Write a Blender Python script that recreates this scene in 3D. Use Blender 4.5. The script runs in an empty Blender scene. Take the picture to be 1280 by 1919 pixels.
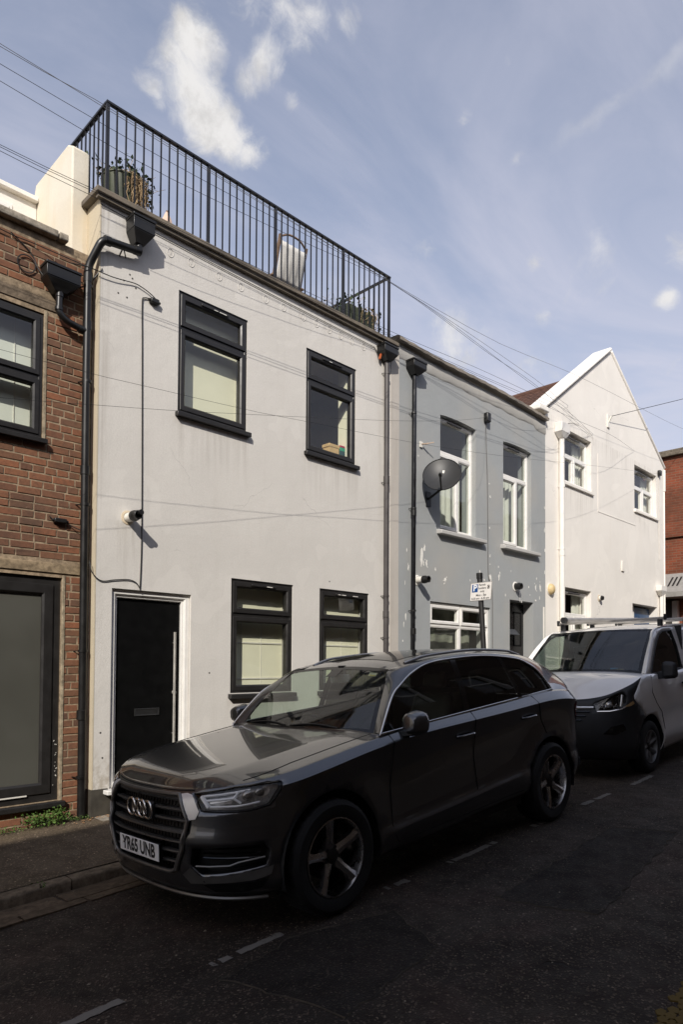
import bpy, bmesh, math, random
from math import radians, sin, cos, pi, sqrt, atan
from mathutils import Vector, Matrix
from mathutils.geometry import delaunay_2d_cdt

# ------------------------------------------------------------------ camera, sky, sun, exposure
# World: X along the house fronts (to the right), Y into the houses, Z up.  The front of the pale house is Y = 0.
scene = bpy.context.scene
COL = scene.collection
cam_data = bpy.data.cameras.new('camera')
cam_data.sensor_fit = 'VERTICAL'
cam_data.sensor_height = 36.0
cam_data.lens = 23.86
cam_data.shift_y = 0.132
cam_data.clip_end = 3000
cam = bpy.data.objects.new('camera', cam_data)
COL.objects.link(cam)
YAW, PITCH, ROLL = radians(45.16), radians(1.428), radians(0.352)
fw = Vector((sin(YAW)*cos(PITCH), cos(YAW)*cos(PITCH), sin(PITCH)))
rt = Vector((cos(YAW), -sin(YAW), 0))
up = rt.cross(fw)
rt, up = rt*cos(ROLL)+up*sin(ROLL), up*cos(ROLL)-rt*sin(ROLL)
M = Matrix((rt, up, -fw)).transposed().to_4x4()
M.translation = Vector((-3.145, -6.7, 1.583))
cam.matrix_world = M
scene.camera = cam

SUN_DIR = Vector((0.640, 0.525, -0.560)).normalized()          # the way the light travels
SUN_EL = math.asin(-SUN_DIR.z)
SUN_AZ = math.atan2(-SUN_DIR.x, -SUN_DIR.y)                    # clockwise from +Y
sun_data = bpy.data.lights.new('sun', 'SUN')
sun_data.energy = 4.2
sun_data.angle = radians(0.53)
sun_data.color = (1.0, 0.94, 0.858)
sun = bpy.data.objects.new('sun', sun_data)
COL.objects.link(sun)
sun.location = (-30, -30, 40)
sun.rotation_euler = SUN_DIR.to_track_quat('-Z', 'Y').to_euler()

scene.view_settings.view_transform = 'Standard'
scene.view_settings.look = 'None'
scene.view_settings.gamma = 1.0
scene.view_settings.use_curve_mapping = False
scene.view_settings.exposure = 0.0
scene.cycles.use_denoising = True
scene.cycles.max_bounces = 8
scene.cycles.transparent_max_bounces = 24
scene.cycles.sample_clamp_indirect = 6.0
scene.cycles.caustics_reflective = False
scene.cycles.caustics_refractive = False

world = bpy.data.worlds.new('World')
scene.world = world
world.use_nodes = True

def build_sky():
    nt = world.node_tree
    nt.nodes.clear()
    N, L = nt.nodes.new, nt.links.new
    def math_(op, a, b=None, clamp=False):
        n = N('ShaderNodeMath'); n.operation = op; n.use_clamp = clamp
        for i, v in enumerate((a, b)):
            if v is None: continue
            if isinstance(v, (int, float)): n.inputs[i].default_value = v
            else: L(v, n.inputs[i])
        return n.outputs[0]
    out = N('ShaderNodeOutputWorld'); bg = N('ShaderNodeBackground')
    L(bg.outputs[0], out.inputs[0])
    sky = N('ShaderNodeTexSky'); sky.sky_type = 'NISHITA'; sky.sun_disc = False
    sky.sun_elevation = SUN_EL; sky.sun_rotation = SUN_AZ
    sky.altitude = 30; sky.air_density = 1.0; sky.dust_density = 1.3; sky.ozone_density = 1.6
    tc = N('ShaderNodeTexCoord')
    d = tc.outputs['Generated']
    sep = N('ShaderNodeSeparateXYZ'); L(d, sep.inputs[0])
    # the flat layer of thin cloud lies on a level sheet above the town
    zc = math_('MAXIMUM', sep.outputs[2], 0.06)
    div = N('ShaderNodeCombineXYZ')
    L(math_('DIVIDE', sep.outputs[0], zc), div.inputs[0]); L(math_('DIVIDE', sep.outputs[1], zc), div.inputs[1])
    def noise(vec, scale, detail, rough, dist=0.0):
        n = N('ShaderNodeTexNoise'); n.inputs['Scale'].default_value = scale; n.inputs['Detail'].default_value = detail
        n.inputs['Roughness'].default_value = rough; n.inputs['Distortion'].default_value = dist
        L(vec, n.inputs['Vector']); return n.outputs['Fac']
    def ramp(v, a, b, hi=1.0, lo=0.0):
        n = N('ShaderNodeMapRange'); n.interpolation_type = 'SMOOTHSTEP'
        n.inputs[1].default_value = a; n.inputs[2].default_value = b; n.inputs[3].default_value = lo; n.inputs[4].default_value = hi
        L(v, n.inputs[0]); return n.outputs[0]
    mp = N('ShaderNodeMapping'); mp.inputs['Scale'].default_value = (1.0, 2.1, 1.0); mp.inputs['Rotation'].default_value = (0, 0, 0.9)
    L(div.outputs[0], mp.inputs[0])
    veil = ramp(noise(mp.outputs[0], 0.9, 9, 0.60, 0.9), 0.28, 0.80, 0.36)
    veil = math_('ADD', veil, 0.23)
    veil = math_('ADD', veil, ramp(sep.outputs[2], 0.75, 0.12, 0.46))
    # heaps of white cloud: centre directions, size
    puffs = CLOUDS
    best = None
    warp = N('ShaderNodeTexNoise'); warp.inputs['Scale'].default_value = 9.0; warp.inputs['Detail'].default_value = 5
    L(d, warp.inputs['Vector'])
    wv = N('ShaderNodeVectorMath'); wv.operation = 'MULTIPLY_ADD'
    L(warp.outputs['Color'], wv.inputs[0]); wv.inputs[1].default_value = (0.075,)*3
    sub = N('ShaderNodeVectorMath'); sub.operation = 'SUBTRACT'; L(d, sub.inputs[0]); sub.inputs[1].default_value = (0.0375,)*3
    L(sub.outputs[0], wv.inputs[2])
    for (cx, cy, cz, size, amt) in puffs:
        dist = N('ShaderNodeVectorMath'); dist.operation = 'DISTANCE'
        L(wv.outputs[0], dist.inputs[0]); dist.inputs[1].default_value = (cx, cy, cz)
        f = ramp(dist.outputs['Value'], size, 0.0, amt)
        best = f if best is None else math_('MAXIMUM', best, f)
    edge = noise(wv.outputs[0], 15.0, 14, 0.68, 0.35)
    heap = ramp(math_('ADD', best, math_('MULTIPLY', math_('SUBTRACT', edge, 0.5), 1.75)), 0.18, 1.04)
    heap = math_('MULTIPLY', heap, ramp(best, 0.02, 0.22))
    # an old vapour trail across the sky
    ta, tb = Vector(TRAIL[0]).normalized(), Vector(TRAIL[1]).normalized(); tn = ta.cross(tb).normalized()
    def dot(vec):
        n = N('ShaderNodeVectorMath'); n.operation = 'DOT_PRODUCT'; L(wv.outputs[0], n.inputs[0]); n.inputs[1].default_value = tuple(vec); return n.outputs['Value']
    trail = math_('MULTIPLY', ramp(math_('ABSOLUTE', dot(tn)), 0.011, 0.0, 0.22), ramp(dot(tb-ta), (tb-ta).dot(ta)+0.0, (tb-ta).dot(tb)-0.02))
    trail = math_('MULTIPLY', trail, ramp(edge, 0.25, 0.6))
    heap = math_('MAXIMUM', heap, trail)
    # loose scraps everywhere else in the sky
    scraps = ramp(noise(d, 6.5, 8, 0.6, 0.3), 0.64, 0.78, 0.55)
    heap = math_('MAXIMUM', heap, scraps)
    mixv = N('ShaderNodeMix'); mixv.data_type = 'RGBA'
    L(veil, mixv.inputs[0]); L(sky.outputs[0], mixv.inputs[6])
    mixv.inputs[7].default_value = SKY_VEIL
    shade = N('ShaderNodeMix'); shade.data_type = 'RGBA'
    L(ramp(noise(d, 24.0, 8, 0.65), 0.36, 0.60), shade.inputs[0])
    shade.inputs[6].default_value = tuple(c*0.80 for c in SKY_CLOUD[:3]) + (1,)
    shade.inputs[7].default_value = SKY_CLOUD
    mixc = N('ShaderNodeMix'); mixc.data_type = 'RGBA'
    L(heap, mixc.inputs[0]); L(mixv.outputs[2], mixc.inputs[6]); L(shade.outputs[2], mixc.inputs[7])
    L(mixc.outputs[2], bg.inputs[0])
    bg.inputs[1].default_value = SKY_STRENGTH

SKY_STRENGTH = 0.15
SKY_VEIL = (4.7, 4.65, 5.35, 1)
SKY_CLOUD = (5.7, 5.6, 5.55, 1)
CLOUDS = [(0.3964,0.6280,0.6697,0.050,1.00), (0.3887,0.6445,0.6584,0.040,0.85), (0.4004,0.6467,0.6492,0.055,1.00), (0.4163,0.6495,0.6362,0.060,1.10), (0.4341,0.6491,0.6247,0.062,1.15), (0.4561,0.6431,0.6151,0.050,1.00), (0.4778,0.6359,0.6061,0.035,0.75), (0.3743,0.6700,0.6411,0.028,0.60), (0.3866,0.6739,0.6296,0.025,0.50), (0.4566,0.5868,0.6688,0.045,0.90), (0.4497,0.6027,0.6592,0.036,0.95), (0.4724,0.5808,0.6630,0.030,0.60), (0.4657,0.5436,0.6983,0.055,0.65), (0.4791,0.5481,0.6856,0.030,0.50), (0.4234,0.5753,0.6998,0.050,0.45), (0.5065,0.5015,0.7014,0.030,0.50), (0.4099,0.6317,0.6580,0.036,0.80), (0.3838,0.6316,0.6737,0.030,0.70), (0.7559,0.4168,0.5049,0.024,0.85), (0.7666,0.4032,0.4997,0.020,0.60), (0.7818,0.3793,0.4949,0.035,0.50), (0.6753,0.5257,0.5173,0.034,0.60), (0.6831,0.5249,0.5079,0.020,0.50), (0.7309,0.5302,0.4297,0.050,0.65), (0.7511,0.5101,0.4191,0.040,0.50), (0.8468,0.2958,0.4421,0.026,0.85), (0.8323,0.2725,0.4827,0.035,0.70), (0.8816,0.3002,0.3644,0.022,0.75), (0.7147,0.5427,0.4412,0.035,0.50), (0.7860,0.4283,0.4458,0.020,0.40), (0.5023,0.5783,0.6428,0.020,0.45), (0.8236,0.2754,0.4959,0.022,0.60), (0.7029,0.3999,0.5882,0.020,0.35), (0.6418,0.4364,0.6306,0.020,0.30)]
TRAIL = [(0.8959,0.4922,0.7205),(1.0551,0.3251,0.9184)]
build_sky()

# ------------------------------------------------------------------ helpers
random.seed(7)
BASE = {}                                                   # object name -> world position of its thing
def tag(o, label=None, cat=None, group=None, kind=None):
    if label: o['label'] = label
    if cat: o['category'] = cat
    if group: o['group'] = group
    if kind: o['kind'] = kind
    return o
def thing(name, label, cat, loc=(0, 0, 0), group=None, rot=None):
    o = bpy.data.objects.new(name, None)
    o.empty_display_size = 0.2
    COL.objects.link(o)
    o.location = loc
    if rot: o.rotation_euler = rot
    BASE[o.name] = Vector((0, 0, 0)) if rot else Vector(loc)
    return tag(o, label, cat, group)
class MB:
    """collects shapes; build() links them as one mesh object"""
    def __init__(s): s.v, s.f, s.m = [], [], []
    def add(s, vs, fs, mi=0):
        b = len(s.v); s.v += [tuple(v) for v in vs]
        s.f += [tuple(b+i for i in f) for f in fs]; s.m += [mi]*len(fs); return s
    def box(s, x0, x1, y0, y1, z0, z1, mi=0):
        return s.add([(x0,y0,z0),(x1,y0,z0),(x1,y1,z0),(x0,y1,z0),(x0,y0,z1),(x1,y0,z1),(x1,y1,z1),(x0,y1,z1)],
                     [(0,3,2,1),(4,5,6,7),(0,1,5,4),(1,2,6,5),(2,3,7,6),(3,0,4,7)], mi)
    def hexa(s, p, mi=0):
        """eight points: bottom ring 0-3 (counter-clockwise from above), top ring 4-7"""
        return s.add(p, [(0,3,2,1),(4,5,6,7),(0,1,5,4),(1,2,6,5),(2,3,7,6),(3,0,4,7)], mi)
    def bar(s, a, b, w, h=None, upv=(0,0,1), mi=0):
        a, b = Vector(a), Vector(b); h = w if h is None else h
        d = (b-a).normalized(); u = Vector(upv)
        if abs(d.dot(u)) > 0.98: u = Vector((1,0,0))
        r = d.cross(u).normalized(); u = r.cross(d)
        r *= w/2; u *= h/2
        return s.add([a-r-u, a+r-u, a+r+u, a-r+u, b-r-u, b+r-u, b+r+u, b-r+u],
                     [(0,1,2,3),(4,7,6,5),(0,4,5,1),(1,5,6,2),(2,6,7,3),(3,7,4,0)], mi)
    def tube(s, pts, r, n=8, caps=True, mi=0, closed=False):
        pts = [Vector(p) for p in pts]; k = len(pts); rs = r if isinstance(r, (list, tuple)) else [r]*k
        b = len(s.v); u = None
        for i, p in enumerate(pts):
            if closed: d = (pts[(i+1) % k]-pts[i-1]).normalized()
            else: d = (pts[min(i+1, k-1)]-pts[max(i-1, 0)]).normalized()
            if u is None:
                u = Vector((0,0,1)) if abs(d.z) < 0.9 else Vector((1,0,0))
            w = d.cross(u).normalized(); u = w.cross(d).normalized()
            for j in range(n):
                a = 2*pi*j/n
                s.v.append(tuple(p + (w*cos(a)+u*sin(a))*rs[i]))
        for i in range(k if closed else k-1):
            for j in range(n):
                a, c = b+i*n+j, b+i*n+(j+1) % n
                e, g = b+((i+1) % k)*n+(j+1) % n, b+((i+1) % k)*n+j
                s.f.append((a, c, e, g)); s.m.append(mi)
        if caps and not closed:
            s.f.append(tuple(b+j for j in reversed(range(n)))); s.m.append(mi)
            s.f.append(tuple(b+(k-1)*n+j for j in range(n))); s.m.append(mi)
        return s
    def lathe(s, prof, origin=(0,0,0), axis='z', n=24, mi=0, a0=0.0, a1=2*pi):
        """prof: (radius, height) pairs revolved about an axis"""
        b = len(s.v); o = Vector(origin); full = abs(a1-a0-2*pi) < 1e-6; c = n if full else n+1
        for (r, h) in prof:
            for j in range(c):
                a = a0+(a1-a0)*j/n
                p = {'z': (r*cos(a), r*sin(a), h), 'y': (r*cos(a), h, r*sin(a)), 'x': (h, r*cos(a), r*sin(a))}[axis]
                s.v.append(tuple(o+Vector(p)))
        for i in range(len(prof)-1):
            for j in range(n):
                q = (b+i*c+j, b+i*c+(j+1) % c, b+(i+1)*c+(j+1) % c, b+(i+1)*c+j)
                s.f.append(q if axis != 'y' else q[::-1]); s.m.append(mi)
        return s
    def poly(s, pts, h, mi=0):
        """closed outline pts (3D) pushed out by the vector h"""
        k = len(pts); h = Vector(h); b = [Vector(p) for p in pts]
        return s.add(b+[p+h for p in b], [tuple(reversed(range(k))), tuple(range(k, 2*k))] +
                     [(i, (i+1) % k, k+(i+1) % k, k+i) for i in range(k)], mi)
    def grid(s, fn, us, vs, mi=0, flip=False):
        b = len(s.v); nv = len(vs)
        for u in us:
            for v in vs: s.v.append(tuple(fn(u, v)))
        for i in range(len(us)-1):
            for j in range(nv-1):
                q = (b+i*nv+j, b+(i+1)*nv+j, b+(i+1)*nv+j+1, b+i*nv+j+1)
                s.f.append(q[::-1] if flip else q); s.m.append(mi)
        return s
    def build(s, name, mat, parent=None, smooth=False, local=False, bevel=0.0, subsurf=0, solid=0.0, fix=True):
        me = bpy.data.meshes.new(name)
        off = Vector((0,0,0))
        if parent is not None and not local: off = BASE.get(parent.name, Vector((0,0,0)))
        me.from_pydata([(x-off.x, y-off.y, z-off.z) for (x, y, z) in s.v], [], s.f)
        mats = mat if isinstance(mat, (list, tuple)) else [mat]
        for m in mats: me.materials.append(m)
        if len(mats) > 1:
            me.polygons.foreach_set('material_index', s.m)
        me.update()
        if fix:
            bm = bmesh.new(); bm.from_mesh(me)
            bmesh.ops.recalc_face_normals(bm, faces=bm.faces[:]); bm.to_mesh(me); bm.free()
        if smooth: shade(me, smooth)
        o = bpy.data.objects.new(name, me)
        COL.objects.link(o)
        if parent is not None:
            o.parent = parent; BASE[o.name] = off
        else: BASE[o.name] = Vector((0,0,0))
        if solid:
            md = o.modifiers.new('solid', 'SOLIDIFY'); md.thickness = solid; md.offset = -1
        if bevel:
            md = o.modifiers.new('bevel', 'BEVEL'); md.width = bevel; md.segments = 2; md.limit_method = 'ANGLE'; md.angle_limit = radians(35)
            if not smooth: shade(me, 40)
        if subsurf:
            md = o.modifiers.new('sub', 'SUBSURF'); md.levels = subsurf; md.render_levels = subsurf
        return o
def shade(me, ang=40):
    """smooth shading, kept sharp where faces meet at more than ang degrees"""
    if ang is True: ang = 40
    me.polygons.foreach_set('use_smooth', [True]*len(me.polygons))
    bm = bmesh.new(); bm.from_mesh(me)
    lim = radians(ang)
    for e in bm.edges:
        e.smooth = not (len(e.link_faces) == 2 and e.calc_face_angle(0) > lim)
    bm.to_mesh(me); bm.free(); me.update()
def copy_part(o, parent, loc=None):
    c = o.copy(); COL.objects.link(c); c.parent = parent
    BASE[c.name] = BASE.get(o.name, Vector((0,0,0)))
    if loc is not None: c.location = loc
    return c
def lerp(a, b, t): return a+(b-a)*t
def interp(table, x, smooth=True):
    """smooth (monotone) interpolation through (x, y) pairs"""
    n = len(table)
    if x <= table[0][0]: return table[0][1]
    if x >= table[-1][0]: return table[-1][1]
    for i in range(n-1):
        if x <= table[i+1][0]: break
    x0, y0 = table[i]; x1, y1 = table[i+1]; h = x1-x0; t = (x-x0)/h
    if not smooth: return lerp(y0, y1, t)
    def sl(k):
        if k <= 0 or k >= n-1:
            j = 0 if k <= 0 else n-2
            return (table[j+1][1]-table[j][1])/(table[j+1][0]-table[j][0])
        a = (table[k][1]-table[k-1][1])/(table[k][0]-table[k-1][0]); b = (table[k+1][1]-table[k][1])/(table[k+1][0]-table[k][0])
        return 0 if a*b <= 0 else 2*a*b/(a+b)
    m0, m1 = sl(i)*h, sl(i+1)*h; t2, t3 = t*t, t*t*t
    return (2*t3-3*t2+1)*y0+(t3-2*t2+t)*m0+(-2*t3+3*t2)*y1+(t3-t2)*m1
SPL = {}
def spline(table, x):
    """natural cubic spline through (x, y) pairs: no kinks in the curvature"""
    key = id(table)
    if key not in SPL:
        n = len(table); X = [p[0] for p in table]; Y = [p[1] for p in table]
        a = [0.0]*n; c = [0.0]*n; d = [0.0]*n; b = [1.0]*n
        for i in range(1, n-1):
            h0, h1 = X[i]-X[i-1], X[i+1]-X[i]
            a[i], b[i], c[i] = h0, 2*(h0+h1), h1; d[i] = 6*((Y[i+1]-Y[i])/h1-(Y[i]-Y[i-1])/h0)
        for i in range(1, n):
            w = a[i]/b[i-1]; b[i] -= w*c[i-1]; d[i] -= w*d[i-1]
        m = [0.0]*n; m[-1] = d[-1]/b[-1]
        for i in range(n-2, -1, -1): m[i] = (d[i]-c[i]*m[i+1])/b[i]
        SPL[key] = (table, m)
    m = SPL[key][1]; n = len(table)
    if x <= table[0][0]: i = 0; x = table[0][0]
    elif x >= table[-1][0]: i = n-2; x = table[-1][0]
    else:
        i = 0
        while x > table[i+1][0]: i += 1
    x0, y0 = table[i]; x1, y1 = table[i+1]; h = x1-x0; A = (x1-x)/h; B = (x-x0)/h
    return A*y0+B*y1+((A**3-A)*m[i]+(B**3-B)*m[i+1])*h*h/6
def inside(p, poly):
    x, y = p; c = False; j = len(poly)-1
    for i in range(len(poly)):
        (xi, yi), (xj, yj) = poly[i], poly[j]
        if (yi > y) != (yj > y) and x < (xj-xi)*(y-yi)/(yj-yi)+xi: c = not c
        j = i
    return c
def resample(poly, step, closed=True):
    out = []; k = len(poly)
    for i in range(k if closed else k-1):
        a, b = poly[i], poly[(i+1) % k]; L = math.hypot(b[0]-a[0], b[1]-a[1]); n = max(1, int(math.ceil(L/step)))
        out += [(lerp(a[0], b[0], t/n), lerp(a[1], b[1], t/n)) for t in range(n)]
    if not closed: out.append(poly[-1])
    return out
def fill(outline, holes=(), step=0.05, bstep=None):
    """points and triangles of a flat outline with holes, with inner points every step"""
    bstep = bstep or step
    loops = [resample(outline, bstep)]+[resample(h, bstep) for h in holes]
    pts, edges = [], []
    for lp in loops:
        b = len(pts); pts += lp; edges += [(b+i, b+(i+1) % len(lp)) for i in range(len(lp))]
    xs = [p[0] for p in loops[0]]; ys = [p[1] for p in loops[0]]
    seg = [(pts[a], pts[b]) for a, b in edges]
    def near(p):
        for (a, b) in seg:
            if abs(a[0]-p[0]) < step*1.2 and abs(a[1]-p[1]) < step*1.2 and math.hypot(a[0]-p[0], a[1]-p[1]) < step*0.55: return True
        return False
    y = min(ys)+step/2
    while y < max(ys):
        x = min(xs)+step/2
        while x < max(xs):
            p = (x, y)
            if inside(p, loops[0]) and not any(inside(p, h) for h in loops[1:]) and not near(p): pts.append(p)
            x += step
        y += step
    r = delaunay_2d_cdt([Vector(p) for p in pts], edges, [], 1, 1e-6)
    V = [tuple(v) for v in r[0]]; T = []
    for f in r[2]:
        c = (sum(V[i][0] for i in f)/len(f), sum(V[i][1] for i in f)/len(f))
        if inside(c, loops[0]) and not any(inside(c, h) for h in loops[1:]): T.append(tuple(f))
    return V, T
def arc(cx, cy, r, a0, a1, n):
    return [(cx+r*cos(a0+(a1-a0)*i/n), cy+r*sin(a0+(a1-a0)*i/n)) for i in range(n+1)]
def text_mesh(s, size, bold=0.0, align='CENTER', extrude=0.0, xs=1.0):
    cu = bpy.data.curves.new('lettering', 'FONT'); cu.body = s; cu.size = size; cu.align_x = align; cu.align_y = 'CENTER'
    cu.offset = bold; cu.extrude = extrude; cu.resolution_u = 3
    o = bpy.data.objects.new('lettering', cu); COL.objects.link(o)
    dg = bpy.context.evaluated_depsgraph_get()
    me = bpy.data.meshes.new_from_object(o.evaluated_get(dg))
    bpy.data.objects.remove(o); bpy.data.curves.remove(cu)
    for v in me.vertices: v.co.x *= xs
    return me
def lettering(s, size, origin, right, upv, mat, parent, name='lettering', **k):
    """flat letters laid on a plane given by its right and up directions (in the parent's coordinates)"""
    me = text_mesh(s, size, **k)
    r, u = Vector(right).normalized(), Vector(upv).normalized(); n = r.cross(u)
    off = BASE.get(parent.name, Vector((0,0,0))); og = Vector(origin)-off
    for v in me.vertices:
        c = v.co.copy(); v.co = og+r*c.x+u*c.y+n*c.z
    me.materials.clear(); me.materials.append(mat)
    o = bpy.data.objects.new(name, me); COL.objects.link(o); o.parent = parent; BASE[o.name] = off
    return o

# ------------------------------------------------------------------ materials
def rgb(h):
    """sRGB 0-255 triple to linear"""
    return tuple((c/255/12.92 if c/255 <= 0.04045 else ((c/255+0.055)/1.055)**2.4) for c in h)
class Mat:
    def __init__(s, name, color=(0.5,0.5,0.5), rough=0.6, metal=0.0, spec=0.5, coat=0.0, coat_rough=0.03):
        s.m = bpy.data.materials.new(name); s.m.use_nodes = True
        s.nt = s.m.node_tree; s.p = s.nt.nodes['Principled BSDF']
        s.set('Base Color', tuple(color)+(1,)); s.set('Roughness', rough); s.set('Metallic', metal); s.set('Specular IOR Level', spec)
        if coat: s.set('Coat Weight', coat); s.set('Coat Roughness', coat_rough)
        s._tc = None
    def set(s, k, v): s.p.inputs[k].default_value = v; return s
    def N(s, t): return s.nt.nodes.new(t)
    def L(s, a, b): s.nt.links.new(a, b)
    def coord(s, kind='Object', scale=(1,1,1), rot=(0,0,0)):
        t = s.N('ShaderNodeTexCoord'); mp = s.N('ShaderNodeMapping'); mp.inputs['Scale'].default_value = scale; mp.inputs['Rotation'].default_value = rot
        s.L(t.outputs[kind], mp.inputs[0]); return mp.outputs[0]
    def world(s, scale=(1,1,1)):
        g = s.N('ShaderNodeNewGeometry'); mp = s.N('ShaderNodeMapping'); mp.inputs['Scale'].default_value = scale
        s.L(g.outputs['Position'], mp.inputs[0]); return mp.outputs[0]
    def noise(s, vec, scale, detail=4, rough=0.55, dist=0.0):
        n = s.N('ShaderNodeTexNoise'); n.inputs['Scale'].default_value = scale; n.inputs['Detail'].default_value = detail
        n.inputs['Roughness'].default_value = rough; n.inputs['Distortion'].default_value = dist
        s.L(vec, n.inputs['Vector']); return n.outputs['Fac']
    def voronoi(s, vec, scale, feature='F1', out='Distance'):
        n = s.N('ShaderNodeTexVoronoi'); n.feature = feature; n.inputs['Scale'].default_value = scale
        s.L(vec, n.inputs['Vector']); return n.outputs[out]
    def rng(s, v, a, b, lo=0.0, hi=1.0, smooth=True):
        n = s.N('ShaderNodeMapRange'); n.interpolation_type = 'SMOOTHSTEP' if smooth else 'LINEAR'
        for i, x in enumerate((a, b, lo, hi)): n.inputs[i+1].default_value = x
        s.L(v, n.inputs[0]); return n.outputs[0]
    def math(s, op, a, b):
        n = s.N('ShaderNodeMath'); n.operation = op
        for i, v in enumerate((a, b)):
            if isinstance(v, (int, float)): n.inputs[i].default_value = v
            else: s.L(v, n.inputs[i])
        return n.outputs[0]
    def mix(s, fac, a, b):
        n = s.N('ShaderNodeMix'); n.data_type = 'RGBA'
        for i, v in ((0, fac), (6, a), (7, b)):
            if isinstance(v, (int, float)): n.inputs[i].default_value = v
            elif isinstance(v, tuple): n.inputs[i].default_value = v if len(v) == 4 else v+(1,)
            else: s.L(v, n.inputs[i])
        return n.outputs[2]
    def ramp(s, v, stops):
        n = s.N('ShaderNodeValToRGB'); e = n.color_ramp.elements
        while len(e) < len(stops): e.new(0.5)
        for k, (pos, c) in zip(e, stops): k.position = pos; k.color = tuple(c)+(1,)
        s.L(v, n.inputs[0]); return n.outputs[0]
    def rand(s):
        return s.N('ShaderNodeObjectInfo').outputs['Random']
    def color(s, c): s.L(c, s.p.inputs['Base Color']); return s
    def rough(s, v): s.L(v, s.p.inputs['Roughness']); return s
    def bump(s, h, strength=0.3, dist=0.01):
        prev = s.p.inputs['Normal'].links[0].from_socket if s.p.inputs['Normal'].links else None
        b = s.N('ShaderNodeBump'); b.inputs['Strength'].default_value = strength; b.inputs['Distance'].default_value = dist
        s.L(h, b.inputs['Height'])
        if prev: s.L(prev, b.inputs['Normal'])
        s.L(b.outputs[0], s.p.inputs['Normal']); return s
def plain(name, color, rough=0.6, metal=0.0, spec=0.5, var=0.06, scale=9.0, bump=0.0, bscale=60.0, coat=0.0):
    """a simple painted or moulded surface with slight unevenness"""
    m = Mat(name, color, rough, metal, spec, coat)
    v = m.coord('Object')
    if var:
        n = m.noise(v, scale, 5, 0.6)
        m.color(m.mix(m.rng(n, 0.3, 0.7), tuple(c*(1-var) for c in color), tuple(min(1, c*(1+var)) for c in color)))
        m.rough(m.rng(n, 0.25, 0.75, max(0.02, rough-0.08), min(1, rough+0.08)))
    if bump: m.bump(m.noise(v, bscale, 3), bump, 0.004)
    return m.m
def glass(name, tint=(1,1,1), f0=0.08, rough=0.0, wave=0.05, dirt=0.0):
    """a thin clear sheet: lets light straight through, mirrors more the flatter it is seen"""
    m = bpy.data.materials.new(name); m.use_nodes = True; nt = m.node_tree; nt.nodes.clear()
    N, L = nt.nodes.new, nt.links.new
    def mt(op, a, b=None):
        n = N('ShaderNodeMath'); n.operation = op
        for i, v in enumerate((a, b)):
            if v is None: continue
            if isinstance(v, (int, float)): n.inputs[i].default_value = v
            else: L(v, n.inputs[i])
        return n.outputs[0]
    o = N('ShaderNodeOutputMaterial'); mx = N('ShaderNodeMixShader'); tr = N('ShaderNodeBsdfTransparent'); gl = N('ShaderNodeBsdfGlossy')
    tr.inputs[0].default_value = tuple(tint)+(1,); gl.inputs['Roughness'].default_value = rough
    g = N('ShaderNodeNewGeometry'); dt = N('ShaderNodeVectorMath'); dt.operation = 'DOT_PRODUCT'
    L(g.outputs['Normal'], dt.inputs[0]); L(g.outputs['Incoming'], dt.inputs[1])
    c = mt('SUBTRACT', 1.0, mt('ABSOLUTE', dt.outputs['Value']))
    fac = mt('ADD', f0, mt('MULTIPLY', 1.0-f0, mt('POWER', c, 5.0)))
    tcn = N('ShaderNodeTexCoord'); nz = N('ShaderNodeTexNoise'); nz.inputs['Scale'].default_value = 1.6; nz.inputs['Detail'].default_value = 1
    bp = N('ShaderNodeBump'); bp.inputs['Strength'].default_value = wave; bp.inputs['Distance'].default_value = 0.05
    L(tcn.outputs['Object'], nz.inputs['Vector']); L(nz.outputs['Fac'], bp.inputs['Height']); L(bp.outputs[0], gl.inputs['Normal'])
    L(fac, mx.inputs[0]); L(tr.outputs[0], mx.inputs[1]); L(gl.outputs[0], mx.inputs[2])
    last = mx.outputs[0]
    if dirt:
        df = N('ShaderNodeBsdfDiffuse'); df.inputs[0].default_value = (0.5, 0.48, 0.44, 1); m2 = N('ShaderNodeMixShader')
        n2 = N('ShaderNodeTexNoise'); n2.inputs['Scale'].default_value = 3.0; n2.inputs['Detail'].default_value = 6; L(tcn.outputs['Object'], n2.inputs['Vector'])
        L(mt('MULTIPLY', n2.outputs['Fac'], dirt), m2.inputs[0]); L(last, m2.inputs[1]); L(df.outputs[0], m2.inputs[2]); last = m2.outputs[0]
    L(last, o.inputs[0])
    return m

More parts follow.
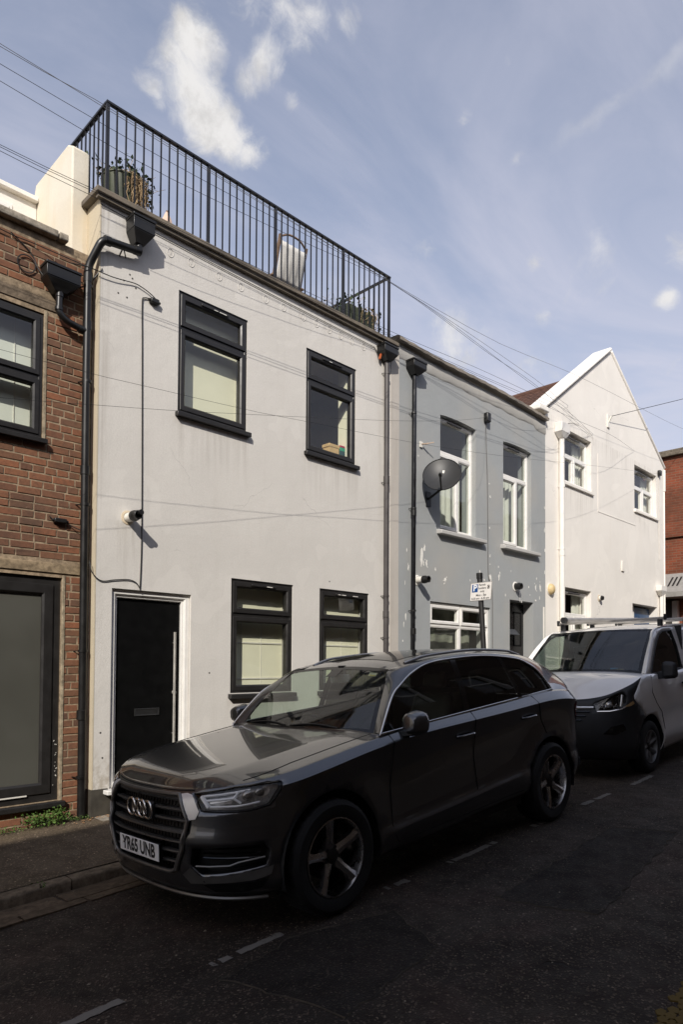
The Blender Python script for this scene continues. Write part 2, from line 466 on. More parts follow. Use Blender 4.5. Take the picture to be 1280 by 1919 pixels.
# ------------------------------------------------------------------ materials of the street
def render_mat(name, col, dark, grain=1.0, streak=0.5, warm=None, peel=None, stains=()):
    """painted render: fine grain, faint streaks below the eaves and blotches"""
    m = Mat(name, col, 0.9, spec=0.2)
    v = m.world()
    big = m.noise(v, 0.9, 5, 0.6)
    st = m.noise(m.world((2.6, 2.6, 0.22)), 2.2, 6, 0.65)
    c = m.mix(m.rng(big, 0.35, 0.72), col, tuple(a*0.93 for a in col))
    c = m.mix(m.math('MULTIPLY', m.rng(st, 0.50, 0.80), streak), c, dark)
    fine = m.noise(v, 55, 4, 0.7)
    c = m.mix(m.rng(fine, 0.34, 0.62, 0.0, 0.16*grain), c, tuple(a*0.62 for a in col))
    spots = m.noise(v, 17, 2, 0.5)
    c = m.mix(m.rng(spots, 0.70, 0.78, 0.0, 0.35), c, tuple(a*0.72 for a in col))
    if stains:
        sz = m.N('ShaderNodeSeparateXYZ'); m.L(v, sz.inputs[0])
        run = m.rng(m.noise(m.world((9.0, 9.0, 0.35)), 1.6, 5, 0.6), 0.40, 0.72)
        for (x0, x1, zt, ln, k) in stains:                     # run-off below sills, copings and joints
            f = m.math('MULTIPLY', m.rng(sz.outputs[0], x0-0.06, x0+0.05), m.rng(sz.outputs[0], x1+0.06, x1-0.05))
            f = m.math('MULTIPLY', f, m.math('MULTIPLY', m.rng(sz.outputs[2], zt+0.02, zt), m.rng(sz.outputs[2], zt-ln, zt-ln*0.1, 0, 1)))
            c = m.mix(m.math('MULTIPLY', m.math('MULTIPLY', f, run), k), c, (0.30, 0.265, 0.22))
        up_ = m.math('MULTIPLY', m.rng(sz.outputs[2], 0.95, 0.25, 0.0, 0.75), m.rng(m.noise(v, 7, 6, 0.7), 0.40, 0.66))
        c = m.mix(up_, c, (0.33, 0.28, 0.21))                   # splashed dirt along the foot
        cr = m.N('ShaderNodeTexVoronoi'); cr.feature = 'DISTANCE_TO_EDGE'; cr.inputs['Scale'].default_value = 0.62
        wn = m.N('ShaderNodeTexNoise'); wn.inputs['Scale'].default_value = 3.0; wn.inputs['Detail'].default_value = 6; m.L(v, wn.inputs['Vector'])
        wa = m.N('ShaderNodeVectorMath'); wa.operation = 'MULTIPLY_ADD'; m.L(wn.outputs['Color'], wa.inputs[0]); wa.inputs[1].default_value = (0.35,)*3; m.L(v, wa.inputs[2]); m.L(wa.outputs[0], cr.inputs['Vector'])
        ck = m.math('MULTIPLY', m.rng(cr.outputs['Distance'], 0.0035, 0.0008), m.rng(m.noise(v, 0.7, 3), 0.55, 0.62, 0.0, 0.35))
        c = m.mix(ck, c, tuple(a*0.45 for a in col))            # hairline cracks
        patchn = m.rng(m.noise(v, 1.15, 2, 0.4, 1.2), 0.60, 0.615, 0.0, 0.30)
        c = m.mix(patchn, c, tuple(a*1.06 for a in col))        # touched-up patches
    if warm:
        c = m.mix(m.rng(m.noise(v, 0.55, 3, 0.6), 0.45, 0.70, 0.0, 0.7), c, warm)
    if peel:
        z = m.N('ShaderNodeSeparateXYZ'); m.L(v, z.inputs[0])
        pn = m.noise(m.world((1.0, 1.0, 0.55)), 2.3, 7, 0.62, 0.4)
        low = m.rng(z.outputs[2], 4.6, 2.2, 0.0, 0.055)
        pk = m.rng(m.math('ADD', pn, low), 0.715, 0.735)
        c = m.mix(pk, c, peel)
        m.bump(pk, 0.5, -0.003)
    m.color(c)
    m.bump(fine, 0.35*grain, 0.004)
    m.bump(m.noise(v, 160, 2, 0.6), 0.25*grain, 0.0015)
    m.bump(m.noise(v, 1.7, 3, 0.5), 0.30, 0.02)
    m.bump(m.noise(v, 6.5, 4, 0.6), 0.35, 0.012)
    return m.m
def brick_mat(name, stops, dirt=0.35):
    m = Mat(name, (0.3,0.15,0.1), 0.92, spec=0.15)
    v = m.world()
    c = m.ramp(m.math('FRACT', m.math('ADD', m.rand(), m.N('ShaderNodeNewGeometry').outputs['Random Per Island']), 0.0), stops)
    n = m.noise(v, 26, 6, 0.65)
    c = m.mix(m.rng(n, 0.38, 0.75, 0.0, 0.40), c, (0.075, 0.048, 0.036))
    c = m.mix(m.rng(m.noise(v, 1.6, 5, 0.6), 0.45, 0.75, 0.0, dirt), c, (0.07, 0.055, 0.045))
    c = m.mix(m.rng(m.noise(v, 40, 3, 0.6), 0.68, 0.76, 0.0, 0.5), c, (0.42, 0.36, 0.28))
    m.color(c); m.bump(n, 0.7, 0.004); m.bump(m.noise(v, 120, 3, 0.6), 0.5, 0.002)
    return m.m
def asphalt(name, a, b, tint, stones=0.6, crack=True):
    m = Mat(name, a, 0.85, spec=0.3)
    v = m.world()
    big = m.noise(v, 0.55, 6, 0.62, 0.4); mid = m.noise(v, 5.0, 6, 0.7)
    c = m.mix(m.rng(big, 0.38, 0.66), a, b)
    c = m.mix(m.rng(m.noise(v, 1.3, 4, 0.6, 0.8), 0.48, 0.66, 0.0, 0.75), c, tint)
    c = m.mix(m.rng(mid, 0.40, 0.75, 0.0, 0.6), c, tuple(x*0.45 for x in a))
    agg = m.N('ShaderNodeTexVoronoi'); agg.inputs['Scale'].default_value = 95; m.L(v, agg.inputs['Vector'])
    sp = m.N('ShaderNodeSeparateColor'); m.L(agg.outputs['Color'], sp.inputs[0])
    c = m.mix(m.rng(sp.outputs[0], 0.80, 0.96, 0.0, stones), c, tuple(x*3.2 for x in b))
    c = m.mix(m.rng(sp.outputs[1], 0.990, 0.995, 0.0, 0.7), c, tuple(x*5 for x in b))
    if crack:
        w = m.N('ShaderNodeTexNoise'); w.inputs['Scale'].default_value = 2.2; w.inputs['Detail'].default_value = 5; m.L(v, w.inputs['Vector'])
        ad = m.N('ShaderNodeVectorMath'); ad.operation = 'MULTIPLY_ADD'; m.L(w.outputs['Color'], ad.inputs[0]); ad.inputs[1].default_value = (0.5,)*3; m.L(v, ad.inputs[2])
        e = m.N('ShaderNodeTexVoronoi'); e.feature = 'DISTANCE_TO_EDGE'; e.inputs['Scale'].default_value = 0.55; m.L(ad.outputs[0], e.inputs['Vector'])
        ck = m.math('MULTIPLY', m.rng(e.outputs['Distance'], 0.012, 0.003), m.rng(m.noise(v, 0.8, 3), 0.58, 0.68))
        c = m.mix(ck, c, (0.008, 0.007, 0.006)); m.bump(ck, 0.8, -0.01)
    m.color(c)
    m.bump(agg.outputs['Distance'], 0.9, 0.006); m.bump(mid, 0.5, 0.012)
    m.rough(m.rng(mid, 0.3, 0.7, 0.72, 0.95))
    return m.m
ROAD = asphalt('road_asphalt', (0.026,0.0197,0.0145), (0.052,0.0395,0.0298), (0.050,0.0318,0.0240), 0.50)
PAVE = asphalt('pavement_asphalt', (0.098,0.072,0.048), (0.128,0.097,0.066), (0.112,0.086,0.051), 0.35, False)
EARTH = plain('earth', (0.10,0.085,0.065), 0.95, var=0.3, scale=0.6)
def stone_mat(name, col, moss=0.0):
    m = Mat(name, col, 0.9, spec=0.2); v = m.world()
    n = m.noise(v, 14, 6, 0.7); r = m.rand()
    c = m.mix(m.rng(n, 0.3, 0.72), tuple(x*0.5 for x in col), tuple(x*1.25 for x in col))
    c = m.mix(m.rng(r, 0, 1, 0.0, 0.35), c, tuple(x*0.55 for x in col))
    if moss: c = m.mix(m.rng(m.noise(v, 5, 6, 0.65), 0.52, 0.66, 0.0, moss), c, (0.045,0.06,0.015))
    m.color(c); m.bump(n, 0.8, 0.008); m.bump(m.noise(v, 70, 3, 0.6), 0.5, 0.003)
    return m.m
GRANITE = stone_mat('granite', (0.19,0.148,0.104))
GUTTER = stone_mat('gutter_concrete', (0.135,0.10,0.068))
CONCRETE = stone_mat('concrete', (0.36,0.32,0.26))
def marking_mat(name, col, wear):
    m = Mat(name, col, 0.8, spec=0.3); v = m.world()
    c = m.mix(m.rng(m.noise(v, 22, 6, 0.7), wear, wear+0.16), col, (0.06,0.05,0.043))
    m.color(c); m.bump(m.noise(v, 95, 3, 0.6), 0.7, 0.004); return m.m
WHITE_LINE = marking_mat('white_line_paint', (0.19,0.175,0.155), 0.54)
YELLOW_LINE = marking_mat('yellow_line_paint', (0.12,0.078,0.017), 0.62)

# ------------------------------------------------------------------ ground, road, pavement, kerb
SLOPE = 0.0494
def clampx(x): return max(-24.0, min(45.0, x))
def zr(x): return -0.0887+SLOPE*clampx(x)
def zroad(x, y): return zr(x)-0.0137*(y+3.5)**2
def zpav(x, y): return SLOPE*clampx(x)+0.03*y
KERB_Y = -1.50; KERB2_Y = -5.72
def xsteps(a, b, n0=-3.0, n1=9.0, fine=0.12, coarse=1.5):
    xs, x = [], a
    while x < b:
        xs.append(x); x += fine if n0 <= x <= n1 else coarse
    return xs+[b]
g = MB()
g.grid(lambda x, y: (x, y, SLOPE*clampx(x)-0.55), [-900,-300,-100,-50,-24,0,20,45,90,200,400,900], [-900,-300,-80,-30,0,30,80,300,900])
tag(g.build('ground', EARTH), kind='structure')
rnd = random.Random(3)
NZ = {}
def bumpz(x, y): return 0.004*sin(x*3.1+y*1.7)+0.003*sin(x*7.3-y*5.1)+0.002*sin(y*13+x*2.2)
r = MB()
ys = [KERB2_Y-0.05]+[KERB2_Y+0.05+i*0.12 for i in range(35)]+[KERB_Y+0.05]
ys = sorted(y for y in ys if y <= KERB_Y+0.05)
r.grid(lambda x, y: (x, y, zroad(x, y)+bumpz(x, y)), xsteps(-24, 45), ys)
road = tag(r.build('road', ROAD, smooth=180), kind='structure')
r = MB()
r.grid(lambda x, y: (x, y, zpav(x, y)+0.4*bumpz(x, y)), xsteps(-24, 45), [KERB_Y+0.12, -1.1, -0.8, -0.5, -0.2, 0.1, 0.4])
tag(r.build('pavement', PAVE, smooth=180), kind='structure')
r = MB()
r.grid(lambda x, y: (x, y, zroad(x, KERB2_Y)+0.11-0.02*(y-KERB2_Y)), xsteps(-24, 45, 0, 0), [-7.4, -6.5, KERB2_Y-0.12])
tag(r.build('far_pavement', PAVE, smooth=180), kind='structure')
def kerb_run(y, side, x0, x1, name):
    root = bpy.data.objects.new(name, None); COL.objects.link(root); tag(root, kind='structure'); BASE[root.name] = Vector((0,0,0))
    x = x0; rn = random.Random(11)
    while x < x1:
        L = rn.uniform(0.80, 1.0); a, b = x+0.006, x+L-0.006; w = 0.125; jz = rn.uniform(-0.006, 0.006); jy = rn.uniform(-0.006, 0.006)
        top = (lambda q: zpav(q, y)) if side > 0 else (lambda q: zroad(q, y)+0.115)
        m = MB(); n = 4
        for i in range(n):
            p, q = lerp(a, b, i/n), lerp(a, b, (i+1)/n)
            f = [rn.uniform(-0.004, 0.004) for _ in range(2)]
            y0, y1 = y+jy+f[0], y+side*w
            lo = -0.25
            sec = [(0, lo), (0, -0.022), (side*0.008, -0.007), (side*0.022, 0.0), (side*w, 0.002), (side*w, lo)]
            if i == 0: base = len(m.v)
            if i == 0:
                for (dy, dz) in sec: m.v.append((p, y+jy+dy, top(p)+jz+dz))
            for (dy, dz) in sec: m.v.append((q, y+jy+dy+(f[0] if i < n-1 else 0), top(q)+jz+dz+(f[1] if i < n-1 else 0)))
            k = len(sec); s0 = base+i*k
            for j in range(k-1): m.f.append((s0+j, s0+j+1, s0+k+j+1, s0+k+j)); m.m.append(0)
        k = 6
        m.f.append(tuple(base+j for j in range(k))); m.m.append(0); m.f.append(tuple(base+n*k+j for j in reversed(range(k)))); m.m.append(0)
        m.build('kerb_stone', GRANITE, root, smooth=50)
        x += L
    return root
kerb_run(KERB_Y, 1, -6.28, 14, 'kerb')
kerb_run(KERB2_Y, -1, -8, 10, 'far_kerb')
# worn concrete channel along the kerb, in two rows of slabs
ch = bpy.data.objects.new('gutter', None); COL.objects.link(ch); tag(ch, kind='structure'); BASE[ch.name] = Vector((0,0,0))
for (ya, yb, la, lb) in ((KERB_Y-0.235, KERB_Y-0.004, 0.5, 1.1), (KERB_Y-0.36, KERB_Y-0.25, 0.22, 0.5)):
    x = -6.0; rn = random.Random(int(-ya*1000))
    while x < 12:
        L = rn.uniform(la, lb); a, b = x+0.008, x+L-0.008; j = [rn.uniform(-0.012, 0.012) for _ in range(6)]; h = 0.008+rn.uniform(0, 0.006)
        P = [(a+j[0], ya+j[1]), ((a+b)/2+j[2], ya+j[3]), (b, ya+j[4]), (b+j[5], yb), (a, yb)]
        m = MB(); m.poly([(px, py, zroad(px, py)-0.05) for (px, py) in P], (0, 0, 0.05+h))
        for i in range(5, 10): px, py, _ = m.v[i]; m.v[i] = (px, py, zroad(px, py)+h)
        m.build('gutter_slab', GUTTER, ch)
        x += L
# dashes of the parking bay line, worn and ragged
def ragged(x0, x1, y0, y1, seed, off, keep=1.0):
    rn = random.Random(seed); n = max(4, int((x1-x0)/0.035)); a, b = [], []
    for i in range(n+1):
        x = lerp(x0, x1, i/n); e = 0.012
        a.append((x+rn.uniform(-.006,.006), y0+rn.uniform(-e, e*0.4))); b.append((x+rn.uniform(-.006,.006), y1+rn.uniform(-e*0.4, e)))
    m = MB()
    for i in range(n):
        if rn.random() > keep: continue
        q = [a[i], a[i+1], b[i+1], b[i]]
        m.add([(x, y, zroad(x, y)+bumpz(x, y)+off) for (x, y) in q], [(0,1,2,3)])
    return m
for k, (x0, x1, keep) in enumerate([(-3.1,-2.62,1),(-1.79,-1.43,.97),(-0.93,-0.72,.8),(-0.69,-0.36,.98),(0.55,0.95,.6),(1.40,2.10,.85),(2.75,3.05,.5),(3.80,4.47,.95),(5.10,5.75,.95),(6.9,7.6,.9),(8.6,9.3,.9),(10.2,10.9,.9)]):
    ragged(x0, x1, -3.447, -3.392, 40+k, 0.005, keep).build('bay_marking', WHITE_LINE, road)
for k, (x0, x1, y) in enumerate([(-2.35,-2.12,-3.30)]):
    ragged(x0, x1, y, y+0.05, 80+k, 0.005, 0.6).build('bay_marking', WHITE_LINE, road)
# old trench repairs in the surface
PATCHM = asphalt('patch_asphalt', (0.0155,0.0118,0.0088), (0.024,0.0185,0.0138), (0.026,0.0175,0.0130), 0.6, False)
def road_patch(pts, seed):
    rn = random.Random(seed); P = [(x+rn.uniform(-.02,.02), y+rn.uniform(-.02,.02)) for (x, y) in resample(pts, .08)]
    V, T = fill(P, (), 0.12, 0.2); m = MB(); m.add([(x, y, zroad(x, y)+bumpz(x, y)+0.0035) for (x, y) in V], T)
    m.build('road_patch', PATCHM, road, smooth=180, fix=False)
    q = [(x, y, zroad(x, y)+bumpz(x, y)+0.002) for (x, y) in P]
    m = MB(); m.tube(q+[q[0]], 0.006, 4); m.build('patch_edge', plain('patch_joint', (0.05,0.040,0.028), 0.9, var=0.5, scale=14) if 'patch_joint' not in bpy.data.materials else bpy.data.materials['patch_joint'], road)
road_patch([(-0.95,-3.62),(-0.30,-3.50),(0.35,-3.72),(0.15,-4.25),(-0.75,-4.35)], 1)
road_patch([(1.0,-4.1),(3.2,-4.0),(3.4,-4.5),(1.2,-4.75)], 2)
# the crazed yellow line along the far kerb: each flake of paint is a piece
rn = random.Random(5)
x = -1.4
while x < 2.6:
    L = rn.uniform(0.035, 0.075); y = -5.60
    while y < -5.455:
        wdt = rn.uniform(0.03, 0.06); k = rn.randint(5, 6); cx, cy = x+L/2+rn.uniform(-.006,.006), y+wdt/2
        P = [(cx+cos(2*pi*i/k+0.5)*L*0.60*rn.uniform(.9,1.08), cy+sin(2*pi*i/k+0.5)*wdt*0.60*rn.uniform(.9,1.08)) for i in range(k)]
        zz = [zroad(px, py)+bumpz(px, py)+0.004 for (px, py) in P]
        m = MB(); m.poly([(px, py, z-0.004) for (px, py), z in zip(P, zz)], (0, 0, 0.008))
        if rn.random() < 0.93: m.build('paint_flake', YELLOW_LINE, road)
        y += wdt
    x += L
# loose grit on the road and the pavement
gm = MB(); rn = random.Random(9)
for i in range(2600):
    onp = rn.random() < 0.16
    x = rn.uniform(-3.0, 6.0); y = rn.uniform(KERB_Y+0.15, -0.03) if onp else rn.uniform(-6.0+0.4, KERB_Y-0.02)
    if not onp and rn.random() < 0.35: y = KERB_Y-abs(rn.gauss(0, 0.18))-0.02
    z = zpav(x, y) if onp else zroad(x, y)+bumpz(x, y)
    s = rn.uniform(0.002, 0.0065)*(1.9 if rn.random() < 0.05 else 1); a = rn.uniform(0, 6.28)
    ax = (cos(a)*s*rn.uniform(.8,1.8), sin(a)*s); bx = (-sin(a)*s, cos(a)*s)
    gm.add([(x+ax[0], y+ax[1], z), (x+bx[0], y+bx[1], z), (x-ax[0], y-ax[1], z), (x-bx[0], y-bx[1], z), (x, y, z+s*0.9)], [(0,1,4),(1,2,4),(2,3,4),(3,0,4)])
tag(gm.build('grit', plain('grit_stone', (0.22,0.185,0.14), 0.9, var=0.6, scale=30)), 'pale loose grit scattered over the road and pavement', 'grit', kind='stuff')

# ------------------------------------------------------------------ houses
WALL_PALE = render_mat('pale_render', (0.70,0.672,0.625), (0.58,0.545,0.49), 1.15, 0.35,
    stains=((0.90,1.96,4.36,0.75,0.26),(2.86,3.92,4.36,0.75,0.26),(1.66,2.73,1.16,0.6,0.25),(3.13,4.2,1.16,0.6,0.25),(0.0,4.66,6.40,0.55,0.22),(0.25,0.45,3.08,0.9,0.5),(4.36,4.62,6.1,3.0,0.35),(-0.05,0.10,6.4,6.0,0.5)))
WALL_CREAM = render_mat('cream_render', (0.62,0.54,0.40), (0.45,0.36,0.24), 0.8, 0.6)
WALL_GREY = render_mat('grey_render', (0.362,0.378,0.382), (0.41,0.40,0.37), 0.7, 0.4, warm=(0.40,0.388,0.36), peel=(0.80,0.78,0.73))
WALL_WHITE = render_mat('white_render', (0.88,0.84,0.775), (0.77,0.705,0.61), 0.6, 0.3,
    stains=((9.4,16.0,6.72,0.6,0.25),(10.1,11.6,5.38,0.7,0.35),(13.9,15.5,5.40,0.7,0.35),(12.3,12.5,7.1,0.9,0.4),(9.9,10.2,6.3,2.0,0.3)))
WALL_OLD = render_mat('old_white_render', (0.78,0.73,0.62), (0.55,0.43,0.26), 0.9, 0.8, warm=(0.70,0.60,0.44))
PLINTH = plain('plinth_paint', (0.050,0.044,0.034), 0.8, var=0.3, scale=6, bump=0.4)
ROOM = plain('room_plaster', (0.68,0.63,0.50), 0.9, var=0.03)
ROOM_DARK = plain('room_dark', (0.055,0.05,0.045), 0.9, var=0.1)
UPVC_D = plain('dark_window_plastic', (0.021,0.0195,0.0185), 0.38, var=0.12)
UPVC_W = plain('white_window_plastic', (0.80,0.78,0.74), 0.35, var=0.04)
DOOR_BLACK = plain('black_door_paint', (0.004,0.004,0.004), 0.5, spec=0.12, var=0.1)
STEEL = plain('brushed_steel', (0.62,0.59,0.53), 0.36, metal=0.55, var=0.05)
IRON = plain('black_rail_paint', (0.012,0.012,0.014), 0.40, var=0.2)
PIPE_B = plain('black_pipe_plastic', (0.011,0.0105,0.010), 0.36, var=0.25, scale=4)
PIPE_G = plain('brown_grey_pipe', (0.065,0.058,0.056), 0.42, var=0.2, scale=4)
PIPE_W = plain('white_pipe_plastic', (0.80,0.77,0.72), 0.4, var=0.04)
CABLE = plain('black_cable', (0.018,0.017,0.016), 0.6, var=0)
CABLE_G = plain('grey_cable', (0.16,0.155,0.15), 0.6, var=0)
CABLE_W = plain('white_cable', (0.66,0.63,0.58), 0.6, var=0)
PLASTIC_W = plain('white_plastic', (0.78,0.75,0.68), 0.4, var=0.05)
BLIND = plain('blind_cloth', (0.86,0.83,0.66), 0.9, var=0.03, scale=3)
BLIND_W = plain('white_blind_cloth', (0.80,0.82,0.76), 0.9, var=0.03, scale=3)
CURTAIN = plain('pale_curtain_cloth', (0.66,0.65,0.60), 0.95, var=0.05)
CLEAR = glass('window_glass', (0.95,0.97,0.93), 0.085, wave=0.04)
CLEAR_G = glass('wavy_window_glass', (0.88,0.92,0.88), 0.10, wave=0.10)
fm = Mat('frosted_film', (0.30,0.30,0.265), 0.22, spec=0.6)
fm.color(fm.mix(fm.rng(fm.noise(fm.coord(), 1.2, 3), 0.3, 0.7), (0.075,0.074,0.062), (0.095,0.094,0.08)))
FROST = fm.m
COPING = plain('brown_coping', (0.15,0.125,0.095), 0.75, var=0.3, scale=5, bump=0.4)
COPING_C = stone_mat('weathered_coping', (0.40,0.35,0.28))

def wall(mb, x0, x1, z0, z1, y0, y1, holes=(), bot=None, mi=0):
    """upright wall slab with rectangular openings (x0,x1,z0,z1)"""
    xs = sorted({x0, x1, *[h[0] for h in holes], *[h[1] for h in holes]})
    zs = sorted({z0, z1, *[h[2] for h in holes], *[h[3] for h in holes]})
    for i in range(len(xs)-1):
        for j in range(len(zs)-1):
            cx, cz = (xs[i]+xs[i+1])/2, (zs[j]+zs[j+1])/2
            if any(h[0] < cx < h[1] and h[2] < cz < h[3] for h in holes): continue
            a, b, c, d = xs[i], xs[i+1], zs[j], zs[j+1]
            mb.add([(a,y0,c),(b,y0,c),(b,y0,d),(a,y0,d)], [(0,1,2,3)], mi)
            mb.add([(a,y1,c),(b,y1,c),(b,y1,d),(a,y1,d)], [(3,2,1,0)], mi)
    for (a, b, c, d) in list(holes)+[(x0, x1, z0, z1)]:
        o = [(a,y0,c),(b,y0,c),(b,y0,d),(a,y0,d),(a,y1,c),(b,y1,c),(b,y1,d),(a,y1,d)]
        mb.add(o, [(0,4,5,1),(1,5,6,2),(2,6,7,3),(3,7,4,0)], mi)
    return mb
def ring(mb, x0, x1, z0, z1, w, yf, yb, ch=0.012, mi=0):
    """mitred frame: flat face, sloping inner edge"""
    def loop(i, y): return [(x0+i, y, z0+i), (x1-i, y, z0+i), (x1-i, y, z1-i), (x0+i, y, z1-i)]
    L = [loop(0, yb), loop(0.0, yf+0.004), loop(0.004, yf), loop(w-ch, yf), loop(w, yf+ch), loop(w, yb)]
    b = len(mb.v)
    for l in L: mb.v += l
    for k in range(len(L)-1):
        for i in range(4):
            j = (i+1) % 4
            mb.f.append((b+k*4+i, b+k*4+j, b+(k+1)*4+j, b+(k+1)*4+i)); mb.m.append(mi)
    return mb
def pane(mb, x0, x1, z0, z1, y):
    return mb.add([(x0,y,z0),(x1,y,z0),(x1,y,z1),(x0,y,z1)], [(0,1,2,3)])
def window(house, x0, x1, z0, z1, y, mat, lights, gl, fw_=0.045, sw=0.058, depth=0.075, sill=None, vent=None, name='window', vent_mat=None):
    """one window: outer frame > sash and pane for each light, sill, trickle vent.  lights: (x0,x1,z0,z1,opening) as fractions"""
    f = MB(); ring(f, x0, x1, z0, z1, fw_, y, y+depth, 0.01)
    iw, ih = (x1-x0-2*fw_), (z1-z0-2*fw_)
    X = lambda t: x0+fw_+t*iw
    Z = lambda t: z0+fw_+t*ih
    for (a, b, c, d, op) in lights:                        # mullions and transoms
        if b < 0.999: f.box(X(b)-0.022, X(b)+0.022, y+0.008, y+depth, Z(c), Z(d))
        if d < 0.999: f.box(X(a), X(b), y+0.007, y+depth-0.002, Z(d)-0.024, Z(d)+0.024)
    w = f.build(name, mat, house, smooth=30)
    for (a, b, c, d, op) in lights:
        g0, g1, h0, h1 = X(a)+(0.02 if a > 0.001 else -0.01), X(b)-(0.02 if b < 0.999 else -0.01), Z(c)+(0.022 if c > 0.001 else -0.01), Z(d)-(0.022 if d < 0.999 else -0.01)
        s = sw if op else 0.026
        yy = y-0.012 if op else y+0.012
        m = MB(); ring(m, g0, g1, h0, h1, s, yy, y+depth-0.01, 0.016 if op else 0.010); m.build('sash', mat, w, smooth=30)
        pane(MB(), g0+s-0.004, g1-s+0.004, h0+s-0.004, h1-s+0.004, y+0.030).build('pane', gl, w, fix=False)
    if sill:
        p, t, ex = sill
        m = MB(); m.hexa([(x0-ex, y-p, z0-t-0.012), (x1+ex, y-p, z0-t-0.012), (x1+ex, y+0.06, z0-t), (x0-ex, y+0.06, z0-t),
                          (x0-ex, y-p, z0-0.014), (x1+ex, y-p, z0-0.014), (x1+ex, y+0.06, z0-0.002), (x0-ex, y+0.06, z0-0.002)])
        m.build('sill', mat, w, bevel=0.006)
    if vent:
        a, b, zt = vent
        m = MB(); m.box(a, b, y-0.03, y-0.009, zt-0.012, zt+0.012); m.build('trickle_vent', vent_mat or mat, w, bevel=0.004)
    return w
def hangings(w, x0, x1, z0, z1, y, mat, name='blind', folds=0, amp=0.02):
    m = MB()
    if folds:
        n = folds*6
        m.grid(lambda u, v: (lerp(x0, x1, u), y+amp*sin(u*folds*2*pi)+amp*0.4*sin(u*folds*5.1), lerp(z0, z1, v)), [i/n for i in range(n+1)], [0, 0.5, 1])
    else: m.box(x0, x1, y, y+0.004, z0, z1)
    return m.build(name, mat, w, smooth=60 if folds else False)
def shell(mb, x0, x1, z0, z1, y0, y1, floors, t=0.2, mi=0):
    """sides, back, roof slab and floors behind a front wall"""
    mb.box(x0, x0+t, y0, y1, z0, z1, mi); mb.box(x1-t, x1, y0, y1, z0, z1, mi)
    mb.box(x0+t, x1-t, y1-t, y1, z0, z1, mi)
    for z in floors: mb.box(x0+t, x1-t, y0, y1-t, z-0.15, z, mi)

# ---- the pale rendered house with the roof terrace
HX1 = 4.66; HT = 6.43
pale = thing('rendered_house', 'pale off-white rendered house with black door, dark windows and railed roof terrace', 'house', (2.33, 0, 0))
WIN = [(0.932,1.908,4.435,5.830), (2.890,3.858,4.435,5.830), (1.699,2.684,1.225,2.613), (3.164,4.150,1.225,2.613)]
DOOR = (0.178, 1.140, 0.272, 2.365)
m = MB(); wall(m, 0, HX1, -0.4, HT, 0, 0.26, WIN+[DOOR])
m.build('wall', WALL_PALE, pale)
m = MB(); shell(m, 0.0, HX1, -0.45, 6.10, 0.261, 7.0, (0.25, 3.35, 6.099)); m.build('inner_walls', ROOM, pale)
m = MB(); m.box(0.02, HX1, 0.262, 7.0, 6.10, 6.16); m.build('terrace_deck', plain('deck_felt', (0.16,0.155,0.15), 0.9), pale)
m = MB(); m.box(-0.012, 0.16, -0.004, 0.30, 0.285, HT-0.03); m.box(-0.004, -0.002, 0.30, 7.0, 5.6, HT)
# the cream strip is the return of the wall beside the pipe
m = MB(); m.box(-0.016, -0.001, -0.003, 0.40, 0.285, HT-0.006); m.build('cream_return', WALL_CREAM, pale)
m = MB(); m.box(-0.012, DOOR[0]-0.02, -0.012, -0.001, -0.3, 0.283); m.box(DOOR[0]-0.02, DOOR[1]+0.02, -0.012, -0.001, -0.3, 0.235); m.box(DOOR[1]+0.02, HX1, -0.012, -0.001, -0.3, 0.36)
m.box(-0.018, -0.0125, -0.012, 0.4, -0.3, 0.284)
m.build('plinth', PLINTH, pale)
m = MB()
m.box(-0.085, HX1+0.06, -0.085, 0.30, HT, HT+0.058); m.box(-0.085, 0.25, 0.301, 7.0, HT, HT+0.058)
m.build('coping', COPING, pale, bevel=0.008)
m = MB(); m.box(-0.06, HX1+0.03, -0.055, 0.001, HT-0.035, HT-0.002); m.build('drip_trim', COPING, pale)
# windows: a shallow top light over a fixed light
glints = plain('vent_glint', (0.62,0.60,0.56), 0.3, var=0.2)
for i, (a, b, c, d) in enumerate(WIN):
    tr = 0.715 if i < 2 else 0.700
    w = window(pale, a+0.004, b-0.004, c, d-0.006, 0.012, UPVC_D, [(0,1,0,tr,True), (0,1,tr,1,True)], CLEAR, 0.040, 0.066, sill=(0.075, 0.055, 0.035),
               vent=((a+0.30, b-0.30, d-0.062)), vent_mat=UPVC_D)
    m = MB(); m.box(a-0.003, b+0.003, 0.0005, 0.02, d-0.008, d+0.004); m.build('head_bead', UPVC_D, w)
    rn = random.Random(i)
    g_ = MB(); x = a+0.34
    while x < b-0.34:                                       # pale strips painting glints of light on the vent
        L = rn.uniform(0.03, 0.12); g_.box(x, x+L, -0.0205, -0.0185, d-0.070, d-0.060) if rn.random() < 0.75 else None; x += L+rn.uniform(0.01, 0.04)
    if g_.v: g_.build('vent_glints', glints, w)
    if i == 0:
        hangings(w, a+0.02, b-0.02, c+0.02, d-0.02, 0.20, BLIND)
    elif i == 1:
        m = MB(); m.box(b-0.10, b-0.02, 0.10, 0.26, c, d); m.build('inner_reveal', BLIND, w)
    else:
        bl = hangings(w, a+0.02, b-0.02, c+0.02, d-0.02, 0.19, BLIND)
        m = MB()
        for t in (0.30, 0.62): m.box(lerp(a, b, t)-0.004, lerp(a, b, t)+0.004, 0.185, 0.189, c+0.02, d-0.4)
        for z in (c+0.17, c+0.62): m.box(a+0.04, b-0.04, 0.180, 0.189, z-0.009, z+0.009)
        m.build('blind_seams', PLASTIC_W, w)
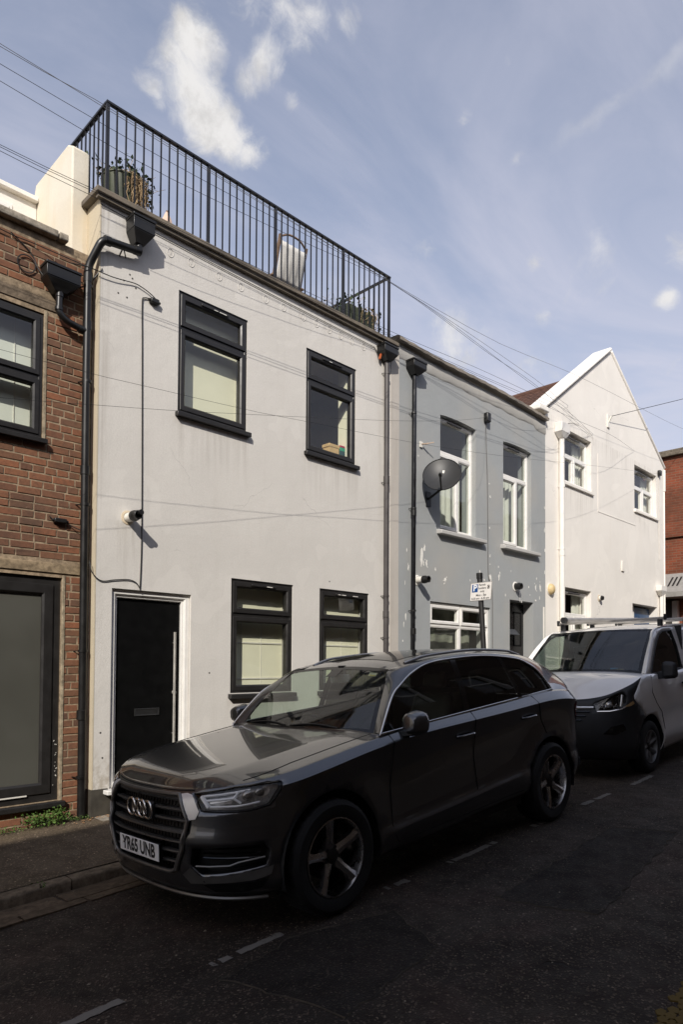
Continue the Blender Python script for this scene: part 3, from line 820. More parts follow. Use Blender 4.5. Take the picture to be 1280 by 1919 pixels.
# front door
a, b, c, d = DOOR
m = MB(); ring(m, a+0.003, b-0.003, c, d-0.003, 0.062, 0.035, 0.14, 0.014); ring(m, a+0.06, b-0.06, c+0.02, d-0.06, 0.030, 0.060, 0.14, 0.008)
dfr = m.build('door_frame', UPVC_W, pale, smooth=30)
m = MB(); m.box(a-0.07, b+0.05, -0.11, 0.05, c-0.045, c-0.002); m.build('threshold', UPVC_W, dfr, bevel=0.006)
m = MB(); m.box(a+0.085, b-0.085, 0.095, 0.14, c+0.04, d-0.085); dr = m.build('door', DOOR_BLACK, pale, bevel=0.004)
hx = b-0.185
m = MB(); m.tube([(hx, 0.035, c+0.40), (hx, 0.035, c+1.66)], 0.0145, 12); dh = m
for z in (c+0.52, c+1.54): dh.tube([(hx, 0.035, z), (hx+0.018, 0.096, z)], 0.008, 8)
dh.build('handle', STEEL, dr, smooth=40)
m = MB(); m.lathe([(0.0, 0.070), (0.022, 0.072), (0.026, 0.085), (0.026, 0.096)], (hx+0.03, 0, c+0.98), 'y', 16); m.build('lock', STEEL, dr, smooth=40)
m = MB(); ring(m, 0.50, 0.80, 1.005, 1.085, 0.014, 0.083, 0.096, 0.006); m.box(0.512, 0.788, 0.088, 0.096, 1.017, 1.073)
m.build('letter_plate', plain('dark_letter_plate', (0.05,0.05,0.05), 0.35, metal=0.6, var=0.1), dr, smooth=30)
# ring guides along the eaves
RINGM = plain('painted_ring', (0.80,0.77,0.72), 0.7, var=0.05)
for x, z in ((.817,6.202),(1.089,6.206),(1.474,6.203),(1.796,6.202),(2.189,6.206),(2.481,6.212),(2.826,6.214),(3.070,6.216),(3.309,6.215),(3.533,6.213),(3.761,6.210),(4.007,6.212)):
    m = MB(); m.tube([(x+0.040*cos(t*pi/12), -0.002, z+0.048*sin(t*pi/12)) for t in range(24)], 0.0032, 6, closed=True)
    m.box(x-0.004, x+0.004, -0.004, -0.001, z-0.020, z+0.020)
    m.build('ring_guide', WALL_PALE, pale, smooth=50)
# holes and small marks left by old fixings
m = MB()
for x, z in ((.26,5.66),(.33,5.75),(.36,5.72),(.40,5.63),(.20,5.50),(.30,5.49),(.075,0.86),(.10,0.60),(1.40,1.47),(3.35,2.72)):
    m.lathe([(0.0, -0.002), (0.007, -0.002), (0.011, -0.0005)], (x, 0, z), 'y', 8)
m.build('fixing_holes', plain('dark_hole', (0.05,0.045,0.04), 0.9, var=0), pale)
# books on the window ledge
def boxthing(name, label, cat, x0, x1, y0, y1, z0, z1, mat, group=None):
    m = MB(); m.box(x0, x1, y0, y1, z0, z1); return tag(m.build(name, mat, bevel=0.003), label, cat, group)
CARD = plain('card', (0.62,0.42,0.20), 0.8, var=0.1); 
zb = 4.478
m = MB(); m.box(3.44, 3.63, 0.11, 0.25, zb, zb+0.20); m.box(3.43, 3.64, 0.105, 0.255, zb+0.17, zb+0.215)
tag(m.build('cardboard_box', CARD, bevel=0.003), 'brown cardboard box with pale lid on the upstairs window ledge', 'box')
z = zb
for k, (h, colr, nm) in enumerate((((0.045),(0.55,0.30,0.05),'orange'),((0.035),(0.45,0.52,0.55),'pale blue'),((0.07),(0.02,0.07,0.07),'dark green'),((0.05),(0.03,0.36,0.20),'bright green'),((0.03),(0.5,0.05,0.09),'red'))):
    boxthing('book', f'{nm} book, {["bottom","second from bottom","third from bottom","second from top","topmost"][k]} of the pile on the window ledge', 'book', 3.645+0.004*(k%2), 3.74, 0.10, 0.24, z+0.001, z+h, plain('book_'+nm.replace(' ','_'), colr, 0.6, var=0.05), 'books on the window ledge')
    z += h
m = MB(); m.hexa([(3.14,.10,zb),(3.42,.10,zb),(3.42,.24,zb),(3.14,.24,zb),(3.27,.12,zb+0.075),(3.40,.10,zb+0.06),(3.40,.22,zb+0.06),(3.27,.22,zb+0.075)])
tag(m.build('paper_parcel', plain('parcel_paper', (0.60,0.50,0.36), 0.9), bevel=0.004), 'crumpled brown paper parcel lying on the upstairs window ledge', 'parcel')

# ---- terrace railing
ral = thing('terrace_railing', 'black iron railing with upright bars around the roof terrace', 'railing', (2.3, -0.02, HT+0.058))
RX0, RX1, RY, RB, RT = 0.045, 4.55, -0.02, HT+0.06, 7.455
def flat(a, b, w, h): return MB().bar(a, b, w, h)
flat((RX0-0.02, RY, RT), (RX1+0.02, RY, RT), 0.045, 0.022).build('top_rail', IRON, ral)
for x, ye in ((RX0, 1.15), (RX1, 2.4)):
    flat((x, RY+0.023, RT), (x, ye, RT), 0.045, 0.022).build('top_rail', IRON, ral)
posts = [RX0, 1.30, 2.32, 3.56, RX1]
for x in posts: flat((x, RY, RB), (x, RY, RT-0.011), 0.032, 0.032).build('post', IRON, ral)
pst = None
for i in range(4):
    n = int(round((posts[i+1]-posts[i])/0.1045))
    for k in range(1, n):
        x = lerp(posts[i], posts[i+1], k/n)
        if pst is None:
            pst = MB(); pst.v = []; pst.bar((0,0,RB), (0,0,RT-0.011), 0.0145, 0.0145); pst = pst.build('baluster', IRON, ral, local=True)
            pst.location = Vector((x, RY, 0))-BASE[ral.name]
        else:
            copy_part(pst, ral, Vector((x, RY, 0))-BASE[ral.name])
for x, ye in ((RX0, 1.15), (RX1, 2.4)):
    y = RY+0.105
    while y < ye:
        copy_part(pst, ral, Vector((x, y, 0))-BASE[ral.name]); y += 0.1045
for x, y in ((RX1, 1.25), (RX1, 2.4)): flat((x, y, RB), (x, y, RT-0.011), 0.032, 0.032).build('post', IRON, ral)

# ---- brick house on the left
BY = 0.13
brk = thing('brick_house', 'red brown brick house with dark grey windows beside the black drainpipe', 'house', (-2.5, BY, 0))
MORTAR = stone_mat('mortar', (0.36,0.275,0.185))
BRICK = brick_mat('red_brick', [(0.0,(0.185,0.098,0.060)),(0.3,(0.255,0.116,0.065)),(0.55,(0.175,0.098,0.064)),(0.8,(0.285,0.120,0.065)),(1.0,(0.12,0.072,0.052))], 0.55)
SHOPW = (-2.6, -0.292, 0.205, 2.435); BWIN = (-2.10, -0.515, 3.80, 5.055)
BT = 5.84
m = MB(); wall(m, -5.0, -0.02, -0.5, BT, BY, BY+0.25, [SHOPW, BWIN]); m.build('wall', MORTAR, brk)
m = MB(); shell(m, -5.0, -0.02, -0.5, 5.6, BY+0.251, 7.0, (0.2, 3.3, 5.599)); m.build('inner_walls', ROOM_DARK, brk)
# the bricks: those in view one by one, the rest of the front joined
def course_run(x0, x1, z, k, rn):
    """one course between x0 and x1 (garden-wall mix of stretchers and headers)"""
    x = x0-rn.uniform(0, 0.16); hdr = (k % 2 == 0); out = []
    while x < x1:
        L = 0.105 if (hdr and rn.random() < 0.62) or rn.random() < 0.12 else 0.216
        a, b = max(x, x0), min(x+L, x1)
        if b-a > 0.03: out.append((a, b))
        x += L+0.0145
    return out
rn = random.Random(21); CH = 0.0765
proto = {}
rest = MB()
def brick(x0, x1, z0, z1):
    w, h = x1-x0, z1-z0; key = (round(w/0.012), round(h/0.01), rn.randint(0, 2))
    inview = x0 > -1.06
    pr = rn.uniform(0.003, 0.009)
    if not inview:
        rest.box(x0, x1, BY-pr, BY+0.02, z0, z1); return
    if key not in proto:
        mm = MB(); q = [rn.uniform(-0.0022, 0.0022) for _ in range(8)]; e = 0.003
        W, H_ = w/2, h/2
        fr = [(-W+e+q[0], 0, -H_+e+q[1]), (W-e+q[2], 0, -H_+e+q[3]), (W-e+q[4], 0, H_-e+q[5]), (-W+e+q[6], 0, H_-e+q[7])]
        mid = [(-W+q[0], 0.003, -H_+q[1]), (W+q[2], 0.003, -H_+q[3]), (W+q[4], 0.003, H_+q[5]), (-W+q[6], 0.003, H_+q[7])]
        bk = [(x, 0.05, z) for (x, _, z) in mid]
        mm.v = fr+mid+bk
        mm.f = [(0,1,2,3)]+[(4+i, 4+(i+1) % 4, (i+1) % 4, i) for i in range(4)]+[(8+i, 8+(i+1) % 4, 4+(i+1) % 4, 4+i) for i in range(4)]; mm.m = [0]*9
        o = mm.build('brick', BRICK, brk, local=True)
        proto[key] = o
    else:
        o = copy_part(proto[key], brk)
    o.location = Vector(((x0+x1)/2, BY-pr, (z0+z1)/2))-BASE[brk.name]
    o.rotation_euler = (0, rn.uniform(-0.008, 0.008), 0)
k = 0; z = -0.06
while z+CH < BT-0.03:
    z0, z1 = z, z+CH-0.0155
    spans = [(-5.0, -0.035)]
    for (a, b, c, d) in (SHOPW, BWIN, (-2.8, -0.10, 2.47, 2.575), (-2.4, -0.38, 5.10, 5.215)):   # openings and lintels
        if z1 > c-0.005 and z0 < d+0.005:
            ns = []
            for (p, q) in spans:
                if q <= a or p >= b: ns.append((p, q)); continue
                if p < a: ns.append((p, a-0.006))
                if q > b: ns.append((b+0.006, q))
            spans = ns
    for (p, q) in spans:
        for (a, b) in course_run(p, q, z, k, rn):
            zz = rn.uniform(-0.0015, 0.0015); brick(a, b, z0+zz, z1+zz)
    z += CH; k += 1
tag(rest.build('bricks_out_of_view', BRICK, brk), kind='stuff')
m = MB(); m.box(-2.8, -0.10, BY-0.014, BY+0.03, 2.475, 2.572); m.build('lintel', stone_mat('sooty_lintel', (0.33,0.25,0.16)), brk, bevel=0.006)
m = MB(); m.box(-2.4, -0.38, BY-0.010, BY+0.03, 5.105, 5.212); m.build('lintel', stone_mat('cement_lintel', (0.20,0.155,0.11)), brk, bevel=0.006)
JAMB = stone_mat('cement_patch', (0.40,0.33,0.23))
m = MB(); m.box(-0.514, -0.485, BY-0.012, BY+0.05, 3.78, 5.09); m.build('cement_jamb', JAMB, brk, bevel=0.004)
m = MB(); m.box(-0.291, -0.262, BY-0.012, BY+0.05, 0.2, 2.46); m.build('cement_jamb', JAMB, brk, bevel=0.004)
m = MB()
x = -5.05
while x < -0.32:
    L = 0.93; b_ = min(x+L-0.012, -0.31); m.box(x, b_, BY-0.075, BY+0.33, BT, BT+0.075+random.uniform(-.006,.006)); x += L
m.build('coping', COPING_C, brk, bevel=0.012)
w = window(brk, BWIN[0], BWIN[1], BWIN[2], BWIN[3]-0.012, BY+0.010, UPVC_D, [(0,.5,0,.485,True), (0,.5,.485,1,True), (.5,1,0,.485,True), (.5,1,.485,1,True)], CLEAR, 0.045, 0.060, sill=(0.085, 0.05, 0.03))
hangings(w, BWIN[0]+0.03, BWIN[1]-0.03, BWIN[2]+0.03, BWIN[3]-0.03, BY+0.20, BLIND_W)
m = MB()
for x in (-0.72, -1.36): m.box(x-0.004, x+0.004, BY+0.193, BY+0.199, BWIN[2]+.03, BWIN[3]-.03)
m.build('blind_rods', PLASTIC_W, w)
# shop window with frosted glass
a, b, c, d = SHOPW
m = MB(); ring(m, a, b, c, d, 0.088, BY+0.03, BY+0.12, 0.012); m.box((a+b)/2-0.04, (a+b)/2+0.04, BY+0.032, BY+0.118, c, d)
sh = m.build('shop_window', UPVC_D, brk, smooth=30)
for (p, q) in ((a+0.080, (a+b)/2-0.035), ((a+b)/2+0.035, b-0.080)):
    m = MB(); ring(m, p, q, c+0.08, d-0.075, 0.105, BY+0.012, BY+0.10, 0.018); m.build('sash', UPVC_D, sh, smooth=30)
    m = MB(); m.box(p+0.100, q-0.100, BY+0.05, BY+0.062, c+0.18, d-0.175); m.build('frosted_pane', FROST, sh)
m = MB(); m.box(a-0.03, b+0.05, BY-0.06, BY+0.06, c-0.062, c-0.004); m.build('sill', UPVC_D, sh, bevel=0.01)
m = MB(); m.box(-1.7, -0.60, BY+0.0075, BY+0.011, c+0.070, c+0.083); m.build('edge_trim', PLASTIC_W, sh)
rn = random.Random(2); m = MB()
for i in range(16):
    x, z = rn.uniform(-1.0, -0.31), rn.uniform(c+0.01, c+0.62); x = x if z < c+0.05 else -0.33+rn.uniform(-0.02, 0.015)
    s = rn.uniform(0.003, 0.006); m.lathe([(0, BY+0.0080), (s, BY+0.0085)], (x, 0, z), 'y', 6)
m.build('paint_spots', PLASTIC_W, sh)
# rooftop dormer of the brick house
dm = MB(); dm.box(-4.0, -0.187, 1.25, 4.0, 5.6, 6.86); dm.box(-4.06, -0.187, 1.19, 4.0, 6.86, 6.92)
dmo = dm.build('dormer', WALL_WHITE, brk, bevel=0.01)
window(brk, -1.6, -0.46, 6.10, 6.72, 1.235, UPVC_W, [(0,1,0,1,True)], CLEAR)
# ---- unseen house added past the left edge to bounce light onto the car front
nb = thing('added_house', 'unseen cream rendered house added left of the brick house to bounce light', 'house', (-9.5, 0, -0.5))
NW = [(-13.2,-12.1,1.0,2.5),(-10.6,-9.5,1.0,2.5),(-8.0,-6.9,0.9,2.4),(-13.2,-12.1,4.0,5.4),(-10.6,-9.5,4.0,5.4),(-8.0,-6.9,4.0,5.4)]
m = MB(); wall(m, -15.0, -5.01, -1.2, 6.6, 0.10, 0.35, NW); m.build('wall', WALL_WHITE, nb)
m = MB(); shell(m, -15.0, -5.01, -1.2, 6.3, 0.351, 7.0, (0.0, 3.2, 6.299)); m.build('inner_walls', ROOM_DARK, nb)
for (a, b, c, d) in NW: window(nb, a, b, c, d, 0.16, UPVC_W, [(0,1,0,.5,True), (0,1,.5,1,True)], CLEAR, sill=(0.07, 0.05, 0.03))
# ---- white party wall between the two roofs
pw = MB()
P = [(0.30, 5.55), (0.30, 7.045), (0.42, 7.12), (1.30, 7.12), (1.42, 6.85), (2.6, 6.80), (2.6, 5.55)]
pw.poly([(-0.185, y, z) for (y, z) in P], (0.19, 0, 0))
tag(pw.build('party_wall', WALL_OLD, bevel=0.018), 'stained white party wall rising between brick house roof and terrace railing', 'wall')

# ---- grey rendered house
gy = thing('grey_house', 'grey rendered house with flaking paint, white windows and a black door', 'house', (7.0, 0, 0.3))
GW = [(5.885,6.93,3.80,5.765), (7.83,8.86,3.80,5.785)]; GL = (5.63,7.40,1.45,2.612); GD = (8.06,8.94,0.55,2.812)
m = MB(); wall(m, HX1+0.001, 9.42, -0.3, 6.53, 0.004, 0.30, GW+[GL, GD]); m.build('wall', WALL_GREY, gy)
m = MB(); shell(m, HX1+0.001, 9.42, -0.3, 6.3, 0.301, 7.0, (0.5, 3.4, 6.299)); m.build('inner_walls', ROOM, gy)
m = MB(); m.box(HX1-0.04, HX1+0.155, -0.008, 0.003, 0.1, 6.40); m.build('pale_joint', render_mat('joint_render', (0.55,0.51,0.46), (0.42,0.38,0.33), 0.8, 0.6), gy)
# lead coping and the ragged cornice band below it
rn = random.Random(4); m = MB(); n = 40
cz = lambda x: 6.545+0.012*sin(x*1.9)+0.05*max(0, (x-8.6))*-1*0.6
m.grid(lambda u, v: (lerp(4.72, 9.40, u), (-0.10, -0.10, -0.04, 0.34)[v], cz(lerp(4.72, 9.4, u))+(0.0, 0.05, 0.075, 0.10)[v]+0.006*sin(u*90+v)), [i/n for i in range(n+1)], [0,1,2,3])
m.grid(lambda u, v: (lerp(4.72, 9.40, u), (-0.10, 0.0)[v], cz(lerp(4.72, 9.4, u))-0.001), [i/n for i in range(n+1)], [0,1])
m.build('coping', plain('lead_coping', (0.22,0.19,0.155), 0.65, var=0.35, scale=3, bump=0.3), gy, smooth=40)
m = MB()
m.grid(lambda u, v: (lerp(4.80, 9.415, u), (0.002, -0.016, -0.016, 0.002)[v]+0.002*sin(u*60), (6.50, 6.48, 6.335, 6.31)[v]+0.010*sin(u*23)+0.006*sin(u*71)-0.06*u*(u > .9)), [i/60 for i in range(61)], [0,1,2,3])
m.build('cornice', render_mat('cornice_render', (0.50,0.485,0.45), (0.40,0.37,0.32), 0.8, 0.6, peel=(0.74,0.70,0.62)), gy, smooth=40)
SILLM = render_mat('sill_render', (0.50,0.49,0.47), (0.40,0.38,0.34), 0.6, 0.5)
for i, (a, b, c, d) in enumerate(GW):
    w = window(gy, a+0.002, b-0.002, c+0.02, d-0.045, 0.085, UPVC_W, [(0,.60,0,.70,True), (.60,1,0,.70,False), (0,1,.70,1,False)], CLEAR_G, 0.05, 0.06,
               vent=(a+0.28, b-0.35, d-0.088), vent_mat=UPVC_D)
    hangings(w, a+0.05, b-0.05, c+0.05, d-0.62, 0.32, CURTAIN, 'curtain', 7, 0.02)
    m = MB(); n = 8                                            # shallow arch over the window
    m.grid(lambda u, v: (lerp(a, b, u), (0.0035, 0.30)[v], d-0.045+0.028*sin(u*pi)**0.7+0.0), [k/n for k in range(n+1)], [0,1])
    for k in range(n):
        u0, u1 = k/n, (k+1)/n
        z0, z1 = d-0.045+0.028*sin(u0*pi)**0.7, d-0.045+0.028*sin(u1*pi)**0.7
        m.add([(lerp(a,b,u0),0.0035,z0),(lerp(a,b,u1),0.0035,z1),(lerp(a,b,u1),0.0035,d+0.001),(lerp(a,b,u0),0.0035,d+0.001)], [(0,1,2,3)])
    m.build('arch', WALL_GREY, gy, fix=False)
    m = MB(); m.hexa([(a-0.09,-0.10,c-0.075),(b+0.21,-0.10,c-0.075),(b+0.21,0.08,c-0.07),(a-0.09,0.08,c-0.07),(a-0.09,-0.10,c-0.01),(b+0.21,-0.10,c-0.01),(b+0.21,0.08,c+0.018),(a-0.09,0.08,c+0.018)])
    m.build('sill', SILLM, gy, bevel=0.012)
a, b, c, d = GL
w = window(gy, a+0.002, b-0.002, c, d-0.012, 0.045, UPVC_W, [(0,.5,0,.70,False), (.5,1,0,.70,False), (0,.5,.70,1,True), (.5,1,.70,1,True)], CLEAR, 0.05, 0.055)
hangings(w, a+0.05, b-0.05, c+0.05, d-0.05, 0.42, plain('net_curtain', (0.20,0.21,0.17), 0.95, var=0.45, scale=2.5), 'net_curtain', 5, 0.012)
a, b, c, d = GD
m = MB(); m.box(a+0.01, b-0.01, 0.22, 0.30, c, d-0.03)
dr = m.build('door', plain('black_gloss_door', (0.010,0.009,0.009), 0.25, var=0.1), gy)
m = MB()
for (p, q, r0, r1) in ((a+0.10, a+0.38, 1.95, 2.62), (b-0.38, b-0.10, 1.95, 2.62), (a+0.10, a+0.38, 0.70, 1.55), (b-0.38, b-0.10, 0.70, 1.55)): ring(m, p, q, r0, r1, 0.03, 0.205, 0.22, 0.015)
m.build('door_panels', DOOR_BLACK, dr, smooth=30)
m = MB(); m.hexa([(a+.04,.02,2.16),(a+.40,.02,2.16),(a+.40,.21,2.16),(a+.04,.21,2.16),(a+.10,.10,2.27),(a+.36,.10,2.27),(a+.36,.21,2.27),(a+.10,.21,2.27)])
m.build('letter_box', plain('black_letter_box', (0.03,0.03,0.03), 0.35), dr, bevel=0.005)
lettering('63', 0.17, (a+0.26, 0.212, 2.46), (1,0,0), (0,0,1), plain('number_metal', (0.22,0.20,0.17), 0.4, metal=0.5), dr, 'door_number', bold=0.004)
m = MB(); m.box(a-0.05, b+0.05, -0.25, 0.3, 0.2, c); m.build('step', CONCRETE, gy, bevel=0.01)
m = MB(); m.box(9.325, 9.35, -0.02, 0.003, 2.0, 2.75); m.build('edge_strip', PLASTIC_W, gy)
# flakes where the paint has come away
FLAKE = plain('bare_white_patch', (0.80,0.78,0.73), 0.9, var=0.06, scale=25)
def flake(cx, cz, w, h, seed):
    w *= 0.78; h *= 0.78
    rn = random.Random(seed); k = 11; pts = []
    for i in range(k):
        t = 2*pi*i/k; rr = rn.uniform(0.45, 1.1); pts.append((cx+cos(t)*w/2*rr, -0.0012-0.0004*(seed % 5), cz+sin(t)*h/2*rr))
    m = MB(); m.add(pts, [tuple(range(k))]); m.build('bare_patch', FLAKE, gy)
spots = [(5.40,3.30,.13,.42),(5.52,3.20,.08,.16),(5.47,3.45,.06,.20),(5.75,3.14,.05,.09),(6.02,2.99,.09,.14),(5.02,3.36,.04,.10),(5.06,3.10,.05,.18),(4.98,2.85,.03,.1),(4.95,2.2,.04,.14),(5.0,2.33,.05,.2),
         (7.35,4.85,.05,.06),(7.38,4.62,.07,.09),(7.36,4.05,.05,.07),(7.38,3.55,.05,.10),(7.38,3.40,.04,.05),(7.20,3.10,.05,.07),(7.39,3.13,.11,.30),(7.35,3.0,.08,.12),(7.40,2.86,.05,.07),(7.05,3.23,.05,.09),(7.68,3.18,.07,.2),(7.66,3.38,.05,.06),(7.9,2.88,.05,.08),
         (8.42,2.93,.13,.26),(8.35,3.02,.1,.14),(8.75,3.10,.06,.08),(8.80,2.95,.05,.05),(9.02,3.12,.08,.18),(9.05,3.30,.05,.10),(9.20,3.12,.08,.22),(9.17,2.92,.06,.10),(9.02,2.86,.1,.08),(9.38,4.3,.05,.16),(9.39,3.9,.06,.1),(9.38,4.75,.05,.10),(9.38,3.45,.05,.14),(7.05,2.90,.04,.05),(8.1,3.35,.03,.05),(6.75,3.05,.04,.07),(5.3,4.9,.03,.05),(5.2,2.6,.03,.07),(4.93,1.95,.05,.05)]
for k, s in enumerate(spots):
    flake(*s, 100+k)
    if s[2]*s[3] > 0.012:
        rn = random.Random(k)
        for j in range(4): flake(s[0]+rn.uniform(-.6,.6)*s[2], s[1]+rn.uniform(-.6,.6)*s[3], s[2]*.4, s[3]*.3, 300+k*5+j)

# ---- white gabled house
wg = thing('gabled_house', 'tall white house with a pointed gable and white windows', 'house', (12.7, 0, 0.5))
VW = [(10.15,11.52,5.43,6.60), (13.95,15.42,5.46,6.62)]; VL = (10.15,11.50,1.9,3.235); VD = (13.80,15.42,0.9,3.135)
m = MB(); wall(m, 9.421, 15.95, -0.2, 6.70, 0.002, 0.30, VW+[VL, VD])
m.poly([(9.421,0.002,6.70),(15.95,0.002,6.70),(15.95,0.002,6.95),(12.56,0.002,8.98),(9.421,0.002,6.76)], (0,0.298,0))
m.build('wall', WALL_WHITE, wg)
m = MB(); shell(m, 9.421, 15.95, -0.2, 6.5, 0.301, 8.0, (0.7, 4.3, 6.499)); m.build('inner_walls', ROOM_DARK, wg)
m = MB()
def slab(p, q, th, y0, y1):
    d = Vector((q[0]-p[0], 0, q[1]-p[1])).normalized(); nrm = Vector((-d.z, 0, d.x))*th
    m.poly([(p[0],y0,p[1]),(q[0],y0,q[1]),(q[0]+nrm.x,y0,q[1]+nrm.z),(p[0]+nrm.x,y0,p[1]+nrm.z)], (0, y1-y0, 0))
slab((9.30,6.72), (12.56,9.015), 0.09, -0.06, 0.42); slab((12.56,8.99), (16.0,6.90), 0.10, -0.03, 0.42)
m.build('gable_coping', WALL_WHITE, wg, bevel=0.04)
m = MB(); m.box(9.06, 9.46, -0.075, 0.40, 6.68, 6.80); m.build('kneeler', WALL_WHITE, wg, bevel=0.03)
m = MB(); m.box(15.95, 16.02, -0.03, 0.45, 6.3, 6.9); m.box(15.945, 15.985, -0.02, 0.45, 1, 6.3); m.build('corner_strip', WALL_WHITE, wg, bevel=0.02)
# tiled roof: rows of interlocking tiles either side of the ridge
TILE = brick_mat('brown_roof_tile', [(0,(0.10,0.055,0.042)),(0.5,(0.13,0.068,0.050)),(1,(0.085,0.050,0.042))], 0.3)
def roof_side(xe, ze, xr, zr_, name):
    m = MB(); rows = 22; y0, y1 = 0.42, 8.2
    for i in range(rows):
        xa, xb = lerp(xe, xr, i/rows), lerp(xe, xr, (i+1.08)/rows); za, zb_ = lerp(ze, zr_, i/rows)+0.035, lerp(ze, zr_, (i+1.08)/rows)+0.012
        ny = 130
        m.grid(lambda u, v: (lerp(xa, xb, u), v, lerp(za, zb_, u)+0.018*abs(sin((v-y0)*pi/0.165))), [0, 1], [lerp(y0, y1, k/ny) for k in range(ny+1)])
        m.grid(lambda u, v: (xa, v, za-0.03*(1-u)+0.018*u*abs(sin((v-y0)*pi/0.165))), [0, 1], [lerp(y0, y1, k/ny) for k in range(ny+1)])
    return tag(m.build(name, TILE, wg, smooth=35), kind='stuff')
roof_side(9.42, 6.42, 12.55, 8.57, 'roof_tiles'); roof_side(15.95, 6.45, 12.55, 8.57, 'roof_tiles')
m = MB(); m.tube([(12.55, 0.43, 8.58), (12.55, 8.2, 8.58)], 0.09, 10); m.build('ridge', TILE, wg, smooth=40)
m = MB(); m.poly([(9.421,8.0,-0.2),(15.95,8.0,-0.2),(15.95,8.0,6.4),(12.55,8.0,8.5),(9.421,8.0,6.4)], (0,0.2,0)); m.build('rear_wall', WALL_WHITE, wg)
for (a, b, c, d) in VW+[VL]:
    w = window(wg, a+0.02, b-0.02, c+0.03, d-0.06, 0.10, UPVC_W, [(0,.5,0,.60,True), (.5,1,0,.60,True), (0,1,.60,1,False)], CLEAR, 0.05, 0.06, vent=(a+0.42, b-0.42, d-0.10), vent_mat=UPVC_D)
    m = MB(); m.box(a-0.03, b+0.06, -0.045, 0.12, c-0.04, c+0.028); m.build('sill', WALL_WHITE, wg, bevel=0.01)
    hangings(w, a+0.10, a+0.45, c+0.05, d-0.1, 0.28, CURTAIN, 'curtain', 4, 0.02); hangings(w, b-0.40, b-0.06, c+0.05, d-0.1, 0.28, CURTAIN, 'curtain', 4, 0.02)
a, b, c, d = VD
m = MB(); m.box(a+0.52, b-0.02, 0.20, 0.26, c, d-0.05); m.build('door', plain('blue_door_paint', (0.012,0.06,0.16), 0.4, var=0.1), wg, bevel=0.005)
m = MB(); m.box(a+0.44, a+0.52, 0.17, 0.27, c, d-0.02); m.box(a+0.01, a+0.44, 0.21, 0.26, c, c+0.6); m.build('door_post', UPVC_W, wg)
pane(MB(), a+0.01, a+0.44, c+0.6, d-0.03, 0.23).build('side_pane', CLEAR, wg, fix=False)
m = MB(); m.box(11.85, 11.88, -0.008, 0.0, 5.10, 6.42); m.box(11.85, 14.0, -0.006, 0.0, 5.085, 5.10); m.build('cable_trunking', WALL_WHITE, wg)
m = MB(); m.box(13.12, 13.26, -0.03, 0.0, 3.86, 4.10); m.build('air_vent', WALL_WHITE, wg, bevel=0.006)

# ---- red brick building past the alley
rb = thing('red_brick_building', 'red brick building with a stone coping beyond the white gabled house', 'building', (20, 0.5, 0.9))
FB = Mat('far_red_brick', (0.3,0.1,0.06), 0.9, spec=0.15)
bt = FB.N('ShaderNodeTexBrick'); cv = FB.N('ShaderNodeNewGeometry'); sx = FB.N('ShaderNodeSeparateXYZ'); cb = FB.N('ShaderNodeCombineXYZ')
FB.L(cv.outputs['Position'], sx.inputs[0]); FB.L(FB.math('ADD', sx.outputs[0], sx.outputs[1]), cb.inputs[0]); FB.L(sx.outputs[2], cb.inputs[1]); FB.L(cb.outputs[0], bt.inputs['Vector'])
bt.inputs['Scale'].default_value = 4.4; bt.inputs['Brick Width'].default_value = 0.98; bt.inputs['Row Height'].default_value = 0.33; bt.inputs['Mortar Size'].default_value = 0.035
bt.inputs['Color1'].default_value = (0.30,0.085,0.045,1); bt.inputs['Color2'].default_value = (0.20,0.062,0.036,1); bt.inputs['Mortar'].default_value = (0.24,0.15,0.10,1)
FB.color(FB.mix(FB.rng(FB.noise(FB.world(), 1.1, 6, 0.65), 0.42, 0.7, 0.0, 0.65), bt.outputs['Color'], (0.10,0.05,0.032))); FB.bump(bt.outputs['Fac'], 0.6, -0.01)
FARBRICK = FB.m
m = MB(); m.box(18.0, 30, -0.3, 9, -0.2, 7.82); m.build('wall', FARBRICK, rb)
m = MB(); m.box(17.93, 18.0, -0.37, 9, 5.40, 5.58); m.build('string_course', FARBRICK, rb)
m = MB(); m.box(17.88, 30, -0.42, 9, 7.82, 7.93); m.box(17.93, 30, -0.37, 9, 7.93, 8.02); m.build('coping', stone_mat('dark_coping', (0.20,0.17,0.13)), rb, bevel=0.02)
cn = MB(); cn.poly([(18.0, -0.25, 4.32), (17.15, -0.25, 3.70), (17.15, -0.25, 3.56), (18.0, -0.25, 3.56)], (0, 1.0, 0))
co = cn.build('canopy', plain('grey_canopy_metal', (0.33,0.32,0.30), 0.45, var=0.1), rb)
m = MB()
for y in (0.14, 0.26, 0.38): m.poly([(17.80, y, 4.185), (17.40, y, 3.89), (17.40, y, 3.897), (17.80, y, 4.192)], (0, 0.05, 0))
m.build('canopy_slot', plain('dark_slot', (0.01,0.01,0.01), 0.6, var=0), co)
m = MB(); m.box(17.86, 17.999, 0.46, 0.95, 0.8, 3.54); m.build('doorway', ROOM_DARK, rb)
m = MB(); m.box(17.84, 17.998, 0.30, 0.45, 0.8, 3.5); m.build('door_post', UPVC_W, rb)

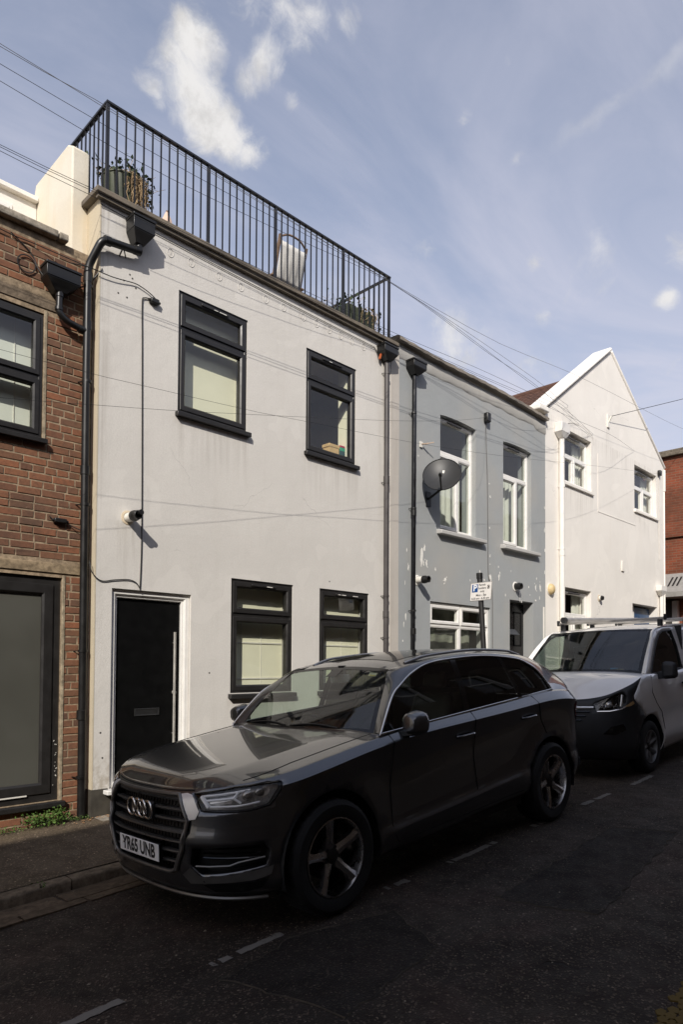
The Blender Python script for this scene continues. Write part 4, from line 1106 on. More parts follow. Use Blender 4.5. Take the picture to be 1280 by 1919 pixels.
# ---- terrace across the street: it shades the road and shows in glass and paint
ot = thing('opposite_terrace', 'long shaded brick terrace across the street, seen reflected in windows and windscreens', 'building', (5, -7.5, 0))
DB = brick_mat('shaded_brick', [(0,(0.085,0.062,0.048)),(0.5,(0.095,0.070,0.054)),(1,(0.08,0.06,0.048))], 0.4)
OH = 7.45; holes = []
for k in range(13):
    x = -23.5+k*4.6
    for z in (1.0, 4.3): holes += [(x, x+1.2, z+SLOPE*0, z+1.7), (x+2.1, x+3.2, z, z+1.7)]
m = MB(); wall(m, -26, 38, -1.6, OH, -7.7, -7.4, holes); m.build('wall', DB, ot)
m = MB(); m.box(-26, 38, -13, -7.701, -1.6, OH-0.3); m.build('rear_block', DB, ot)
m = MB(); m.box(-26.1, 38.1, -13, -7.34, OH, OH+0.09); m.build('parapet_coping', COPING_C, ot)
for (a, b, c, d) in holes:
    f = MB(); ring(f, a, b, c, d, 0.08, -7.52, -7.60, 0.01); f.box(a+0.08, b-0.08, -7.58, -7.52, (c+d)/2-0.03, (c+d)/2+0.03); w = f.build('window', UPVC_W, ot)
    pane(MB(), a+0.05, b-0.05, c+0.05, d-0.05, -7.56).build('pane', CLEAR, w, fix=False)

# ------------------------------------------------------------------ pipes and fittings on the walls
def bend(pts, r=0.09, n=5):
    """round the corners of a polyline"""
    P = [Vector(p) for p in pts]; out = [P[0]]
    for i in range(1, len(P)-1):
        a, b, c = P[i-1], P[i], P[i+1]; d0 = (a-b); d1 = (c-b); rr = min(r, d0.length*0.45, d1.length*0.45)
        p, q = b+d0.normalized()*rr, b+d1.normalized()*rr
        for k in range(n+1):
            t = k/n; out.append(p*(1-t)**2+b*2*t*(1-t)+q*t*t)
    return out+[P[-1]]
def hopper(mb, x0, x1, xo, yw, z0, z1, d=0.17, w=0.10):
    """rainwater head: box with tapering foot. yw = wall plane"""
    y0, y1 = yw-d, yw-0.004; zm = lerp(z0, z1, 0.45)
    mb.box(x0-0.008, x1+0.008, y0-0.008, y1, z1-0.03, z1)
    mb.hexa([(x0,y0,zm),(x1,y0,zm),(x1,y1,zm),(x0,y1,zm),(x0,y0,z1-0.031),(x1,y0,z1-0.031),(x1,y1,z1-0.031),(x0,y1,z1-0.031)])
    mb.hexa([(xo-w/2,y0+0.05,z0),(xo+w/2,y0+0.05,z0),(xo+w/2,y1-0.01,z0),(xo-w/2,y1-0.01,z0),(x0+0.002,y0+0.002,zm-0.001),(x1-0.002,y0+0.002,zm-0.001),(x1-0.002,y1,zm-0.001),(x0+0.002,y1,zm-0.001)])
def clips(root, mat, x, y, zs, r, yw, name='bracket'):
    for z in zs:
        m = MB(); m.lathe([(r+0.001, -0.013), (r+0.007, -0.013), (r+0.007, 0.013), (r+0.001, 0.013)], (x, y, z), 'z', 14)
        m.bar((x+r*0.6, y, z), (x+r+0.035, yw-0.002, z-0.02), 0.010); m.bar((x-r*0.6, y, z), (x-r-0.02, yw-0.002, z), 0.010)
        m.build(name, mat, root, smooth=40)
def collars(root, mat, x, y, zs, r):
    for z in zs:
        m = MB(); m.lathe([(r, -0.05), (r+0.007, -0.045), (r+0.007, 0.045), (r, 0.05)], (x, y, z), 'z', 16); m.build('collar', mat, root, smooth=40)
# black downpipe at the corner of the pale house
p1 = thing('downpipe', 'black downpipe with angled hopper at the corner of the pale house and brick house', 'drainpipe', (-0.105, 0.04, 0.03))
m = MB(); hopper(m, 0.275, 0.525, 0.38, 0.0, 6.05, 6.335, 0.18); m.build('hopper', PIPE_B, p1, bevel=0.006)
m = MB(); m.tube(bend([(0.385, -0.085, 6.10), (0.385, -0.085, 5.99), (-0.03, -0.10, 5.93), (-0.118, 0.035, 5.66), (-0.113, 0.045, 4.0), (-0.098, 0.045, 0.03)], 0.07), 0.040, 14)
m.build('pipe', PIPE_B, p1, smooth=50)
for a, b in (((0.33,-0.088,5.985),(0.40,-0.085,5.995)), ((-0.01,-0.10,5.932),(0.06,-0.097,5.940)), ((-0.115,0.035,5.60),(-0.114,0.04,5.50))):
    m = MB(); m.tube([a, b], 0.047, 14); m.build('joint', PIPE_B, p1, smooth=40)
m = MB(); m.bar((0.20,-0.10,5.95), (0.205,-0.002,5.90), 0.012); m.bar((0.205,-0.10,5.93), (0.25,-0.06,5.87), 0.010); m.bar((-0.09,0.06,5.50), (0.02,-0.003,5.68), 0.03, 0.008); m.build('stay', PIPE_B, p1)
collars(p1, PIPE_B, -0.111, 0.045, (3.55, 1.05, 5.05), 0.040)
clips(p1, PIPE_B, -0.106, 0.045, (5.46, 4.47, 3.20, 1.70, 0.42), 0.040, 0.13)
# pipe of the brick house running into it
p2 = thing('swan_neck_pipe', 'black hopper and swan neck pipe on the brick wall above the window', 'drainpipe', (-0.4, 0.03, 5.0))
m = MB(); hopper(m, -0.56, -0.22, -0.40, BY, 5.27, 5.52, 0.17, 0.11); m.box(-0.50, -0.36, BY-0.11, BY-0.01, 5.52, 5.55); m.build('hopper', PIPE_B, p2, bevel=0.006)
m = MB(); m.tube(bend([(-0.40, 0.045, 5.29), (-0.405, 0.045, 5.08), (-0.33, 0.04, 5.02), (-0.125, 0.045, 4.985)], 0.07), 0.033, 12); m.build('pipe', PIPE_B, p2, smooth=50)
for a, b in (((-0.40,0.045,5.30), (-0.40,0.045,5.235)), ((-0.20,0.045,4.995), (-0.135,0.045,4.985)), ((-0.405,0.045,5.13), (-0.405,0.045,5.10))):
    m = MB(); m.tube([a, b], 0.040, 12); m.build('joint', PIPE_B, p2, smooth=40)
# brown-grey pipe at the right end of the pale house
p3 = thing('downpipe', 'brown grey downpipe with black hopper between the pale house and the grey house', 'drainpipe', (4.50, -0.06, 0.25))
m = MB(); hopper(m, 4.30, 4.60, 4.46, 0.0, 6.12, 6.345, 0.17); m.build('hopper', PIPE_B, p3, bevel=0.006)
m = MB(); m.tube([(4.47, -0.055, 6.16), (4.475, -0.055, 0.25)], 0.040, 14); m.build('pipe', PIPE_G, p3, smooth=50)
collars(p3, PIPE_G, 4.473, -0.055, (4.35, 2.33, 1.55), 0.040); clips(p3, PIPE_G, 4.473, -0.055, (5.95, 4.30, 2.60, 1.98), 0.040, 0.0)
m = MB(); m.bar((4.31,-0.05,6.12), (4.36,-0.06,6.30), 0.03, 0.02); m.build('orange_flashing', plain('rust_orange', (0.45,0.10,0.03), 0.8, var=0.2), p3)
# black pipe on the grey house
p4 = thing('downpipe', 'glossy black downpipe with hopper on the grey wall', 'drainpipe', (5.13, -0.06, 0.25))
m = MB(); hopper(m, 4.98, 5.30, 5.13, 0.0, 6.12, 6.335, 0.17); m.build('hopper', PIPE_B, p4, bevel=0.006)
m = MB(); m.tube([(5.13, -0.055, 6.17), (5.105, -0.055, 0.25)], 0.038, 14); m.build('pipe', plain('gloss_black_pipe', (0.008,0.008,0.009), 0.2, var=0.1), p4, smooth=50)
collars(p4, PIPE_B, 5.12, -0.055, (3.95, 2.1), 0.038); clips(p4, PIPE_B, 5.12, -0.055, (5.52, 4.02, 2.42), 0.038, 0.0)
# white pipe on the gabled house
p5 = thing('downpipe', 'white downpipe with square hopper on the white gabled house', 'drainpipe', (10.0, -0.06, 0.5))
m = MB(); m.box(9.80, 10.16, -0.17, -0.002, 6.40, 6.60); m.hexa([(9.93,-0.12,6.30),(10.06,-0.12,6.30),(10.06,-0.01,6.30),(9.93,-0.01,6.30),(9.81,-0.165,6.399),(10.15,-0.165,6.399),(10.15,-0.004,6.399),(9.81,-0.004,6.399)]); m.build('hopper', PIPE_W, p5, bevel=0.008)
m = MB(); m.tube([(10.0, -0.06, 6.34), (10.02, -0.06, 0.5)], 0.055, 12); m.build('pipe', PIPE_W, p5, smooth=50)
collars(p5, PIPE_W, 10.01, -0.06, (5.32, 3.9), 0.055); clips(p5, PIPE_W, 10.01, -0.06, (5.30, 4.0), 0.055, 0.0)
p6 = thing('downpipe', 'short white pipe with small hopper at the right corner of the gabled house', 'drainpipe', (15.6, -0.06, 0.8))
m = MB(); m.box(15.33, 15.70, -0.15, -0.002, 3.56, 3.70); m.hexa([(15.5,-0.1,3.44),(15.64,-0.1,3.44),(15.64,-0.01,3.44),(15.5,-0.01,3.44),(15.34,-0.148,3.559),(15.69,-0.148,3.559),(15.69,-0.004,3.559),(15.34,-0.004,3.559)]); m.build('hopper', PIPE_W, p6, bevel=0.008)
m = MB(); m.tube([(15.57, -0.06, 3.50), (15.57, -0.06, 0.8)], 0.05, 12); m.build('pipe', PIPE_W, p6, smooth=50)

# boiler flues
def flue(name, label, x, z, L, r, cap, white=True, body=None):
    t = thing(name, label, 'flue', (x, 0, z))
    m = MB(); m.lathe([(r*1.55, -0.001), (r*1.5, -0.006), (r*1.1, -0.012)], (x, 0, z), 'y', 20); m.build('wall_seal', plain('old_sealant', (0.60,0.50,0.36), 0.9, var=0.2) if white else FLAKE, t, smooth=40)
    m = MB(); m.lathe([(r, -0.002), (r, -L*0.55)], (x, 0, z), 'y', 20); m.build('pipe', body or PLASTIC_W, t, smooth=40)
    m = MB(); m.lathe([(r*1.02, -L*0.50), (r*1.14, -L*0.52), (r*1.14, -L*0.72), (r*0.95, -L*0.78), (r*0.95, -L*0.98), (r*0.80, -L), (r*0.72, -L*0.98), (r*0.70, -L*0.75)], (x, 0, z), 'y', 20)
    m.build('terminal', PIPE_B, t, smooth=40)
    if cap:
        m = MB(); m.tube([(x+0.015, -L*0.8, z+0.022), (x+0.02, -L*1.10, z+0.026)], r*0.58, 14); m.build('outlet', PIPE_B, t, smooth=40)
flue('boiler_flue', 'white boiler flue with black end on the pale house wall above the door', 0.345, 3.128, 0.235, 0.050, True)
flue('boiler_flue', 'boiler flue with white base and black end beside the black pipe on grey wall', 5.282, 2.915, 0.24, 0.055, False, False)
flue('boiler_flue', 'short black flue on the grey wall above the black front door', 8.249, 3.07, 0.14, 0.06, False, False, PIPE_B)
flue('boiler_flue', 'small black flue on the white gabled wall right of the window', 11.90, 3.115, 0.10, 0.05, False)
# round cream alarm sounder at the corner of the gabled house
t = thing('alarm_bell', 'yellowed round alarm bell at the left edge of the gabled house', 'alarm', (9.60, 0, 3.13))
m = MB(); m.lathe([(0.0, -0.10), (0.05, -0.095), (0.09, -0.075), (0.11, -0.04), (0.115, -0.002)], (9.60, 0, 3.13), 'y', 20); m.build('dome', plain('yellowed_plastic', (0.66,0.50,0.26), 0.5, var=0.15), t, smooth=50)
m = MB(); m.lathe([(0.125, -0.002), (0.125, -0.012), (0.115, -0.014)], (9.60, 0, 3.13), 'y', 20); m.build('base_plate', PLASTIC_W, t, smooth=40)

# satellite dish
dsh = thing('satellite_dish', 'dark grey oval satellite dish on the grey wall beside the window', 'satellite dish', (5.45, 0, 4.45))
dc = Vector((5.47, -0.34, 4.575)); dn = Vector((-0.74, -0.47, 0.46)).normalized()
du = dn.cross(Vector((0,0,1))).normalized(); dv = du.cross(dn)
DISH = Mat('dish_paint', (0.032,0.032,0.032), 0.48, metal=0.0); DISH = DISH.m
m = MB(); nr, na = 8, 36
def dish(rr, k, off=0.0):
    a = 2*pi*k/na; x, y = cos(a)*0.300*rr, sin(a)*0.325*rr
    return dc+du*x+dv*y+dn*(0.09*(rr*rr-1)+off)
m.grid(lambda i, k: dish(i/nr, k), range(nr+1), range(na+1))
m.grid(lambda i, k: dish(i/nr, k, -0.012), range(nr+1), range(na+1), flip=True)
m.grid(lambda i, k: dish(1.0, k, -0.012*i), range(2), range(na+1))
m.build('reflector', DISH, dsh, smooth=50, fix=False)
m = MB(); m.tube([dish(1.0, k) for k in range(na)], 0.007, 6, closed=True); m.build('rim', PIPE_B, dsh, smooth=50)
m = MB(); m.add([dish(.45, k_)+dn*0.002 for k_ in (9.0, 10.6)]+[dish(.30, k_)+dn*0.002 for k_ in (10.6, 9.0)], [(0,1,2,3)]); m.build('maker_mark', PLASTIC_W, dsh)
m = MB(); arm0 = dc-dv*0.31-dn*0.01; arm1 = dc-dv*0.29+dn*0.30
m.bar(arm0, arm1, 0.025); m.build('feed_arm', PIPE_B, dsh)
m = MB(); m.tube([arm1-dn*0.02+dv*0.02, arm1+dv*0.05-dn*0.07], 0.030, 12); m.tube([arm1+dv*0.02, arm1-dv*0.03+dn*0.03], 0.02, 10); m.build('receiver', PIPE_B, dsh, smooth=40)
m = MB(); m.tube(bend([dc-dn*0.10, dc-dn*0.17-Vector((0,0,0.10)), (5.56, -0.002, 4.25)], 0.05), 0.02, 10); m.box(5.50, 5.62, -0.012, -0.001, 4.13, 4.37); m.build('wall_bracket', IRON, dsh, smooth=40)
# small bracket and stub aerial on the grey wall
t = thing('wall_hook', 'small rusty wire anchor hook on the grey wall near the black pipe', 'hook', (5.42, 0, 5.05))
m = MB(); m.bar((5.36, -0.002, 5.10), (5.44, -0.10, 5.11), 0.02); m.bar((5.40, -0.05, 5.10), (5.50, -0.16, 5.13), 0.012); m.build('arm', plain('rusty_iron', (0.40,0.30,0.22), 0.7, var=0.4), t)
m = MB(); m.box(5.33, 5.39, -0.02, -0.001, 5.05, 5.14); m.build('plate', PLASTIC_W, t)
t = thing('wire_anchor', 'white wire anchor on the gabled wall below the point', 'hook', (12.4, 0, 7.3))
m = MB(); m.bar((12.40, -0.002, 7.24), (12.40, -0.09, 7.40), 0.03); m.box(12.34, 12.46, -0.03, 0.0, 7.15, 7.45); m.build('bracket', PLASTIC_W, t)

# ------------------------------------------------------------------ cables
def cable(name, label, pts, r, mat, sag=0.0, n=10, group=None):
    P = []
    pts = [Vector(p) for p in pts]
    for i in range(len(pts)-1):
        a, b = pts[i], pts[i+1]
        for k in range(n if sag else 1):
            t = k/(n if sag else 1); q = a.lerp(b, t); q.z -= sag*4*t*(1-t); P.append(q)
    P.append(pts[-1])
    m = MB(); m.tube(P, r, 5); return tag(m.build(name, mat, smooth=60), label, 'cable', group)
OW = 'overhead wires'
def wire(label, pts, r=0.0025, mat=CABLE): return cable('overhead_wire', label, pts, r, mat, 0.0, group=OW)
def hang(pts, n=40):
    """a line of wire through points, even in x"""
    ty = [(p[0], p[1]) for p in pts]; tz = [(p[0], p[2]) for p in pts]; x0, x1 = pts[0][0], pts[-1][0]
    return [(lerp(x0, x1, i/n), interp(ty, lerp(x0, x1, i/n)), interp(tz, lerp(x0, x1, i/n))) for i in range(n+1)]
def curve(pts, n=6):
    """smooth line through points (Catmull-Rom)"""
    P = [Vector(p) for p in pts]; out = []
    for i in range(len(P)-1):
        a, b, c, d = P[max(i-1,0)], P[i], P[i+1], P[min(i+2,len(P)-1)]
        for k in range(n):
            t = k/n; out.append(0.5*((2*b)+(c-a)*t+(2*a-5*b+4*c-d)*t*t+(3*b-a-3*c+d)*t**3))
    return out+[P[-1]]
wire('topmost thin overhead wire, running past the gable to the right edge', hang([(-9,-.6,7.0),(-1.2,-.6,6.873),(4,-.6,6.90),(6.14,-.6,6.96),(9.53,-.6,7.326),(15.6,-.6,7.79),(26,-.6,9.2)]), 0.0026, CABLE_G)
wire('thin overhead wire just below the topmost one at the left edge', hang([(-9,-.6,6.93),(-1.2,-.6,6.845),(-.24,-.6,6.90),(4,-.6,6.89),(8.05,-.6,6.75),(9.08,-.6,6.63),(10.2,-.01,7.0)]), 0.0026, CABLE_G)
wire('dark overhead wire crossing the upper part of the railing', hang([(-9,-.6,6.9),(-1.2,-.6,6.698),(-.24,-.6,6.707),(3.95,-.6,6.892),(7.86,-.6,6.623),(8.65,-.6,6.577),(10.6,-.01,6.95)]))
wire('dark overhead wire crossing the middle of the railing', hang([(-9,-.6,6.75),(-1.2,-.6,6.55),(-.24,-.6,6.537),(2.0,-.6,6.70),(3.95,-.6,6.885),(7.0,-.6,6.70),(10.9,-.01,6.85)]))
wire('upper of three dark wires running low along the terrace coping', hang([(-9,-.6,6.1),(-1.19,-.6,5.997),(-.38,-.6,6.035),(3.95,-.6,6.209),(6.14,-.6,6.373),(8.45,-.6,6.499),(11.6,-.01,6.80)]))
wire('middle of three dark wires running low along the terrace coping', hang([(-9,-.6,6.08),(-1.19,-.6,5.978),(-.38,-.6,6.012),(3.95,-.6,6.16),(7.85,-.6,6.40),(11.4,-.01,6.72)]))
wire('lowest of three dark wires running low along the terrace coping', hang([(-9,-.6,6.06),(-1.19,-.6,5.945),(-.38,-.6,5.964),(3.95,-.6,6.134),(7.85,-.6,6.352),(10.5,-.6,6.5),(13.9,-.02,6.95)]))
wire('sagging thin cable crossing the pale house through both upper windows', hang([(-8,-.8,3.9),(-1.22,-.8,4.154),(-.45,-.8,4.195),(.46,-.8,4.272),(1.30,-.8,4.34),(2.185,-.8,4.441),(4.36,-.8,4.688),(8.26,-.8,5.286),(15.7,-.03,6.72)]), 0.0018)
wire('thin cable rising across the pale house to the grey wall', hang([(-8,-.8,2.6),(-1.21,-.8,3.757),(-.44,-.8,3.913),(.46,-.8,4.101),(1.29,-.8,4.29),(2.18,-.8,4.492),(4.36,-.8,5.014),(5.91,-.8,5.468),(7.22,-.02,6.02)]), 0.0018)
wire('single wire from the gable anchor up to the right edge', hang([(12.4,-.09,7.40),(15,-.5,8.35),(20,-1.3,10.2)]), 0.007)
cable('wall_cable', 'black cable running straight under the terrace coping of the pale house', curve([(-.02,-.02,6.345),(.30,-.012,6.34),(1.38,-.012,6.315),(2.19,-.012,6.30),(3.12,-.012,6.29),(4.09,-.012,6.285),(4.25,-.012,6.27),(4.33,-.03,6.10)]), 0.0045, CABLE)
cable('wall_cable', 'black cable dropping down the pale wall to above the front door', curve([(.57,-.012,5.575),(.50,-.012,5.56),(.473,-.012,5.50),(.48,-.01,5.1),(.485,-.01,4.719),(.496,-.01,3.9),(.505,-.01,2.978),(.50,-.01,2.6),(.492,-.01,2.372)]), 0.0065, CABLE)
cable('wall_cable', 'black cable looping from the downpipe across to the top of the front door', curve([(-.07,.0,2.62),(-.045,-.016,2.50),(.055,-.012,2.428),(.2,-.012,2.450),(.351,-.012,2.467),(.44,-.012,2.445),(.487,-.012,2.39)]), 0.0055, CABLE)
cable('wall_cable', 'black cable from the downpipe to the small junction box on the pale wall', curve([(-.30,.03,5.62),(-.137,-.03,5.62),(.122,-.03,5.626),(.36,-.02,5.665),(.45,-.02,5.66),(.56,-.02,5.63),(.65,-.02,5.58),(.665,-.03,5.535)]), 0.0055, CABLE)
cable('wall_cable', 'black cable crossing the brick wall above the swan neck pipe', curve([(-2.0,BY-.03,5.80),(-.95,BY-.03,5.70),(-.62,BY-.03,5.70),(-.137,-.03,5.62)]), 0.005, CABLE)
cable('cable_loop', 'coil of black cable hanging on the brick wall beside the hopper', [(-.70+.085*cos(t*pi/10), BY-.02, 5.475+.085*sin(t*pi/10)) for t in range(21)], 0.006, CABLE)
cable('wall_cable', 'black cable from the coil down to the black hopper on brick', curve([(-.85,BY-.02,5.72),(-.66,BY-.02,5.60),(-.60,BY-.03,5.48),(-.55,BY-.06,5.40)]), 0.006, CABLE)
cable('wall_cable', 'grey cable running down the grey wall from the junction box to the sign', curve([(7.225,-.012,6.0),(7.25,-.012,5.4),(7.279,-.012,4.9),(7.30,-.012,4.0),(7.316,-.012,3.173),(7.44,-.012,2.9),(7.45,-.012,1.5)]), 0.007, CABLE_G)
cable('wall_cable', 'white cable down the right edge of the gabled wall', curve([(15.55,-.01,6.6),(15.58,-.01,5.2),(15.60,-.01,4.4)]), 0.01, CABLE_W)
cable('wall_cable', 'looped white cable over the left upper window of the gabled house', curve([(10.35,-.01,6.72),(10.6,-.01,6.80),(11.1,-.02,6.84),(11.55,-.02,6.72),(11.6,-.02,6.55)]), 0.004, CABLE_W)
def jbox(label, x, z, w, h, d, mat, yw=0.0):
    t = thing('junction_box', label, 'junction box', (x, yw, z))
    m = MB(); m.box(x-w/2, x+w/2, yw-d, yw-0.001, z-h/2, z+h/2); m.build('case', mat, t, bevel=min(w,h,d)*0.2)
    m = MB(); m.tube([(x-w/2-0.02, yw-d*0.5, z), (x+w/2+0.02, yw-d*0.5, z)], min(h,d)*0.25, 8); m.build('glands', CABLE, t, smooth=40)
jbox('small black junction box on the pale wall left of the window', 0.61, 5.558, 0.10, 0.055, 0.055, PIPE_B)
jbox('black cable joint on the brick wall above the shop window', -0.335, 3.005, 0.125, 0.045, 0.05, PIPE_B, BY-0.01)
jbox('black wire terminal high on the grey wall between the windows', 7.225, 6.01, 0.12, 0.17, 0.09, PIPE_B)
jbox('tiny black terminal at the top right of the gabled wall', 15.55, 6.72, 0.13, 0.14, 0.08, PIPE_B)
cable('wall_cable', 'thin black cable from the brick wall joint to the downpipe', curve([(-.44,BY-.02,3.04),(-.40,BY-.03,3.01),(-.27,BY-.03,2.99),(-.20,BY-.04,2.96),(-.13,.06,2.93)]), 0.005, CABLE)

# ------------------------------------------------------------------ parking sign
sg = thing('parking_sign', 'permit parking sign on a leaning black post behind the car', 'sign', (5.1, -1.42, 0.2))
SXp = 5.1
m = MB(); m.tube([(SXp+0.04, -1.43, 0.18), (SXp+0.04, -1.255, 2.83)], 0.038, 14); m.build('post', plain('black_post', (0.014,0.013,0.013), 0.5, var=0.2), sg, smooth=40)
m = MB(); m.tube([(SXp+0.04, -1.2545, 2.82), (SXp+0.04, -1.250, 2.90)], 0.046, 14); m.build('cap', PIPE_B, sg, smooth=40)
tl = math.radians(3.6)                                       # the sign leans with its post
R_, U_ = Vector((0, -cos(tl), sin(tl)*0.25)), Vector((0, -sin(tl)*1.2, cos(tl)))
R_.normalize(); U_.normalize()
sc_ = Vector((SXp, -1.305, 2.630))
def on_sign(x, z, off=0.0): return sc_+R_*x+U_*z+Vector((-off, 0, 0))
def plate(x0, x1, z0, z1, o0, o1):
    m = MB(); m.poly([on_sign(x0,z0,o0), on_sign(x1,z0,o0), on_sign(x1,z1,o0), on_sign(x0,z1,o0)], Vector((-(o1-o0),0,0))); return m
SW, SH = 0.358/2, 0.262/2
plate(-SW, SW, -SH, SH, 0.0, 0.006).build('plate', plain('sign_grey_edge', (0.30,0.29,0.27), 0.5, var=0.1), sg, bevel=0.002)
plate(-SW+0.009, SW-0.009, -SH+0.009, SH-0.009, 0.006, 0.0085).build('face', plain('sign_white', (0.78,0.75,0.71), 0.45, var=0.04), sg)
plate(-0.148, -0.052, -0.005, 0.108, 0.0085, 0.0098).build('blue_panel', plain('sign_blue', (0.006,0.065,0.24), 0.45, var=0.03), sg)
INK = plain('sign_ink', (0.03,0.028,0.028), 0.6, var=0)
lettering('P', 0.125, on_sign(-0.098, 0.053, 0.0108), R_, U_, plain('sign_letter_white', (0.78,0.80,0.82), 0.5, var=0), sg, bold=0.004)
for s, x, z, h in (('Permit', 0.018, 0.092, 0.042), ('holders', 0.022, 0.046, 0.042), ('only', 0.026, 0.001, 0.042), ('Mon - Sat', 0.01, -0.052, 0.044), ('8.30 am - 6.30 pm', 0.0, -0.098, 0.040)):
    lettering(s, h, on_sign(x, z, 0.0098), R_, U_, INK, sg, bold=0.0009)
plate(0.106, 0.142, 0.030, 0.082, 0.0085, 0.0095).build('zone_panel', plain('zone_black', (0.05,0.045,0.045), 0.5, var=0), sg)
lettering('C', 0.045, on_sign(0.124, 0.056, 0.0103), R_, U_, PLASTIC_W, sg)

# ------------------------------------------------------------------ things on the roof terrace
POT_G = plain('green_pot_plastic', (0.075,0.085,0.055), 0.55, var=0.25, scale=5)
STRAW = plain('dry_stems', (0.42,0.30,0.17), 0.9, var=0.3); LEAF = plain('dark_leaves', (0.035,0.055,0.022), 0.7, var=0.4, scale=20); LEAF2 = plain('fresh_weed_leaves', (0.07,0.13,0.02), 0.7, var=0.4, scale=20)
def leaves(m, rn, c, spread, n, s):
    for i in range(n):
        p = Vector(c)+Vector((rn.gauss(0, spread[0]), rn.gauss(0, spread[1]), rn.gauss(0, spread[2])))
        d = Vector((rn.uniform(-1,1), rn.uniform(-1,1), rn.uniform(-.6,1))).normalized(); w = d.cross(Vector((rn.uniform(-1,1),rn.uniform(-1,1),rn.uniform(-1,1)))).normalized()
        L = s*rn.uniform(.6,1.4); q = p+d*L*0.5
        m.add([p, q+w*L*0.32, p+d*L, q-w*L*0.32], [(0,1,2,3)])
def planter(label, x, y, z, r, h, seed, dry, square=False):
    t = thing('planter', label, 'planter', (x, y, z), 'planters on the roof terrace')
    rn = random.Random(seed)
    m = MB(); n = 28
    if square:
        m.hexa([(x-r*.85,y-r*.6,z),(x+r*.85,y-r*.6,z),(x+r*.85,y+r*.6,z),(x-r*.85,y+r*.6,z),(x-r,y-r*.75,z+h),(x+r,y-r*.75,z+h),(x+r,y+r*.75,z+h),(x-r,y+r*.75,z+h)])
        for k in range(7):
            xx = lerp(x-r*.8, x+r*.8, k/6); m.bar((xx*0.93+x*0.07, y-r*.66, z+0.01), (xx, y-r*.77, z+h), 0.02, 0.02)
    else:
        m.lathe([(0,0),(r*.78,0),(r*.80,h*.02),(r,h*.96),(r*1.06,h*.965),(r*1.06,h),(r*.92,h),(r*.90,h*.9),(0,h*.9)], (x,y,z), 'z', n)
        for k in range(14):
            a = 2*pi*k/14; m.bar((x+cos(a)*r*.80, y+sin(a)*r*.80, z+.01), (x+cos(a)*r*1.005, y+sin(a)*r*1.005, z+h*.95), 0.022, 0.022)
    m.build('pot', POT_G, t, smooth=40)
    m = MB(); leaves(m, rn, (x+0.02, y, z+h+0.05), (r*0.75, r*0.5, 0.06), 260, 0.055); tag(m.build('foliage', LEAF, t), kind='stuff')
    m = MB()
    for k in range(dry):
        a = rn.uniform(0, 2*pi); px, py = x+cos(a)*r*.6+r*0.35, y-abs(sin(a))*r*.9; L = rn.uniform(.12, h*0.95); q = Vector((px, py, z+h+rn.uniform(0,.08)))
        m.tube([q, q+Vector((rn.uniform(-.06,.10), -0.05*rn.random()-0.03, -L*.4)), q+Vector((rn.uniform(-.06,.12), -0.04*rn.random(), -L))], 0.0035, 4)
    for k in range(26):
        q = Vector((x+rn.gauss(0, r*.7), y+rn.gauss(0, r*.4), z+h)); e = q+Vector((rn.gauss(0.03,.10), rn.gauss(0,.07), rn.uniform(.06,.26))); m.tube([q, (q+e)/2+Vector((rn.gauss(0,.02),0,.01)), e], 0.002, 4)
    tag(m.build('dry_stems', STRAW, t), kind='stuff')
    if dry > 40:
        m = MB(); leaves(m, rn, (x+r+0.06, y-0.05, z+h-0.06), (0.07, 0.05, 0.10), 110, 0.05); leaves(m, rn, (x+r*0.7, y, z+h+0.14), (0.06, 0.05, 0.07), 90, 0.05); tag(m.build('trailing_leaves', LEAF, t), kind='stuff')
planter('dark green tub with dry trailing plant at the left corner of the terrace', 0.335, 0.26, 6.50, 0.19, 0.40, 1, 170)
planter('ribbed green trough with plants at the right end of the terrace', 4.10, 0.34, 6.50, 0.31, 0.33, 2, 40, True)
# folding chair seen from behind
fc = thing('deck_chair', 'folding chair with pale grey canvas back on the terrace behind the railing', 'chair', (3.1, 0.62, 6.16))
WOOD = plain('weathered_wood', (0.20,0.13,0.08), 0.7, var=0.3, scale=8); CANVAS = plain('grey_canvas', (0.60,0.585,0.55), 0.9, var=0.08, scale=6)
bx0, bx1 = 2.77, 3.25; lowy, topy = 0.56, 0.42; lz, tz = 6.93, 7.42
for x in (bx0, bx1): MB().bar((x, lowy+0.22, 6.16), (x-0.0, topy, tz+0.09), 0.028, 0.045, (0,1,0)).build('back_post', WOOD, fc)
for x in (bx0+0.03, bx1-0.03): MB().bar((x, topy-0.02, 6.16), (x, lowy+0.35, 6.72), 0.028, 0.04, (0,1,0)).build('leg', WOOD, fc)
m = MB(); m.tube(curve([(bx0, topy+0.005, tz+0.06), (bx0+.14, topy-.025, tz+.125), (bx1-.14, topy-.025, tz+.125), (bx1, topy+.005, tz+.06)], 5), 0.014, 8); m.build('top_bar', WOOD, fc, smooth=40)
m = MB(); m.grid(lambda u, v: (lerp(bx0+.012, bx1-.012, u), lerp(lowy, topy, v)-0.02-0.03*sin(v*pi)*sin(u*pi)+0.006*sin(u*26), lerp(lz, tz, v)), [i/14 for i in range(15)], [i/8 for i in range(9)])
m.build('canvas_back', CANVAS, fc, smooth=60, solid=0.004)
m = MB(); m.grid(lambda u, v: (lerp(bx0+.012, bx1-.012, u), lerp(lowy+0.02, lowy+0.5, v), 6.62+0.06*v-0.03*sin(v*pi)), [0,.5,1], [0,.25,.5,.75,1]); m.build('canvas_seat', CANVAS, fc, smooth=60, solid=0.004)
for x in (bx0-0.03, bx1+0.03): MB().bar((x, topy+0.10, 6.98), (x, lowy+0.42, 6.99), 0.045, 0.02).build('armrest', WOOD, fc)
